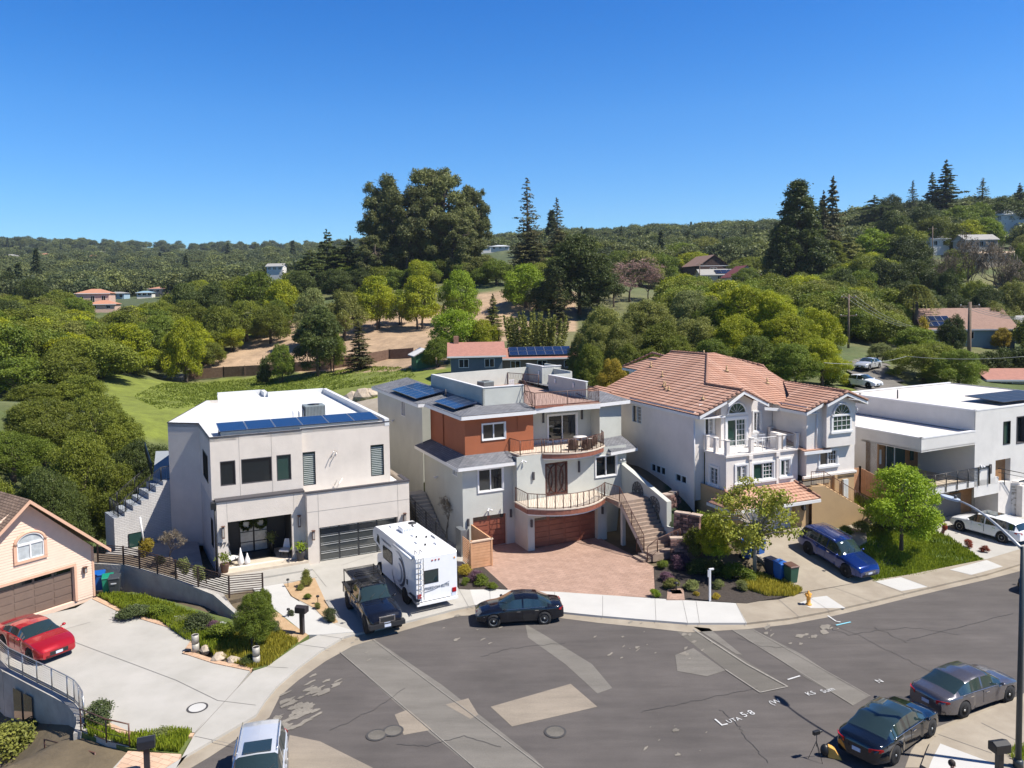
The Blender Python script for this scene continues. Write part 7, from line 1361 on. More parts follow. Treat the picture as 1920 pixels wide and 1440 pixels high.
# ================================================================== vehicles
def pw_(x,P):
    xs=[p[0] for p in P]; ys=[p[1] for p in P]; return float(np.interp(x,xs,ys))
def smooth(P,x,w=.10):
    return sum(pw_(x+d*w,P)*k for d,k in ((-1,.25),(0,.5),(1,.25)))
def paint(name,c,metal=.35,rough=.28): return mat(name,c,rough,vary=.02,metal=metal,coat=.8)
M_trim=mat('black_plastic_trim',(.02,.02,.022),.6,vary=0); M_cglass=mat('tinted_car_glass',(.02,.035,.035),.03,vary=0,spec=.9,coat=.5)
def wheel(par,x,y,r,wd,side,spk=5,rim=None,name='wheel'):
    t=bpy.data.objects.new(name,None); col.objects.link(t); t.parent=par; t.location=(x,y,r)
    mb=MB(); mb.lathe([(r*.62,-wd/2),(r*.93,-wd/2),(r,-wd/2+.04),(r,wd/2-.04),(r*.93,wd/2),(r*.62,wd/2),(r*.62,-wd/2)],n=28,axis='y'); mb.build('tyre',M_tyre,t)
    rim=rim or M_alu; mb=MB(); o=side*wd*.36
    mb.lathe([(r*.66,o-.02*side),(r*.66,o+.03*side),(r*.58,o+.03*side),(r*.58,o-.02*side)],n=28,axis='y')
    for k in range(spk):
        for dd in (-.11,.11):
            a=2*math.pi*k/spk+dd; c,s_=math.cos(a),math.sin(a); n=(-s_*r*.05,c*r*.05); p0=(c*r*.10,s_*r*.10);p1=(c*r*.63,s_*r*.63)
            q=[(p0[0]-n[0],p0[1]-n[1]),(p1[0]-n[0],p1[1]-n[1]),(p1[0]+n[0],p1[1]+n[1]),(p0[0]+n[0],p0[1]+n[1])]
            mb.mesh([(u,o,v) for u,v in q]+[(u,o+.025*side,v) for u,v in q],[(4,5,6,7),(7,6,5,4),(0,1,5,4),(1,2,6,5),(2,3,7,6),(3,0,4,7)])
    mb.lathe([(r*.15,o),(r*.15,o+.04*side),(.01,o+.045*side)],n=12,axis='y'); mb.build('rim',rim,t)
    mb=MB(); mb.lathe([(r*.6,o-.05*side),(.01,o-.05*side)],n=20,axis='y'); mb.build('brake_disc',M_dark,t); return t
def car(name,cat,label,pos,yaw,L,Wd,wb,top,belt,hoodz,paintm,cab,glassx,z0=.2,wr=.33,group=None,front_over=None,roofw=.76,pickup=None,spk=5,rim=None,extra=None,roof_glass=None,head=(.5,.13),chrome=True,sunroof=None,rearlamp=None,lift=0,bpill=None,roofrail=False):
    """x forward. top: (x,z) centre top profile; belt: (x,z) shoulder; cab: x range rear..front of greenhouse base; glassx=(rear glass base,rear glass top,front glass top,front glass base)"""
    t=empty(name,pos,yaw,label,cat,group); fo=front_over or (L-wb)*.45; xf=L/2; xr=-L/2; wf=xf-fo; wrr=wf-wb
    xs=sorted(set([round(v,3) for v in np.linspace(xr,xf,64)]+[round(g_,3) for g_ in glassx]+([bpill-.045,bpill+.045] if bpill is not None else [])))
    NR=9; rings=[]
    for x in xs:
        e=max(0,(abs(x)-(L/2-.75))/.75); w=Wd/2*(1-.20*e**2.3); w*=1-(.03 if abs(x)<wb*.25 else 0)
        zb=smooth(belt,x); zt=max(smooth(top,x,.05),zb+.015); zl=z0+.10*e
        for xc in (wf,wrr):
            ar=wr*1.13; 
            if abs(x-xc)<ar: zl=max(zl,wr+math.sqrt(max(0,ar*ar-(x-xc)**2))-.0+lift)
        zl=min(zl,zb-.12); c=min(1,max(0,(zt-zb-.04)/.30)); wtop=w*(.86*(1-c)+roofw*c); cc=c
        wb_=w*(.975-.02*c)
        ring=[(w*.90,zl),(w*.99,zl+.06),(w*1.0,zl+(zb-zl)*.45),(w*.995,zb-.10),(wb_,zb-.0),(wb_*(1-.035*c)-.02*(1-c),zb+.02*(1-c)+.015),(wtop,zt-.03-.05*c),(wtop*.86,zt-.012),(0,zt+.012)]
        if e>0.999 or x in(xs[0],xs[-1]): ring=[(p[0]*.97,p[1]) for p in ring]
        rings.append(ring)
    body=MB(); gl={}
    g0,g1,g2_,g3=glassx
    def addg(key,f): gl.setdefault(key,[]).append(f)
    idx=lambda i,j,s: (i*NR+j)*2+s
    vs=[]
    for i,x in enumerate(xs):
        for (yy,zz) in rings[i]: vs+= [(x,yy,zz),(x,-yy,zz)]
    F=[]
    for i in range(len(xs)-1):
        xm=(xs[i]+xs[i+1])/2; c=min(1,max(0,(smooth(top,xm,.05)-smooth(belt,xm)-.04)/.30))
        for j in range(NR-1):
            for s in (0,1):
                f=[idx(i,j,s),idx(i+1,j,s),idx(i+1,j+1,s),idx(i,j+1,s)]; f=f[::-1] if s==0 else f
                if pickup and pickup[0]<xm<pickup[1] and j>=5: continue
                if j in (6,7) and g2_<xm<g3 : addg('windscreen',f); continue
                if j in (6,7) and g0<xm<g1 : addg('rear_window',f); continue
                if j==5 and c>.12 and cab[0]<xm<cab[1]:
                    if bpill is not None and abs(xm-bpill)<.045: F.append(f); continue
                    k='side_window'; addg((k,s,0 if bpill is None or xm>bpill else 1),f); continue
                if roof_glass and j in (6,7) and g1<xm<g2_: addg('roof_panel',f); continue
                F.append(f)
    for i,rev in ((0,False),(len(xs)-1,True)):
        for s in (0,1):
            for j in range(NR-1):
                f=[idx(i,j,0),idx(i,j+1,0),idx(i,j+1,1),idx(i,j,1)]
                if s==0: F.append(f if rev else f[::-1])
    me=bpy.data.meshes.new('body'); me.from_pydata(vs,[],F); me.polygons.foreach_set('use_smooth',[True]*len(F)); me.materials.append(paintm); me.validate(); me.update()
    try: me.set_sharp_from_angle(angle=R(38))
    except Exception: pass
    bo=obj('body',me,t)
    for k,fs in gl.items():
        nm=k if isinstance(k,str) else k[0]; me=bpy.data.meshes.new(nm); me.from_pydata(vs,[],fs); me.polygons.foreach_set('use_smooth',[True]*len(fs)); me.materials.append(M_cglass); me.validate(); me.update(); obj(nm,me,t)
    ub=MB(); ub.box(xr+.25,-Wd*.40,z0+.04,xf-.25,Wd*.40,z0+.35)
    for xc in (wf,wrr):
        for s in (-1,1): ub.lathe([(wr*1.12,s*Wd*.28),(wr*1.12,s*Wd*.492)],(xc,0,wr+lift*.5),16,axis='y')
    ub.build('underbody',M_dark,t)
    for xc in (wf,wrr):
        for s in (-1,1): wheel(t,xc,s*(Wd/2-.12),wr,.22,s,spk,rim)
    # lamps, grille, plates, mirrors, handles
    zh=smooth(belt,xf-.15)-.06
    for s in (-1,1):
        mb=MB(); y=Wd/2*.80; mb.mesh([(xf-.04,s*(y-.34),zh-.10),(xf-.16,s*(y-.02),zh-.10),(xf-.42,s*(y+.10),zh+.02),(xf-.20,s*(y-.12),zh+.06),(xf-.05,s*(y-.34),zh+.02)],[(0,1,2,3,4),(4,3,2,1,0)]); 
        o=MB(); 
        a=[(xf-.015,s*(y-.30),zh-.09),(xf-.10,s*(y-.01),zh-.07),(xf-.40,s*(y+.155),zh+.0),(xf-.34,s*(y+.10),zh+.075),(xf-.10,s*(y-.12),zh+.06),(xf-.02,s*(y-.30),zh+.03)]
        o.face(a); o.face(a[::-1]); o.build('headlight',M_lens,t)
        zr_=smooth(belt,xr+.15)-.08; o=MB(); a=[(xr+.0,s*(y-.28),zr_-.08),(xr+.06,s*(y-.02),zr_-.07),(xr+.30,s*(y+.16),zr_+.02),(xr+.28,s*(y+.14),zr_+.09),(xr+.04,s*(y-.02),zr_+.10),(xr-.0,s*(y-.28),zr_+.06)]; a=[(p[0]-.02,p[1]+s*.012,p[2]) for p in a]; o.face(a); o.face(a[::-1]); o.build('tail_light',M_red,t)
        xm_=g3-.22; o=MB(); o.ball((xm_,s*(Wd/2+.11),smooth(belt,xm_)+.10),.09,.10,.07,8,6); o.tube([(xm_,s*(Wd/2-.05),smooth(belt,xm_)+.04),(xm_,s*(Wd/2+.06),smooth(belt,xm_)+.08)],.03,5); o.build('mirror',paintm,t)
        for xx in ((.12,-.85) if L>4 else (.1,)): 
            o=MB(); zz=smooth(belt,xx)-.12; o.box(xx-.10,s*Wd/2*.985-.01,zz-.015,xx+.10,s*Wd/2*.985+.025,zz+.02); o.build('door_handle',M_chrome if chrome else paintm,t)
        o=MB()
        for xx in (g3-.38,(bpill if bpill is not None else -.05),cab[0]+.35): o.box(xx-.006,s*(Wd/2*.972)-.003,z0+.2,xx+.006,s*(Wd/2*.972)+.032*0+.022,smooth(belt,xx)-.03)
        o.build('door_seam',M_dark,t)
        if chrome:
            o=MB(); P=[(x,s*(Wd/2*.945),smooth(belt,x)+.02) for x in np.linspace(cab[0]+.15,cab[1]-.12,12)]; o.tube(P,.012,4); o.build('window_trim',M_chrome,t)
    mb=MB(); zg=zh-.14; mb.box(xf-.03,-Wd*.22,zg-.09,xf+.005,Wd*.22,zg+.10); mb.box(xf-.04,-Wd*.32,z0+.08,xf+.0,Wd*.32,z0+.22); mb.build('grille',M_trim,t)
    mb=MB()
    for k in range(4): mb.box(xf+.003,-Wd*.21,zg-.07+k*.045,xf+.012,Wd*.21,zg-.06+k*.045)
    mb.build('grille_bars',M_chrome if chrome else M_trim,t)
    mb=MB(); mb.box(xf+.005,-.16,z0+.2,xf+.02,.16,z0+.32); mb.build('licence_plate',M_plate,t); mb=MB(); mb.box(xr-.02,-.16,zr_-.24,xr+.01,.16,zr_-.1); mb.build('licence_plate',M_plate,t)
    for xx,zz in ((xf-.02,z0+.34),(xr-.0,z0+.32)): pass
    if sunroof: mb=MB(); a,b=sunroof; z=smooth(top,(a+b)/2)+.02; mb.box(a,-Wd*.25,z-.02,b,Wd*.25,z+.012); mb.build('sunroof',M_cglass,t)
    if roofrail:
        for s in (-1,1): mb=MB(); P=[(x,s*Wd/2*roofw*.93,smooth(top,x)-.0+.03) for x in np.linspace(g1+.1,g2_-.1,8)]; mb.tube(P,.022,5); mb.build('roof_rail',M_chrome,t)
    wp=MB()
    for yy in (-.35,.15): wp.tube([(g3-.02,yy,smooth(top,g3-.05)+.02),(g3-.35,yy+.45,smooth(top,g3-.3)+.02)],.012,4)
    wp.build('wiper',M_trim,t)
    return t
def place(px,py,px2,py2,z=0.0):
    """rear wheel and front wheel contact pixels -> midpoint and yaw"""
    a=Vector(G(px,py,z)); b=Vector(G(px2,py2,z)); d=b-a; return a,b,math.atan2(d.y,d.x)
SED=dict(top=[(-2.4,.80),(-2.30,.98),(-1.75,1.04),(-1.0,1.38),(-.3,1.45),(.35,1.42),(1.15,1.0),(1.7,.93),(2.2,.78),(2.4,.60)],belt=[(-2.4,.72),(-2.2,.90),(-1,.93),(.9,.88),(1.6,.82),(2.15,.70),(2.4,.55)],glassx=(-1.72,-1.02,.30,1.12),cab=(-1.5,1.05))
SUV=dict(top=[(-2.4,.9),(-2.33,1.05),(-2.05,1.58),(-1.5,1.68),(0,1.72),(.45,1.68),(1.1,1.16),(1.7,1.08),(2.25,.92),(2.4,.7)],belt=[(-2.4,.85),(-2.2,1.05),(-1,1.08),(1,1.02),(1.7,.97),(2.2,.84),(2.4,.62)],glassx=(-2.30,-2.08,.42,1.08),cab=(-2.12,1.0))
def sc(P,k,kz=1): return [(x*k,z*kz) for x,z in P]
def cpos(mid_a,mid_b,yaw,side,Wd,L,wb,fo):
    """contacts are on the near side: shift to centre line"""
    n=Vector((-math.sin(yaw),math.cos(yaw),0)); m=(mid_a+mid_b)/2+n*side*(Wd/2-.1); d=Vector((math.cos(yaw),math.sin(yaw),0)); wf=L/2-fo; c=m-d*(wf-wb/2); return (c.x,c.y,c.z)
def mkcar(fn,name,cat,label,rear,front,side,L,Wd,wb,shape,paintm,z=0.0,kz=1,fo=None,snap=None,**kw):
    a,b,yaw=place(*rear,*front,z); fo=fo or (L-wb)*.45; k=L/4.8; S=shape
    if snap is not None: yaw=snap
    pos=cpos(a,b,yaw,side,Wd,L,wb,fo)
    return fn(name,cat,label,pos,yaw,L,Wd,wb,sc(S['top'],k,kz),sc(S['belt'],k,kz),None,paintm,(S['cab'][0]*k,S['cab'][1]*k),tuple(v*k for v in S['glassx']),front_over=fo,**kw)
P_blk=paint('black_car_paint',(.008,.010,.016),.3,.15); P_red=paint('crimson_car_paint',(.42,.012,.022),.35,.18); P_grey=paint('grey_purple_car_paint',(.12,.115,.13),.6,.25); P_blue=paint('deep_blue_car_paint',(.008,.03,.16),.5,.18); P_wht=paint('white_car_paint',(.78,.79,.80),.0,.25); P_silv=paint('silver_car_paint',(.55,.57,.6),.3,.25); P_navy=paint('black_blue_car_paint',(.006,.010,.018),.3,.1)
mkcar(car,'parked_car','car','black sedan parked at the sidewalk before the pink paver driveway',(1021,1170),(925,1176),-1,4.63,1.76,2.70,SED,P_blk,bpill=-.12,rim=M_metal)
mkcar(car,'parked_car','car','glossy black sedan beside the tripod, red rear lamps facing the camera',(1677,1430),(1742,1381),1,4.88,1.84,2.825,SED,P_navy,bpill=-.12,kz=1.0,roof_glass=True,rim=M_metal)
mkcar(car,'parked_car','car','grey sedan parked ahead of the glossy black one at the right kerb',(1808,1344),(1886,1316),1,4.88,1.86,2.83,SED,P_grey,bpill=-.12)
mkcar(car,'parked_car','car','dark sedan cut by the right frame edge beside the far sidewalk',(1990,1086),(1905,1106),1,4.7,1.8,2.8,SED,P_blk,snap=R(206),bpill=-.12)
mkcar(car,'parked_suv','car','deep blue family SUV parked on the tan driveway',(1513,1040),(1589,1079),1,5.05,1.98,2.98,SUV,P_blue,z=.52,snap=R(-65.5),kz=1.0,bpill=-.1,wr=.38,z0=.28,roofrail=True,rim=mat('dark_rim',(.10,.10,.11),.3,metal=.6))
mkcar(car,'parked_suv','car','white SUV parked nose-in before the bright white house',(1877,1017),(1802,996),-1,4.98,1.96,2.99,SUV,P_wht,z=.1,kz=.93,bpill=-.15,wr=.37,z0=.26,roofrail=False,sunroof=(-.7,.5),rim=M_alu)
[o for o in bpy.data.objects if o.get('label','').startswith('deep blue family')][0].rotation_euler[1]=R(9.4)
[o for o in bpy.data.objects if o.get('label','').startswith('deep blue family')][0].location.z=.52
# red coupe, white SUV near, back street cars
CUP=dict(top=[(-2.4,.86),(-2.3,1.02),(-1.7,1.08),(-1.0,1.30),(-.35,1.37),(.15,1.33),(.95,1.0),(1.6,.95),(2.2,.82),(2.4,.62)],belt=[(-2.4,.80),(-2.2,.96),(-1,.97),(.8,.92),(1.6,.86),(2.15,.74),(2.4,.56)],glassx=(-1.62,-.95,.12,.92),cab=(-1.3,.88))
def mkcar_c(name,cat,label,fc,yaw,L,Wd,wb,shape,paintm,z=0,kz=1,**kw):
    f=Vector(G(*fc,z)); d=Vector((math.cos(yaw),math.sin(yaw),0)); c=f-d*L/2; k=L/4.8; S=shape
    return car(name,cat,label,(c.x,c.y,z),yaw,L,Wd,wb,sc(S['top'],k,kz),sc(S['belt'],k,kz),None,paintm,(S['cab'][0]*k,S['cab'][1]*k),tuple(v*k for v in S['glassx']),**kw)
rc=mkcar_c('parked_car','car','crimson red coupe parked on the pale driveway at the left edge',(112,1238),R(-34),4.8,1.92,2.72,CUP,P_red,z=.12,chrome=False,wr=.35,rim=mat('dark_rim',(.10,.10,.11),.3))
mb=MB(); mb.mesh([(.95,-.28,.99),(1.5,-.10,.965),(1.5,.10,.965),(.95,.28,.99)],[(0,1,2,3)]); mb.build('bonnet_vent',M_trim,rc)
mkcar_c('parked_suv','car','silver-white SUV with sunroof at the bottom edge, facing the camera',(476,1574),R(-76),4.75,1.9,2.7,SUV,P_silv,z=0.0,kz=1.0,sunroof=(-.35,.35),roofrail=True,wr=.36,chrome=False,bpill=-.1)
p=onT(1622,727,90,.3); k_=4.6/4.8
def bcar(label,p,yaw,pm,shape=SED): return car('parked_car','car',label,p,yaw,4.6,1.8,2.7,sc(shape['top'],k_),sc(shape['belt'],k_),None,pm,(shape['cab'][0]*k_,shape['cab'][1]*k_),tuple(v*k_ for v in shape['glassx']),bpill=-.1)
bcar('white sedan parked on the sloping back street',onT(1616,722,91,.35),R(-62),P_wht); bcar('pale sedan in the shade further up the back street',onT(1628,686,101,.35),R(-140),P_silv)
bcar('white car parked by the path near the pale-roofed hillside houses',onT(1278,532,255,.6),R(0),P_wht,SUV); bcar('grey car behind the white one near the pale-roofed hillside houses',onT(1262,530,250,.6),R(-80),P_silv,SUV)
# ------------------------------------------------ pickup
PK=dict(top=[(-2.7,1.05),(-2.62,1.12),(-.92,1.14),(-.86,1.70),(-.5,1.80),(.35,1.80),(.95,1.26),(1.6,1.20),(2.4,1.10),(2.7,.85)],belt=[(-2.7,1.08),(-.9,1.12),(.8,1.14),(1.7,1.08),(2.4,.98),(2.7,.75)])
a,b,yaw=place(636,1130,683,1184,.12); yaw=R(-63.5)
d=Vector((math.cos(yaw),math.sin(yaw),0)); nrm=Vector((-d.y,d.x,0)); fcen=Vector(G(688,1186,.12))
Lp=5.55; wb=3.55; fo=.85; c=fcen+nrm*.84-d*(Lp/2-fo)
pkx=car('pickup_truck','pickup truck','black pickup truck with roof and bed rack parked beside the motorhome',(c.x,c.y,.12),yaw,Lp,1.92,wb,PK['top'],PK['belt'],None,P_blk,(-.84,.9),(-.93,-.86,.35,.95),z0=.45,wr=.42,front_over=fo,pickup=(-2.66,-.93),bpill=.0,lift=.03,spk=6,rim=M_black,roofw=.80,chrome=False)
mb=MB(); mb.box(-2.62,-.78,.62,-.95,.78,.68); 
for s in (-1,1): mb.box(-2.66,s*.78,.62,-.93,s*.90,1.15); mb.box(-2.68,s*.76,1.13,-.92,s*.96,1.19)
mb.box(-2.72,-.9,.62,-2.62,.9,1.15); mb.box(-1.0,-.85,.62,-.9,.85,1.2); mb.build('cargo_bed',M_trim,pkx)
mb=MB()
for s in (-1,1):
    mb.tube([(-2.5,s*.86,1.18),(-2.5,s*.86,1.95),(-1.0,s*.84,1.95),(-1.0,s*.86,1.18)],.03,5); mb.tube([(-1.0,s*.70,1.98),(.35,s*.66,1.98)],.03,5); mb.tube([(.3,s*.66,1.98),(.45,s*.62,1.82)],.03,5)
for k in range(11): x=-2.45+k*.145; mb.tube([(x,-.86,1.95),(x,.86,1.95)],.018,4)
mb.build('bed_rack',M_black,pkx); mb=MB()
for k in range(8): x=-.95+k*.18; mb.tube([(x,-.70,1.99),(x,.70,1.99)],.022,4)
for k in range(3): mb.tube([(-.98,-.62,2.0+.09*k),(-.98,.62,2.0+.09*k)],.02,4)
for s in (-1,1): mb.tube([(-.98,s*.66,1.95),(-.98,s*.66,2.2)],.022,4)
mb.build('roof_rack',M_black,pkx)
mb=MB(); mb.box(2.72,-.42,.72,2.80,.42,1.02); g_=mb.build('chrome_grille',M_chrome,pkx); mb=MB(); mb.box(2.801,-.36,.76,2.81,.36,.98); mb.build('grille_mesh',M_trim,g_); mb=MB(); mb.box(2.55,-.94,.46,2.86,.94,.68); mb.build('bumper',M_trim,pkx); mb=MB(); mb.box(2.86,-.17,.5,2.875,.17,.64); mb.build('licence_plate',M_plate,pkx)
# ------------------------------------------------ motorhome
f=Vector(G(780,1143,.12)); f2=Vector(G(856,1118,.12)); 
yv=R(180-61.5); d=Vector((math.cos(yv),math.sin(yv),0)); nl=Vector((-d.y,d.x,0))   # front points to the garage
Lr=7.3; Wr_=2.45; back=Vector(G(781,1140,.45)); ctr=back+d*(Lr/2)-nl*(Wr_/2)
rv=empty('motorhome',(ctr.x,ctr.y,.12),yv,'white motorhome with grey swoosh stripes, rear window and ladder','motorhome')
M_rv=mat('white_gelcoat',(.80,.80,.80),.25,vary=.02,coat=.4)
zb,zt=.55,3.15; xr,xf=-Lr/2,Lr/2
side=[(xr,zb+.05),(xr+.0,zt-.12),(xr+.12,zt),(xf-1.3,zt),(xf-.55,zt-.05),(xf-.1,zt-.35),(xf,zt-.75),(xf-.25,zt-.98),(xf-1.15,zt-1.15),(xf-1.6,zt-1.35),(xf-1.62,zb)]
mb=MB(); y=Wr_/2; e=.12
n_=len(side)
mb.face([(a_,-y,b_) for a_,b_ in side][::-1]); mb.face([(a_,y,b_) for a_,b_ in side])
for i in range(n_):
    p,q=side[i],side[(i+1)%n_]; mb.face([(p[0],-y,p[1]),(q[0],-y,q[1]),(q[0],y,q[1]),(p[0],y,p[1])],0,False)
body=mb.build('body',M_rv,rv,.07)
mb=MB(); prof=[(xf-1.65,zb),(xf-1.65,1.75),(xf-1.2,1.85),(xf-.75,1.45),(xf-.05,1.22),(xf+.12,1.05),(xf+.12,.55),(xf-.4,.45)]
mb.face([(a_,-.92,b_) for a_,b_ in prof][::-1]); mb.face([(a_,.92,b_) for a_,b_ in prof])
for i in range(len(prof)): p,q=prof[i],prof[(i+1)%len(prof)]; mb.face([(p[0],-.92,p[1]),(q[0],-.92,q[1]),(q[0],.92,q[1]),(p[0],.92,p[1])])
cb=mb.build('cab',M_rv,rv,.06); mb=MB(); mb.mesh([(xf-1.17,-.8,1.84),(xf-.76,-.8,1.47),(xf-.76,.8,1.47),(xf-1.17,.8,1.84)],[(0,1,2,3)]); mb.mesh([(xf-1.5,.935,1.15),(xf-.85,.935,1.2),(xf-1.15,.935,1.68),(xf-1.5,.935,1.68)],[(3,2,1,0),(0,1,2,3)]); mb.build('cab_glass',M_cglass,cb)
for x in (xf-.55,xr+1.75):
    for s in (-1,1): wheel(rv,x,s*(.92 if x>0 else 1.08),.40,.26,s,8,M_alu)
mb=MB(); mb.box(xr+.4,-1.0,.32,xf-.6,1.0,.56); 
for s in (-1,1): mb.lathe([(.50,s*1.1),(.50,s*1.232),(.01,s*1.232)],(xr+1.75,0,.42),18,axis='y')
mb.build('chassis',M_dark,rv)
sY=Wr_/2
def sidep(pts,m,name,off=.012,s=1): 
    mb=MB(); q=[(x,s*(sY+off),z) for x,z in pts]; mb.face(q); mb.face(q[::-1]); return mb.build(name,m,rv)
# left side (towards the pickup) : windows, hatch, swoosh
def rrect(x0,x1,z0,z1,r=.09): return [(x0+r,z0),(x1-r,z0),(x1,z0+r),(x1,z1-r),(x1-r,z1),(x0+r,z1),(x0,z1-r),(x0,z0+r)]
sidep(rrect(xf-3.6,xf-1.9,1.55,2.35),M_trim,'window_frame'); o=sidep(rrect(xf-3.53,xf-1.97,1.62,2.28),mat('rv_glass',(.10,.10,.095),.08,vary=.5,scale=1.2,spec=.8),'window',.02); sidep([(xf-1.35,2.15),(xf-.75,2.25),(xf-.95,2.75),(xf-1.25,2.7)],M_cglass,'overcab_window',.014)
M_sw=mat('slate_stripe',(.10,.12,.16),.4,vary=.05); M_sw2=mat('silver_stripe',(.40,.43,.48),.4,vary=.05)
def arcband(cx,cz,r0,r1,a0,a1,m,k=22,sx=1.15,off=.013,tap=True):
    a=np.linspace(R(a0),R(a1),k); mb=MB()
    for i in range(k-1):
        def P(t,o): tt=(t-R(a0))/(R(a1)-R(a0)); w_=(r1-r0)*(math.sin(math.pi*tt)**.6 if tap else 1); rr_=r0+(w_ if o else 0); return (cx+sx*rr_*math.cos(t),sY+off,cz+rr_*math.sin(t))
        q=[P(a[i],0),P(a[i+1],0),P(a[i+1],1),P(a[i],1)]; mb.face(q); mb.face(q[::-1])
    mb.build('stripe',m,rv)
arcband(xr+2.75,1.55,.74,1.0,95,262,M_sw); arcband(xr+2.85,1.5,.50,.68,100,275,M_sw2,off=.014); arcband(xr+2.9,1.62,.98,1.08,75,200,M_sw2,off=.015); arcband(xr+2.2,1.75,1.45,1.55,275,345,M_sw,off=.016); arcband(xr+.2,2.9,2.05,2.25,-115,-72,M_sw,off=.017,sx=1.0); arcband(xr+.2,2.7,2.05,2.2,-112,-72,M_sw2,off=.018,sx=1.0)
sidep([(xr+.05,.78),(xr+1.2,.75),(xr+.9,.9),(xr+.05,.95)],M_sw,'stripe',.019); sidep(rrect(xr+1.25,xr+1.45,1.2,1.5,.03),M_trim,'fuel_flap',.012)
sidep([(xf-1.7,2.7),(xf-2.3,2.62),(xf-2.3,2.55),(xf-1.7,2.62)],M_sw2,'stripe',.012)
o=text_mesh('FREEDOM ELITE',.2,.003,'lettering',M_sw,rv); o.location=(xf-2.7,sY+.016,2.62); o.rotation_euler=(R(90),0,R(180))
mb=MB(); mb.tube([(xf-4.1,sY+.1,2.95),(xr+.35,sY+.1,2.95)],.075,8); mb.build('awning_roller',M_rv,rv)
# rear wall
def rear(y0,y1,z0,z1,m,name,off=.015): mb=MB(); mb.box(xr-off,y0,z0,xr-.001,y1,z1); return mb.build(name,m,rv)
o=rear(-.1,.78,1.55,2.3,M_trim,'rear_window_frame'); mb=MB(); mb.box(xr-.025,-.04,1.61,xr-.014,.72,2.24); mb.build('rear_window',M_cglass,rv)
rear(.95,1.15,.82,1.05,M_red,'tail_light',.05); rear(-1.15,-.92,.82,1.05,M_red,'tail_light',.05); rear(-1.13,-.88,.6,.8,M_plate,'licence_plate',.03)
for yy in (-.15,.05,.25): rear(yy-.04,yy+.04,2.78,2.84,M_red,'marker_light',.03)
rear(-1.12,-1.05,2.7,2.78,M_amber,'marker_light',.03); rear(-1.22,1.22,.42,.56,M_rv,'rear_bumper',.12)
o=text_mesh('FREEDOM ELITE',.21,.004,'lettering',M_sw,rv); o.location=(xr-.02,.0,1.28); o.rotation_euler=(R(90),0,R(-90)); mb=MB(); mb.tube([(xr-.015,.75,1.10),(xr-.015,.2,1.16),(xr-.015,-.75,1.46)],.012,4); mb.build('underline',M_sw,rv)
mb=MB()
for yy in (.82,1.12): mb.tube([(xr-.12,yy,.75),(xr-.12,yy,3.05),(xr+.05,yy,3.35),(xr+.35,yy,3.4),(xr+.4,yy,3.16)],.022,5)
for k in range(8): mb.tube([(xr-.12,.82,.95+k*.3),(xr-.12,1.12,.95+k*.3)],.018,5)
mb.build('ladder',M_alu,rv)
# roof items
mb=MB(); mb.box(xf-3.0,-.35,zt,xf-2.1,.35,zt+.3); o=mb.build('roof_ac',M_rv,rv,.07); mb=MB()
for k in range(6): mb.box(xf-3.01,-.3+k*.1,zt+.1,xf-2.98,-.25+k*.1,zt+.25)
mb.build('louvre',M_sw2,o)
for x,yy in ((xf-1.35,.35),(xf-3.7,-.15),(xr+2.2,.15),(xr+1.5,-.75)): mb=MB(); mb.box(x-.2,yy-.2,zt,x+.2,yy+.2,zt+.09); mb.build('roof_hatch',M_rv,rv,.02)
mb=MB(); mb.lathe([(.05,zt),(.04,zt+.18),(.26,zt+.22),(.26,zt+.26),(.02,zt+.30)],(xf-2.0,-.65,0),12); mb.build('roof_antenna',M_trim,rv)
for x,yy in ((xf-4.1,-.1),(xr+1.6,.0),(xr+2.9,-.6)): mb=MB(); mb.lathe([(.06,zt),(.06,zt+.09)],(x,yy,0),8); mb.build('roof_vent',M_trim,rv)
mb=MB(); mb.tube([(xr+3.0,-.95,zt+.04),(xr+2.4,-.95,zt+.04)],.04,5); mb.build('roof_vent',M_metal,rv)
# ================================================================== small things
def bin_(loc,rz,body,lid,label,group=None,tilt=0,paper=False):
    t=empty('wheelie_bin',loc,rz,label,'bin',group); t.rotation_euler=(tilt,0,rz); mb=MB()
    mb.mesh([(-.24,-.26,.05),(.24,-.26,.05),(.24,.26,.05),(-.24,.26,.05),(-.31,-.36,1.0),(.31,-.36,1.0),(.31,.36,1.0),(-.31,.36,1.0)],[(3,2,1,0),(0,1,5,4),(1,2,6,5),(2,3,7,6),(3,0,4,7),(4,5,6,7)]); mb.build('body',body,t,.03)
    mb=MB(); mb.mesh([(-.33,-.40,1.0),(.33,-.40,1.0),(.33,.38,1.04),(-.33,.38,1.04),(-.30,-.36,1.07),(.30,-.36,1.07),(.30,.34,1.12),(-.30,.34,1.12)],[(3,2,1,0),(0,1,5,4),(1,2,6,5),(2,3,7,6),(3,0,4,7),(4,5,6,7)]); mb.build('lid',lid,t,.02)
    for s in (-1,1): mb=MB(); mb.lathe([(.12,s*.24),(.12,s*.32)],(0,.30,.12),12); w=MB(); w.lathe([(.12,s*.25),(.12,s*.31),(.02,s*.31)],(0,0,0),14,axis='x'); o=w.build('wheel',M_tyre,t); o.location=(0,.3,.13)
    mb=MB(); mb.tube([(-.26,.40,.98),(-.26,.47,1.02),(.26,.47,1.02),(.26,.40,.98)],.02,5); mb.build('handle',body,t)
    if paper: mb=MB(); mb.face([(-.15,-.375,.70),(.15,-.375,.70),(.15,-.385,.78),(-.15,-.385,.78)]); mb.build('sticker',M_white,t)
    return t
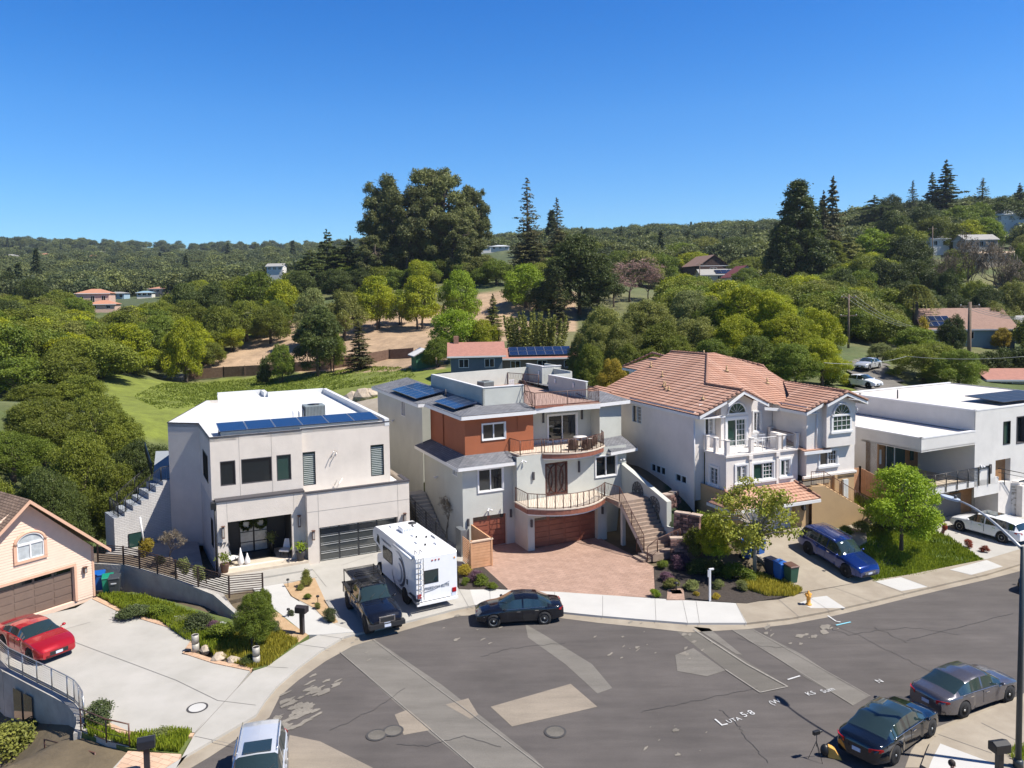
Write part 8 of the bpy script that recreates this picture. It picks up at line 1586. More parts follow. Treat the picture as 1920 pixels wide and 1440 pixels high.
B_blue=mat('blue_plastic',(.01,.10,.38),.4,vary=.05); B_green=mat('green_plastic',(.01,.22,.13),.4,vary=.05); B_dkg=mat('dark_green_plastic',(.02,.08,.05),.5,vary=.1); B_grey=mat('charcoal_plastic',(.045,.05,.055),.5,vary=.1); B_dkb=mat('dark_navy_plastic',(.012,.016,.04),.45,vary=.1); B_brown=mat('brown_plastic',(.10,.05,.035),.5,vary=.1)
bin_(G(187,1106,0),R(20),B_blue,B_blue,'blue bin against the corner of the peach garage'); bin_(G(203,1112,0),R(25),B_green,B_green,'bright green lidded bin between the blue and charcoal ones'); bin_(G(216,1113,0),R(18),B_grey,B_grey,'charcoal bin with a white sticker in front of the green one',paper=True)
bin_(G(1447,1080,.25),R(30),B_dkb,B_dkb,'dark navy bin behind the bright blue one by the tan driveway'); bin_(G(1463,1086,.25),R(25),B_blue,B_blue,'bright blue bin between the navy and green ones by the tan driveway'); bin_(G(1483,1092,.25),R(20),B_dkg,B_brown,'dark green bin with brown lid front, nearest the hydrant')
bin_(G(1400,1046,.6),R(60),B_blue,B_blue,'blue bin half hidden behind the young sycamore, left one',tilt=.0); bin_(G(1422,1042,.7),R(30),B_blue,B_blue,'blue bin half hidden behind the young sycamore, right one')
# hydrant
t=empty('fire_hydrant',G(1516,1134,.12),R(30),'yellow-orange fire hydrant on the tan sidewalk','fire hydrant'); Mh=mat('hydrant_yellow',(.70,.33,.05),.5,vary=.12,scale=8)
mb=MB(); mb.lathe([(.17,0),(.17,.05),(.11,.07),(.11,.42),(.14,.44),(.14,.50),(.12,.54),(.12,.62),(.08,.72),(.03,.76),(.03,.80),(.01,.80)],n=16); mb.build('barrel',Mh,t)
for a in (0,math.pi/2,math.pi): mb=MB(); mb.tube([(0,0,.55),(.2*math.cos(a),.2*math.sin(a),.55)],.065,10); mb.build('outlet',Mh,t)
# mailboxes
def mailbox(loc,rz,label,h=1.15,m=None):
    t=empty('mailbox',loc,rz,label,'mailbox'); m=m or mat('dark_brown_metal',(.035,.028,.03),.45,vary=.05); mb=MB(); mb.box(-.10,-.10,-.1,.10,.10,h); mb.build('post',m,t,.01); mb=MB(); mb.box(-.30,-.2,h,.30,.2,h+.30); mb.mesh([(-.30,-.2,h+.30),(.30,-.2,h+.30),(.30,.2,h+.30),(-.30,.2,h+.30),(-.30,0,h+.38),(.30,0,h+.38)],[(0,1,5,4),(2,3,4,5),(1,2,5),(3,0,4)]); mb.build('box',m,t,.015); return t
mailbox(G(567,1189,.13),R(-15),'dark brown mailbox on a square post beside the curved white path')
mailbox(G(277,1462,-.1),R(20),'black mailbox standing on the brick path at the bottom left edge',1.25,mat('navy_black_metal',(.012,.014,.02),.4,vary=0))
mailbox(G(1873,1462,.12),R(10),'black mailbox beside the street lamp base at the bottom right',1.05,M_black)
# sign post on the mulch bed, grey path marker
t=empty('sign_post',G(1331,1126,.15),R(10),'white angled sign post standing in the dark mulch bed','sign post'); mb=MB(); mb.box(-.05,-.05,-.1,.05,.05,1.75); mb.build('post',M_white,t); mb=MB(); mb.box(-.05,-.05,1.75,.75*.3,.05,1.83); mb.box(-.12,-.03,1.35,-.05,.03,1.75); mb.build('arm',M_white,t)
t=empty('path_light',G(1268,1110,.15),0,'small dark path light on a brick stepping pad in the mulch bed','garden light'); mb=MB(); mb.box(-.3,-.3,-.1,.3,.3,.02); mb.build('pad',M_white,t); mb=MB(); mb.tube([(0,0,0),(0,0,.5)],.03,6); mb.lathe([(.16,.5),(.12,.58),(.02,.6)],n=10); mb.build('lamp_head',M_black,t)
slab('brick_path',[(1252,1104),(1281,1103),(1284,1124),(1250,1124)],M_paver,.17,.0)
# mulch bed, lawns, planters
M_mulch=mat('black_mulch',(.028,.021,.017),.95,c2=(.07,.055,.045),scale=9,bump=1,bscale=18,detail=8); M_soil=mat('tan_soil',(.36,.235,.125),.95,c2=(.46,.32,.19),scale=2.5,bump=.6,bscale=14,detail=8); M_grassb=mat('turf_base',(.06,.095,.02),.95,c2=(.13,.15,.04),scale=1.5,detail=9,bump=.6,bscale=12)
slab('mulch_bed',[(1226,1062),(1300,1050),(1350,1060),(1430,1085),(1505,1111),(1400,1131),(1229,1121)],M_mulch,.14)
slab('planting_bed',[(860,1104),(862,1065),(880,1052),(893,1050),(952,1104),(880,1105)],M_mulch,.14)
slab('soil_bed',[(532,1095),(590,1083),(612,1130),(634,1166),(618,1170),(590,1140),(548,1118)],M_soil,.14)
slab('soil_bed',[(500,1140),(522,1146),(545,1165),(580,1190),(560,1207),(500,1249),(476,1256),(440,1230),(360,1200),(330,1180),(230,1140),(180,1115),(250,1110),(330,1130),(400,1152),(440,1162),(470,1150)],M_grassb,.135)
slab('soil_bed',[(505,1142),(524,1150),(545,1168),(578,1190),(560,1204),(530,1190),(508,1165)],M_soil,.145,.13)
slab('curved_path',[(470,1096),(530,1092),(545,1118),(590,1146),(630,1172),(668,1184),(597,1190),(575,1190),(545,1166),(520,1146),(495,1135)],M_conc2,.142)
def ldrive(name,pts,m,th=.4,frame=None):
    P=[LW(frame or H3,*p) for p in pts]; mb=MB(); n=len(P); mb.mesh([(p[0],p[1],p[2]-th) for p in P]+P,[tuple(range(n,2*n)),tuple(range(n-1,-1,-1))]+[(i,(i+1)%n,n+(i+1)%n,n+i) for i in range(n)]); return tag(mb.build(name,m),kind='structure')
sl_=lambda v: .13+(v+6.95)*.168
ldrive('driveway',[(-6.9,-6.72,.13),(-1.55,-7.02,.13),(-1.2,-4.6,sl_(-4.6)),(.2,-.1,sl_(-.1)+.02),(-6.2,-.1,sl_(-.1)+.02)],M_conc3)
ldrive('path',[(-1.15,-4.2,sl_(-4.2)+.02),(2.2,-3.0,sl_(-3.0)+.02),(3.6,-1.6,sl_(-1.6)+.02),(3.4,-.8,sl_(-.8)+.02),(-.2,-1.2,sl_(-1.2)+.02)],M_conc3)
slab('driveway',[(1700,975),(1730,955),(1990,960),(2050,1060),(1850,1052),(1780,1010)],M_conc,.11,-.2)
# ================================================================== garden details
def blades(name,label,polys,n,h,leaf,zf,w=.03,seed=1,kind='stuff',cat='grass',lean=.35,world=False):
    rs=np.random.RandomState(seed); P=[]
    for poly in polys:
        q=poly if world else [G(x,y,zf if isinstance(zf,(int,float)) else .3)[:2] for x,y in poly]; q=np.array(q); a=q.min(0); b=q.max(0); c=rs.uniform(a,b,size=(n*4,2)); c=c[inpoly(c[:,0],c[:,1],[tuple(t) for t in q])][:n]; P.append(c)
    c=np.concatenate(P); m=len(c); z=np.full(m,zf) if isinstance(zf,(int,float)) else zf(c[:,0],c[:,1])
    dens=rnd_noise(c[:,0]*9,c[:,1]*9,seed+3); keep=dens+rs.uniform(-.6,.6,m)>-.25; c=c[keep];z=z[keep];dens=dens[keep];m=len(c)
    hh=h*(1+.45*np.clip(dens,-1,1))*rs.uniform(.5,1.3,m); ang=rs.uniform(0,6.28,m); l=rs.uniform(0,lean,m)*hh; v=np.empty((m,4,3)); ca,sa=np.cos(ang),np.sin(ang); a2=rs.uniform(0,6.28,m)
    base=np.stack([c[:,0],c[:,1],z],-1); wv=np.stack([ca,sa,0*ca],-1)*w*.5; tp=base+np.stack([np.cos(a2)*l,np.sin(a2)*l,hh],-1)
    v[:,0]=base-wv; v[:,1]=base+wv; v[:,2]=tp+wv*.5; v[:,3]=tp-wv*.5
    me=bpy.data.meshes.new(name); me.vertices.add(m*4); me.vertices.foreach_set('co',v.reshape(-1)); me.loops.add(m*4); me.loops.foreach_set('vertex_index',np.arange(m*4,dtype=np.int32)); me.polygons.add(m); me.polygons.foreach_set('loop_start',np.arange(0,m*4,4,dtype=np.int32)); me.polygons.foreach_set('loop_total',np.full(m,4,dtype=np.int32)); me.update(calc_edges=True)
    set_leaf(me,rs.uniform(0,.6,m)+.3*np.clip(dens,-1,1)+.2); me.materials.append(LMt(leaf)); o=obj(name,me); return tag(o,label,cat,kind=kind)
tzf=lambda x,y: TZ(x,y)
blades('weedy_lawn','weedy green lawn between the blue SUV and the white SUV drives',[[(1548,1030),(1600,1010),(1700,985),(1735,990),(1850,1045),(1852,1049),(1642,1086),(1600,1062)]],34000,.2,'grass',tzf,.06,1)
blades('weedy_lawn','tall grass under the light green tree and along the white planter wall',[[(1560,990),(1640,940),(1700,930),(1790,1010),(1700,990)]],18000,.24,'grass',tzf,.06,2)
blades('garden_grass','unmown green grass bed beside the white driveway at left',[[(185,1118),(260,1118),(330,1140),(430,1180),(400,1225),(350,1200),(300,1165),(235,1148)]],20000,.24,'grass',.13,.05,3)
blades('garden_grass','yellowing grass patch around the small multi-trunk tree',[[(430,1180),(500,1170),(560,1204),(505,1248),(470,1255),(400,1230)]],12000,.2,'grass_dry',.13,.04,4)
blades('roadside_grass','yellow-green grass edging the mulch bed near the hydrant',[[(1385,1085),(1430,1078),(1505,1108),(1490,1118),(1440,1118),(1400,1105)]],6000,.25,'grass_dry',.14,.04,5)
blades('strip_grass','green planting strip along the lower edge of the white driveway',[[(160,1348),(240,1385),(360,1375),(335,1412),(260,1405),(165,1380)]],7000,.26,'grass',.05,.045,6)
blades('ground_cover','dark ivy and weeds covering the shady bank between the two houses',[[(1185,850),(1215,835),(1320,905),(1345,985),(1300,1000),(1262,940)]],16000,.28,'leaf_mid',tzf,.14,7,lean=1.2)
blades('meadow_grass','bright green meadow grass beyond the flat white roof',[[onT(x,y,d)[:2] for x,y,d in ((250,745,118),(345,718,152),(500,706,150),(620,700,148),(690,690,146),(770,690,130),(780,700,115),(600,735,118),(450,745,118),(300,765,106))]],30000,.2,'meadow',tzf,.2,8,world=True,lean=.9)
# shrubs in the beds
def shrub(px,py,r,h,leaf,label,z=.14,k=0,group=None,kind='shrub',cat='shrub'):
    b=G(px,py,z); return tree(kind,k,b,r/.6,h,leaf,label,cat,group)
SH=[(1228,1115,.35,.4,'leaf_bright','small bright green plant at the paver corner of the mulch bed'),(1252,1086,.5,.55,'leaf_purple','purple flowering shrub beside the paver driveway'),(1258,1098,.5,.6,'leaf_olive','pale feathery shrub below the purple one by the pavers'),(1243,1062,.45,.5,'leaf_mid','low green shrub at the foot of the stair railing'),
 (1297,1100,.55,.55,'leaf_pale','pale green feathery shrub left of the white sign post'),(1345,1098,.4,.5,'leaf_pale','pale shrub immediately right of the white sign post'),(1390,1102,.45,.5,'leaf_pale','pale shrub in the right half of the mulch bed'),(1342,1118,.25,.3,'leaf_gold','tiny yellow flowering plant at the foot of the sign post'),(1305,1112,.2,.2,'leaf_gold','tiny yellow plant left of the sign post'),
 (1275,1062,.7,.8,'leaf_purple','dark purplish shrub under the lowest block wall'),(1308,1070,.8,.9,'leaf_dark','dark shrub between the block wall and the sign post'),(1342,1076,.8,1.0,'leaf_dark','dark rounded shrub behind the sign post'),(1375,1080,.8,.9,'leaf_mid','leafy green shrub at the foot of the sycamore'),(1405,1085,.6,.7,'leaf_mid','green shrub left of the navy bin'),(1300,1030,.8,1.5,'leaf_oak','bushy shrub right of the lowest block wall'),(1325,1010,1.0,1.9,'leaf_mid','tall green shrub climbing the bank by the tan wall'),(1345,1040,.9,1.6,'leaf_bright','bright leafy shrub in front of the tan base'),
 (875,1075,.55,.7,'leaf_gold','yellow-green shrub behind the motorhome corner'),(890,1085,.5,.6,'leaf_purple','reddish-purple shrub beside the pavers'),(903,1092,.5,.6,'leaf_mid','green shrub behind the parked black sedan'),(925,1100,.35,.4,'leaf_mid','small green plant at the tip of the bed behind the black sedan'),(872,1092,.3,.4,'leaf_mid','small plant beside the pale stepping stone'),
 (512,1110+70,.45,.55,'leaf_blue','blue-green shrub left of the dark mailbox'),(545,1150,.2,.3,'leaf_blue','tiny plant at the top of the soil bed'),(617,1160,.5,.6,'leaf_blue','grey-green shrub at the lower tip of the soil bed'),(563,1102,.22,.35,'leaf_olive','small bare-stemmed plant in the upper soil bed'),(578,1118,.25,.3,'leaf_mid','small plant in the middle of the soil bed'),(595,1137,.22,.3,'leaf_olive','small brownish plant lower in the soil bed'),(575,1096,.35,1.1,'leaf_olive','thin sapling in the upper soil bed'),
 (250,1150,.9,.6,'leaf_blue','low green shrub against the concrete wall, left'),(300,1150,.8,.5,'leaf_mid','spreading green plant in the middle of the left bed'),(370,1175,.9,.7,'leaf_blue','blue-green bush below the concrete wall'),(398,1176,.4,.45,'leaf_purple','purple lavender clump in the left bed'),(420,1195,.8,.8,'leaf_mid','dense green bush near the left bollard'),(345,1165,.6,.4,'leaf_pale','pale flat plant in the left bed'),(470,1240,.45,.4,'leaf_dark','dark ivy clump around the right bollard'),
 (185,1352,.7,.8,'leaf_blue','grey-green bush at the curve of the railing'),(300,1385,.6,.4,'leaf_pale','grey-green spreading plant at the bottom edge bed'),
 (1500,960,.8,.7,'leaf_mid','clump of strap-leaved plants in front of the tan stair wall'),(1545,968,.6,.6,'leaf_mid','smaller strap-leaved clump nearer the stair foot'),(1585,1000,.6,.7,'leaf_mid','agave-like plant beside the blue SUV roof'),(1615,992,.6,.7,'leaf_olive','agave-like plant further right behind the SUV'),(1660,985,1.4,1.5,'leaf_dark','large dark bush under the light green tree, left'),(1710,980,1.4,1.4,'leaf_dark','large dark bush under the light green tree, right'),(1620,940,1.6,1.8,'leaf_bright','bright bush against the tan corner of the terracotta-roofed house'),
 (1815,1022,.35,.5,'leaf_red','small reddish shrub in the white planter'),(1845,1030,.3,.4,'leaf_red','dried reddish plant at the planter tip'),(1770,995,.2,.7,'leaf_red','thin red-leaved sapling at the planter corner')]
for i,s_ in enumerate(SH):
    z=.14
    if s_[0]>1480 and s_[1]<1010: z=1.1
    if s_[0] in (1300,1325,1345) and s_[1]<1060: z=.9
    if s_[0] in (185,300) and s_[1]>1340: z=.05
    shrub(s_[0],s_[1]+4,s_[2],s_[3],s_[4],s_[5],z,i%3)
for x,y,r_,h_,lf,lb in ((20,1330,1.2,.9,'leaf_bright','light green bush in the sunken garden at the left edge'),(75,1340,1.5,1.5,'leaf_oak','round dark bush with pale buds under the curved wall'),(95,1385,1.4,1.1,'leaf_blue','grey-green bush in the sunken garden'),(125,1400,.8,1.4,'leaf_purple','dark purplish bush beside the lower steps'),(20,1430,1.2,1.6,'leaf_olive','dry twiggy bush at the bottom left corner')):
    shrub(x,y,r_,h_,lf,lb,-2.5)
# boulders and bollards in the left bed
for i,(x,y,s,l) in enumerate(((262,1141,(.45,.3,.2),'grey boulder by the concrete wall, leftmost'),(345,1160,(.5,.4,.22),'large flat grey boulder in the left bed'),(372,1162,(.4,.3,.25),'rounded grey boulder right of the flat one'),(413,1172,(.35,.25,.15),'small pale boulder below the wall end'),(385,1218,(.3,.25,.2),'tan boulder beside the left bollard'),(412,1232,(.4,.3,.18),'tan flat boulder at the driveway edge'),(440,1238,(.35,.25,.15),'tan boulder beside the right bollard'),(1240+624,1080,(.01,.01,.01),''))[:7]):
    rock(G(x,y,.18),s,l,seed=10+i,m=M_rock if i>3 else mat('grey_boulder',(.26,.27,.25),.95,c2=(.4,.41,.38),scale=4,bump=.6))
def bollard(x,y,label):
    t=empty('garden_bollard',G(x,y,.12),0,label,'garden light'); m=mat('weathered_steel',(.38,.35,.30),.6,vary=.2,scale=6,metal=.2); mb=MB(); mb.lathe([(.17,0),(.17,.42)],n=16); mb.build('base',m,t); mb=MB(); mb.lathe([(.165,.46),(.165,.86),(.15,.86),(.15,.5)],n=16); mb.build('shade',m,t); mb=MB(); mb.lathe([(.13,.40),(.13,.48)],n=12); mb.lathe([(.155,.84),(.01,.85)],n=14); mb.build('lamp',M_black,t)
bollard(367,1222,'squat metal bollard light at the left end of the brick edge'); bollard(481,1246,'squat metal bollard light at the sidewalk corner')
t=empty('marker_post',G(585-88,1177,.13),0,'short white marker post beside the small tree','post'); mb=MB(); mb.box(-.09,-.09,-.1,.09,.09,.75); mb.build('post',M_white,t,.02)
for x,y,l in ((540,1100,'small dark garden light at the top of the soil bed'),(541,1157,'small dark garden light beside the curved path'),(596,1132,'small dark garden light among the soil bed plants')):
    t=empty('path_light',G(x,y,.14),0,l,'garden light'); mb=MB(); mb.tube([(0,0,0),(0,0,.4)],.02,5); mb.build('stem',M_black,t); mb=MB(); mb.lathe([(.1,.4),(.08,.48),(.01,.5)],n=10); mb.build('head',M_black,t)
# brick edging of the left driveway
def edging(pts,w,z,label=None):
    mb=MB(); P=[Vector(G(x,y,z)) for x,y in pts]
    for i in range(len(P)-1):
        d=(P[i+1]-P[i]); n=max(1,int(d.length/.24)); d/=n; k=Vector((-d.y,d.x,0)).normalized()*w
        for j in range(n): a=P[i]+d*j+d*.03; b=P[i]+d*j+d*.94; mb.mesh([a,b,b+k,a+k,a-Vector((0,0,.15)),b-Vector((0,0,.15)),b+k-Vector((0,0,.15)),a+k-Vector((0,0,.15))],[(0,1,2,3),(7,6,5,4),(0,4,5,1),(1,5,6,2),(2,6,7,3),(3,7,4,0)])
    return tag(mb.build('brick_edging',mat('tan_edging_brick',(.42,.26,.16),.9,c2=(.55,.38,.26),scale=3,bump=.3)),kind='structure')
edging([(172,1122),(230,1150),(330,1180),(358,1200),(342,1224),(400,1243),(468,1257)],.3,.15); edging([(365,1374),(300,1376),(240,1370),(200,1352),(168,1335)],.25,.14)
# ------------------------------------------------ concrete wall and slat fence between the peach garage and house A
wp=[G(170,1056,1.35),G(232,1060,1.3),G(262,1067,1.25),G(330,1087,1.1),(G(400,1115,.85)),G(440,1150,.5)]
t=empty('retaining_wall',(wp[0][0],wp[0][1],0),0,'curved board-marked concrete wall beside the left garden bed','wall'); mb=MB(); o=Vector((wp[0][0],wp[0][1],0))
for i in range(len(wp)-1):
    a,b=Vector(wp[i])-o,Vector(wp[i+1])-o; d=(b-a); d.z=0; d.normalize(); n=Vector((d.y,-d.x,0)); 
    v=[a-n*.25,b-n*.25,b,a]; mb.mesh([(p.x,p.y,-.4) for p in v]+[tuple(p) for p in v],[(3,2,1,0),(4,5,6,7),(0,1,5,4),(1,2,6,5),(2,3,7,6),(3,0,4,7)])
mb.build('wall_body',M_conc4,t)
inner=[(p[0]+.1,p[1]+.2) for p in wp]
mb=MB(); mb.prism(inner+[LW(H1,-5.6,-3.0)[:2],LW(H1,-6.3,-1.2)[:2],LW(H1,-6.2,7.5)[:2],LW(H1,-8,9)[:2],LW(H1,-12,8)[:2],(-30,50.5),(-30,47)],-1.5,.42); tag(mb.build('garden_terrace',mat('grey_terrace_tile',(.30,.28,.26),.85,vary=.15,scale=1)),kind='structure')
mb=MB(); mb.prism([inner[i] for i in range(4)]+[LW(H1,-8,3)[:2],(-28.5,50),(-29,47)],.3,1.0); tag(mb.build('garden_terrace',mat('dark_bark_soil',(.09,.065,.045),.95,c2=(.17,.13,.09),scale=4,bump=.8)),kind='structure')
fp=[G(184,1056,1.32),G(232,1060,1.27),G(262,1067,1.22),G(330,1087,1.07),G(372,1101,.95),G(430,1118,.65),G(493,1112,.35)]
def slat_fence(name,pts,h,label,n=9,m=None,post=1.9):
    t=empty(name,pts[0],0,label,'fence'); o=Vector(pts[0]); m=m or M_trimdk; mb=MB()
    for i in range(len(pts)-1):
        a,b=Vector(pts[i])-o,Vector(pts[i+1])-o
        for k in range(n): z=.1+(h-.1)*k/(n-1); mb.mesh([a+Vector((0,0,z-.022)),b+Vector((0,0,z-.022)),b+Vector((0,0,z+.022)),a+Vector((0,0,z+.022)),a+Vector((.02,.03,z-.022)),b+Vector((.02,.03,z-.022)),b+Vector((.02,.03,z+.022)),a+Vector((.02,.03,z+.022))],[(0,1,2,3),(7,6,5,4),(0,4,5,1),(3,2,6,7)])
        mm=max(1,int(round((b-a).length/post)))
        for k in range(mm+(i==len(pts)-2)): p=a.lerp(b,k/mm); q=MB(); q.box(p.x-.04,p.y-.04,p.z-.1,p.x+.04,p.y+.04,p.z+h+.05); q.build('post',m,t)
    mb.build('slats',m,t); return t
slat_fence('slat_fence',fp,1.15,'dark brown horizontal slat fence on top of the curved concrete wall',m=mat('dark_brown_slat',(.045,.026,.02),.6,vary=.15))
slat_fence('slat_fence',[LW(H2,-5.6,9.5,1.2),LW(H2,-5.5,5.0,.8),LW(H2,-5.4,1.2,.3)],1.5,'black slat fence running between the two tall houses',8,M_black)
# cedar gate
t=empty('cedar_gate',LW(H2,-4.9,-1.35,.1),R(H2[2]),'light cedar board screen with slatted return beside the small garage door','fence'); mb=MB()
for k in range(9): mb.box(.25,-.05,.05+k*.185,1.55,.0,.05+k*.185+.17)
mb.build('board_panel',M_cedar,t); mb=MB()
for k in range(14): mb.box(.20,.05,.08+k*.12,.24,1.5,.08+k*.12+.06)
mb.build('slat_return',M_cedar,t); mb=MB(); mb.box(.15,-.08,0,.25,.05,1.85); mb.box(1.55,-.08,0,1.65,3.3,1.8) ; mb.build('frame',M_cedar,t); mb=MB(); mb.box(.1,-.1,1.72,1.7,.08,1.8); mb.build('top_cap',mat('pale_cap',(.6,.45,.33),.7),t)
# stairs between A and B
mb=MB()
for k in range(12): mb.prism([LW(H2,-5.3,5.5+k*.36)[:2],LW(H2,-3.95,5.5+k*.36)[:2],LW(H2,-3.95,10.5)[:2],LW(H2,-5.3,10.5)[:2]],-.2,.35+k*.19)
tag(mb.build('side_steps',M_conc4),kind='structure'); 
mb=MB(); mb.prism([LW(H2,-5.4,-.6)[:2],LW(H2,-3.9,-.6)[:2],LW(H2,-3.9,5.6)[:2],LW(H2,-5.4,5.6)[:2]],-.2,.12); tag(mb.build('side_path',M_conc4),kind='structure')
p=G(838,1010,.12); tree('bare',1,p,2.6,3.2,'twig_brown','small leafless tree between the motorhome and the cedar gate','tree',bark=M_barkp)
p=G(319,1062,1.0); tree('bare',2,p,2.2,2.8,'twig_brown','leafless pale sapling behind the slat fence','tree',bark=M_barkp)
for x,y,r_,h_,lf,lb,z in ((275,1045,.5,1.2,'leaf_gold','yellow-green palm-like shrub in the shaded yard',.9),(345,1075,.4,1.0,'leaf_pale','pale rose bush behind the slat fence, left'),(372,1088,.4,.9,'leaf_pale','pale rose bush behind the slat fence, right'),(260,1055,.4,.6,'leaf_olive','low shrub behind the fence at left',.9),(300,1060,.35,.6,'leaf_dark','dark clump behind the fence',.9)) if False else ((275,1045,.5,1.2,'leaf_gold','yellow-green palm-like shrub in the shaded yard',.9),(345,1078,.45,1.0,'leaf_pale','pale rose bush behind the slat fence, left',.9),(372,1090,.45,.9,'leaf_pale','pale rose bush behind the slat fence, right',.8),(300,1060,.35,.6,'leaf_dark','dark clump of plants behind the slat fence',.9)): shrub(x,y,r_,h_,lf,lb,z)
# white pipe, hand cart corner
t=empty('white_pipe',LW(H1,-9.6,7.0,.9),0,'white pipe leaning in the shaded yard','pipe'); mb=MB(); mb.tube([(0,0,0),(-.25,.1,1.9)],.06,8); mb.build('pipe',M_white,t)
# ------------------------------------------------ porch things of house A
pot_plant('potted_plant',LW(H1,-5.1,.25,.42),'tall leafy pot plant at the left porch pillar',.28,.55,M_bronze,'leaf_mid',.9); pot_plant('potted_plant',LW(H1,-.45,.25,.42),'flowering shrub in a square dark pot beside the garage pillar',.3,.6,M_trimdk,'leaf_bright',.8); pot_plant('potted_plant',LW(H1,-1.9,2.6,.42),'slim black pot with white flowers inside the porch',.16,.75,M_black,'leaf_pale',.6)
for dx,h_,l in ((0,1.15,'taller white teardrop sculpture on the porch'),(.4,.75,'shorter white teardrop sculpture on the porch')):
    t=empty('porch_sculpture',LW(H1,-4.05+dx,1.1,.42),0,l,'sculpture'); mb=MB(); mb.lathe([(.10,0),(.2,h_*.18),(.17,h_*.4),(.07,h_*.75),(.015,h_)],n=14); mb.build('body',M_white,t)
for u,rz,l in ((-1.15,R(-35),'white lounge chair at the right side of the porch'),(-4.6,R(40),'white lounge chair at the left side of the porch')):
    t=empty('lounge_chair',LW(H1,u,1.6,.42),R(H1[2])+rz,l,'chair'); mb=MB(); mb.box(-.35,-.35,.36,.35,.3,.5); mb.build('seat',M_white,t,.04); mb=MB(); mb.mesh([(-.35,.25,.45),(.35,.25,.45),(.35,.36,.45),(-.35,.36,.45),(-.33,.5,1.0),(.33,.5,1.0),(.33,.6,1.0),(-.33,.6,1.0)],[(3,2,1,0),(4,5,6,7),(0,1,5,4),(1,2,6,5),(2,3,7,6),(3,0,4,7)]); mb.build('backrest',M_white,t,.03)
    for x in (-.3,.3):
        for y in (-.3,.25): mb=MB(); mb.tube([(x,y,0),(x*.85,y*.85,.38)],.02,5); mb.build('leg',M_black,t)
t=empty('door_mat',LW(H1,-2.85,2.6,.425),R(H1[2]),'black door mat in front of the glass double door','door mat'); mb=MB(); mb.box(-1.1,-.75,0,1.1,.9,.02); mb.build('mat',M_black,t)
for k,u in enumerate((-4.82+1.45,-4.82+2.35)):
    t=empty('wreath',LW(H1,u,3.5,2.35),R(H1[2]),'dark leafy wreath on the %s glass door'%('left' if k==0 else 'right'),'wreath'); rs=np.random.RandomState(k); a=rs.uniform(0,6.28,500); q=np.stack([np.cos(a)*.33+rs.normal(size=500)*.05,rs.normal(size=500)*.04-.05,np.sin(a)*.33+rs.normal(size=500)*.05],-1); n=rs.normal(size=q.shape); n/=np.linalg.norm(n,axis=1)[:,None]; me=leaf_mesh('leaves',q,n,.09,rs,1.6); set_leaf(me,rs.uniform(0,1,500)); me.materials.append(LMt('leaf_dark')); obj('leaves',me,t)
# things on the roof deck of house B
for i,(u,v,r_,l) in enumerate(((1.0,6.3,.3,'terracotta pot standing on the roof deck beside the AC unit'),)):
    pot_plant('potted_plant',LW(H2,u,v,9.44),l,.3,.6,mat('pale_terracotta',(.55,.38,.27),.8),'leaf_pale',.5)
pot_plant('potted_plant',LW(H2,1.5,6.0,9.44),'spiky succulent in a low pot on the roof deck',.2,.25,M_trimdk,'leaf_blue',.5); pot_plant('potted_plant',LW(H2,2.2,7.2,9.44),'small brown pot with a round plant on the roof deck',.2,.3,M_bronze,'leaf_dark',.25)
chair_simple(LW(H2,4.6,12.2,9.44),R(200),'white chair near the inner railing on the roof deck',M_white)
# ------------------------------------------------ curved railing and sunken garden at lower left
cr_=[G(-60,1205,.12),G(0,1236,.12),G(17,1253,.12),G(43,1266,.12),G(70,1280,.12),G(98,1294,.12),G(127,1309,.12),G(140,1317,.12),G(149,1328,.12),G(156,1340,.12),G(158,1352,.12)]
rail('curved_railing',cr_,1.0,.13,M_alu,1.9,.022,horiz=9,label='curved steel cable railing along the edge of the white driveway',cat='railing')
t=empty('retaining_wall',(cr_[0][0],cr_[0][1],0),0,'curved concrete wall dropping from the driveway to the sunken garden','wall'); mb=MB(); o=Vector((cr_[0][0],cr_[0][1],0)); wq=cr_+[G(152,1372,.12)]
for i in range(len(wq)-1):
    a,b=Vector(wq[i])-o,Vector(wq[i+1])-o; d=(b-a).normalized(); n=Vector((d.y,-d.x,0)); v=[a+n*.28,b+n*.28,b-n*.02,a-n*.02]; mb.mesh([(p.x,p.y,-3.2) for p in v]+[(p.x,p.y,.10) for p in v],[(3,2,1,0),(4,5,6,7),(0,1,5,4),(1,2,6,5),(2,3,7,6),(3,0,4,7)])
mb.build('wall_body',M_conc4,t)
for a_,b_ in ((36,51),(55,71)):
    p0=Vector(G(a_,1266+(a_-36)*.5,.12)); p1=Vector(G(b_,1266+(b_-36)*.5,.12)); d=(p1-p0).normalized(); n=Vector((d.y,-d.x,0))*.30; q=MB(); p0-=o; p1-=o; q.face([(p0.x+n.x,p0.y+n.y,-1.9),(p1.x+n.x,p1.y+n.y,-1.9),(p1.x+n.x,p1.y+n.y,-.35),(p0.x+n.x,p0.y+n.y,-.35)]); q.build('window',M_glassg,t)
w2=[G(152,1372,.05),G(200,1392,.05),G(243,1402,.05)]
t=empty('retaining_wall',w2[0],0,'pale concrete wall topped by a handrail beside the lower steps','wall'); mb=MB(); o=Vector(w2[0])
for i in range(2):
    a,b=Vector(w2[i])-o,Vector(w2[i+1])-o; d=(b-a).normalized(); n=Vector((d.y,-d.x,0)); v=[a,b,b-n*.3,a-n*.3]; mb.mesh([(p.x,p.y,-3) for p in v]+[(p.x,p.y,.05) for p in v],[(3,2,1,0),(4,5,6,7),(0,1,5,4),(1,2,6,5),(2,3,7,6),(3,0,4,7)])
mb.build('wall_body',M_conc4,t)
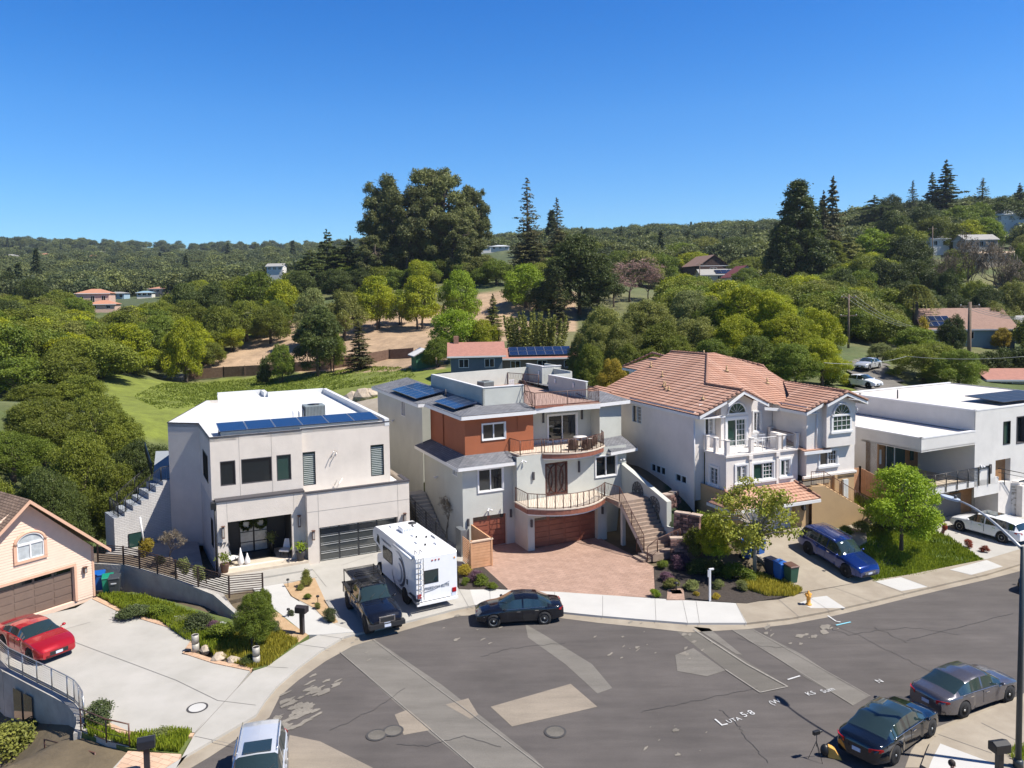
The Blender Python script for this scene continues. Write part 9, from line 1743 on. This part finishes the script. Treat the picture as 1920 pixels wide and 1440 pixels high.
rail('stair_handrail',[w2[0],w2[1],w2[2]],.95,.13,M_bronze,1.8,.022,horiz=3,label='brown metal handrail on the pale wall above the lower steps')
zb_=-2.5
rail('stair_handrail',[G(85,1428,-1.6),G(130,1440,-1.4),G(180,1456,-1.0)],.95,.13,M_bronze,1.8,.022,horiz=4,label='brown metal handrail at the outer side of the lower steps')
mb=MB(); s0=Vector(G(252,1412,0)); s1=Vector(G(200,1470,0)); dn=Vector((-.93,-.05,0))
for k in range(9):
    a=s0+dn*(k*.36); b=s1+dn*(k*.36); c=b+dn*.38; d=a+dn*.38; mb.prism([a[:2],b[:2],c[:2],d[:2]],-3.2,-.05-k*.17)
tag(mb.build('garden_steps',M_conc),kind='structure')
slab('brick_path',[(240,1408),(340,1414),(322,1450),(300,1500),(180,1500),(205,1455)],brickmat('brick_path_paver',(.50,.33,.22),(.60,.42,.30),(.30,.2,.14),.5,.25,.01,uv=False,rot=.4,bump=.3),.1,-.3)
slab('planting_strip',[(158,1345),(168,1338),(240,1372),(365,1375),(340,1414),(243,1404),(152,1374)],M_grassb,.06,-.4)
mb=MB(); mb.prism([G(x,y,-2.5)[:2] for x,y in ((-40,1340),(40,1345),(75,1372),(88,1400),(80,1440),(60,1500),(-60,1500))],-2.7,-2.35); tag(mb.build('sunken_patio',mat('peach_patio',(.55,.38,.27),.85,vary=.08)),kind='structure')
# ------------------------------------------------ street lamp
base=Vector(G(1909,1438,.12)); t=empty('street_lamp',base,0,'tall dark street lamp with a long curved arm and pale oval head','street lamp')
dep=float((np.array([base.x,base.y,base.z-H]))@_F); hd=AT(1795,938,24.5); 
# head found from its shadow and its pixel: the lamp stands at the near kerb
hz=9.15
for it in range(3):
    dr=ray(1795,938); tt=(hz-H)/dr[2]; hd=Vector((dr[0]*tt,dr[1]*tt,hz))
mb=MB(); ptop=Vector((0,0,8.1)); mb.tube([(0,0,0),(0,0,4),ptop],[.11,.09,.075],10); mb.lathe([(.17,0),(.17,.25),(.12,.3)],n=12); mb.build('pole',mat('dark_bronze_green',(.03,.04,.045),.45,vary=.05),t)
rel=hd-base; mb=MB(); P=[]; 
for i in range(11): s=i/10; P.append((rel.x*s*(1.0) ,rel.y*s,8.0+(rel.z-8.0)*math.sin(s*math.pi/2))); 
mb.tube(P,[.06-.025*i/10 for i in range(11)],8); mb.build('arm',mat('pale_steel_arm',(.42,.43,.44),.4,metal=.4,vary=.05),t)
d=Vector((rel.x,rel.y,0)).normalized(); mb=MB(); c=rel+d*.35
mb.mesh([tuple(c+d*(.48*math.cos(a))*(1)+Vector((-d.y,d.x,0))*(.17*math.sin(a))+Vector((0,0,dz))) for dz in (-.05,.05) for a in np.linspace(0,2*math.pi,17)[:-1]],[tuple(range(16,32)),tuple(range(15,-1,-1))]+[(i,(i+1)%16,16+(i+1)%16,16+i) for i in range(16)]); o=mb.build('lamp_head',mat('pale_blue_grey_head',(.45,.50,.56),.4,vary=.05),t,.03); mb=MB(); q=rel+d*.1; mb.lathe([(.05,.05),(.05,.16),(.02,.18)],q,8); mb.build('photocell',M_trimdk,o)
# ------------------------------------------------ tripod with camera, backpack
p=G(1531,1424,0); t=empty('camera_tripod',p,.4,'black camera tripod standing on the asphalt behind the glossy black sedan','tripod'); t.scale=(.72,.72,.72)
for k in range(3): a=k*2.094+.5; mb=MB(); mb.tube([(0,0,1.0),(math.cos(a)*.42,math.sin(a)*.42,0)],[.02,.012],5); mb.build('leg',M_black,t)
mb=MB(); mb.tube([(0,0,.7),(0,0,1.35)],.02,6); mb.build('centre_column',M_black,t)
t2=empty('camera',(p[0],p[1],.97),.4,'small black video camera on the tripod','camera'); mb=MB(); mb.box(-.16,-.06,0,.12,.06,.14); mb.tube([(.12,0,.07),(.24,0,.07)],.05,10); mb.build('body',M_black,t2,.01)
p=G(1552,1418,0); t=empty('backpack',p,-.3,'black and orange-yellow backpack lying against the black sedan shadow','bag'); t.scale=(.8,.8,.85); mb=MB(); mb.ball((-.12,0,.26),.22,.2,.27,12,8); mb.build('body',M_black,t); mb=MB(); mb.mesh([(0,-.15,.02),(.62,-.22,.0),(.55,.22,.0),(.02,.2,.05),(0,-.12,.52),(.30,-.16,.42),(.30,.16,.42),(0,.16,.5)],[(3,2,1,0),(4,5,6,7),(0,1,5,4),(1,2,6,5),(2,3,7,6),(3,0,4,7)]); mb.build('flap',mat('orange_yellow_fabric',(.62,.33,.07),.85,vary=.1),t,.03)
# ------------------------------------------------ person at the bottom edge
def person(loc,rz,label):
    o=empty('person',loc,rz,label,'person'); J=[(0,0,.95,.15),(0,0,1.15,.145),(0,.01,1.38,.15),(0,.01,1.50,.06),(0,0,1.60,.085),(0,0,1.70,.09),(.17,.01,1.42,.065),(.24,-.05,1.18,.045),(.17,-.25,1.10,.038),(-.17,.01,1.42,.065),(-.24,-.05,1.18,.045),(-.17,-.25,1.10,.038),(.09,0,.88,.10),(.10,-.02,.5,.065),(.10,.02,.08,.045),(.11,-.14,.04,.04),(-.09,0,.88,.10),(-.10,.02,.5,.065),(-.11,.03,.08,.045),(-.11,-.12,.04,.04)]
    E=[(0,1),(1,2),(2,3),(3,4),(4,5),(2,6),(6,7),(7,8),(2,9),(9,10),(10,11),(0,12),(12,13),(13,14),(14,15),(0,16),(16,17),(17,18),(18,19)]
    me=bpy.data.meshes.new('body'); me.from_pydata([j[:3] for j in J],E,[]); b=obj('body',me,o); b.modifiers.new('skin','SKIN')
    for i,j in enumerate(J): me.skin_vertices[0].data[i].radius=(j[3],j[3]*.8)
    me.skin_vertices[0].data[0].use_root=True; m2=b.modifiers.new('sub','SUBSURF'); m2.levels=m2.render_levels=2
    dg=bpy.context.evaluated_depsgraph_get(); nm=bpy.data.meshes.new_from_object(b.evaluated_get(dg)); b.modifiers.clear(); b.data=nm; nm.materials.clear()
    for m in (mat('skin_tone',(.45,.27,.19),.6,vary=.03),mat('light_grey_shirt',(.42,.42,.46),.9,vary=.08),mat('dark_trousers',(.03,.035,.05),.9,vary=.1),M_black): nm.materials.append(m)
    for f_ in nm.polygons:
        z=f_.center.z; x=abs(f_.center.x); f_.material_index=3 if z<.10 else 2 if z<.98 and x<.22 and f_.center.y>-.18 else 1 if z<1.49 and not (f_.center.y<-.12 and x>.1) else 0; f_.use_smooth=True
    mb=MB(); mb.ball((0,.02,1.72),.10,.115,.12,14,10); mb.build('hair',mat('dark_hair',(.02,.012,.01),.7,vary=.2,scale=30),o)
    mb=MB(); mb.ball((0,-.09,1.655),.014,.02,.02,6,5); 
    for s in (-1,1): mb.ball((s*.087,0,1.66),.014,.02,.03,6,5)
    mb.build('face_features',MT['skin_tone'],o); mb=MB()
    for s in (-1,1): mb.ball((s*.032,-.083,1.685),.011,.006,.007,6,4)
    mb.box(-.022,-.088,1.615,.022,-.080,1.621); mb.build('eyes_and_mouth',M_dark,o)
    hm=MB()
    for s in (-1,1):
        hm.ball((s*.155,-.30,1.095),.028,.05,.018,8,6)
        for k in range(4): x0=s*.155+(k-1.5)*.016; hm.tube([(x0,-.335,1.095),(x0,-.37-.004*(k%2),1.09),(x0,-.39,1.075)],[.0085,.008,.006],5)
        hm.tube([(s*.13,-.29,1.095),(s*.115,-.32,1.09),(s*.118,-.345,1.08)],[.010,.009,.006],5)
    hm.build('hands',MT['skin_tone'],o); return o
hp=G(1786,1428,1.78+.12); person((hp[0],hp[1],.125),R(60),'person with dark hair and light grey shirt standing on the white corner sidewalk')
blades('corner_grass','small grass patch beside the street lamp base',[[(1880,1405),(1910,1398),(1960,1430),(1900,1425)]],900,.2,'grass',.13,.04,11)

# ------------------------------------------------ air
hb=MB(); hb.box(-3150,-3150,-40,3150,3150,330); hz_=bpy.data.materials.new('haze_air'); hz_.use_nodes=True; nt=hz_.node_tree; nt.nodes.clear(); ou=nt.nodes.new('ShaderNodeOutputMaterial'); pv_=nt.nodes.new('ShaderNodeVolumePrincipled'); pv_.inputs['Color'].default_value=(.72,.82,.95,1); pv_.inputs['Density'].default_value=.00009; pv_.inputs['Anisotropy'].default_value=.2; nt.links.new(pv_.outputs[0],ou.inputs['Volume'])
tag(hb.build('haze',hz_),'thin pale air between the camera and the far hills','haze',kind='stuff')

# ------------------------------------------------ pieces that stand apart become parts of their own
def split_islands(o):
    me=o.data; n=len(me.vertices); par=list(range(n))
    def fd(i):
        while par[i]!=i: par[i]=par[par[i]]; i=par[i]
        return i
    for e in me.edges: par[fd(e.vertices[0])]=fd(e.vertices[1])
    isl={}
    for v in me.vertices: isl.setdefault(fd(v.index),[]).append(v.index)
    g=[[set(v),np.array([me.vertices[i].co for i in v])] for v in isl.values()]; g=[[a,b.min(0),b.max(0)] for a,b in g]
    ch=True
    while ch:
        ch=False
        for i in range(len(g)):
            for j in range(i+1,len(g)):
                if np.all(g[i][1]-.06<g[j][2]) and np.all(g[j][1]-.06<g[i][2]):
                    g[i]=[g[i][0]|g[j][0],np.minimum(g[i][1],g[j][1]),np.maximum(g[i][2],g[j][2])]; g.pop(j); ch=True; break
            if ch: break
    if len(g)<2 or len(g)>40: return
    P=[(list(p.vertices),p.material_index,p.use_smooth) for p in me.polygons]; V=[tuple(v.co) for v in me.vertices]; nm=o.name.split('.')[0]
    for k,(a,_,_) in enumerate(g):
        ids=sorted(a); mp={v:i for i,v in enumerate(ids)}; ps=[p for p in P if p[0][0] in a]; m2=bpy.data.meshes.new(nm); m2.from_pydata([V[i] for i in ids],[],[[mp[i] for i in p[0]] for p in ps]); 
        for m in me.materials: m2.materials.append(m)
        m2.polygons.foreach_set('material_index',[p[1] for p in ps]); m2.polygons.foreach_set('use_smooth',[p[2] for p in ps]); m2.update()
        if k==0: o.data=m2
        else: q=bpy.data.objects.new(nm,m2); col.objects.link(q); q.parent=o.parent; q.matrix_parent_inverse=o.matrix_parent_inverse; q.location=o.location; q.rotation_euler=o.rotation_euler
for o in list(bpy.data.objects):
    if o.type=='MESH' and not o.children and o.parent and o.name.split('.')[0] in ('stair_post','wall_bracket','balustrade_post','roof_vent','vent_pipe','downpipe','insulator','dark_coping','outlet','step_light','terrace_block','rear_wall'): split_islands(o)
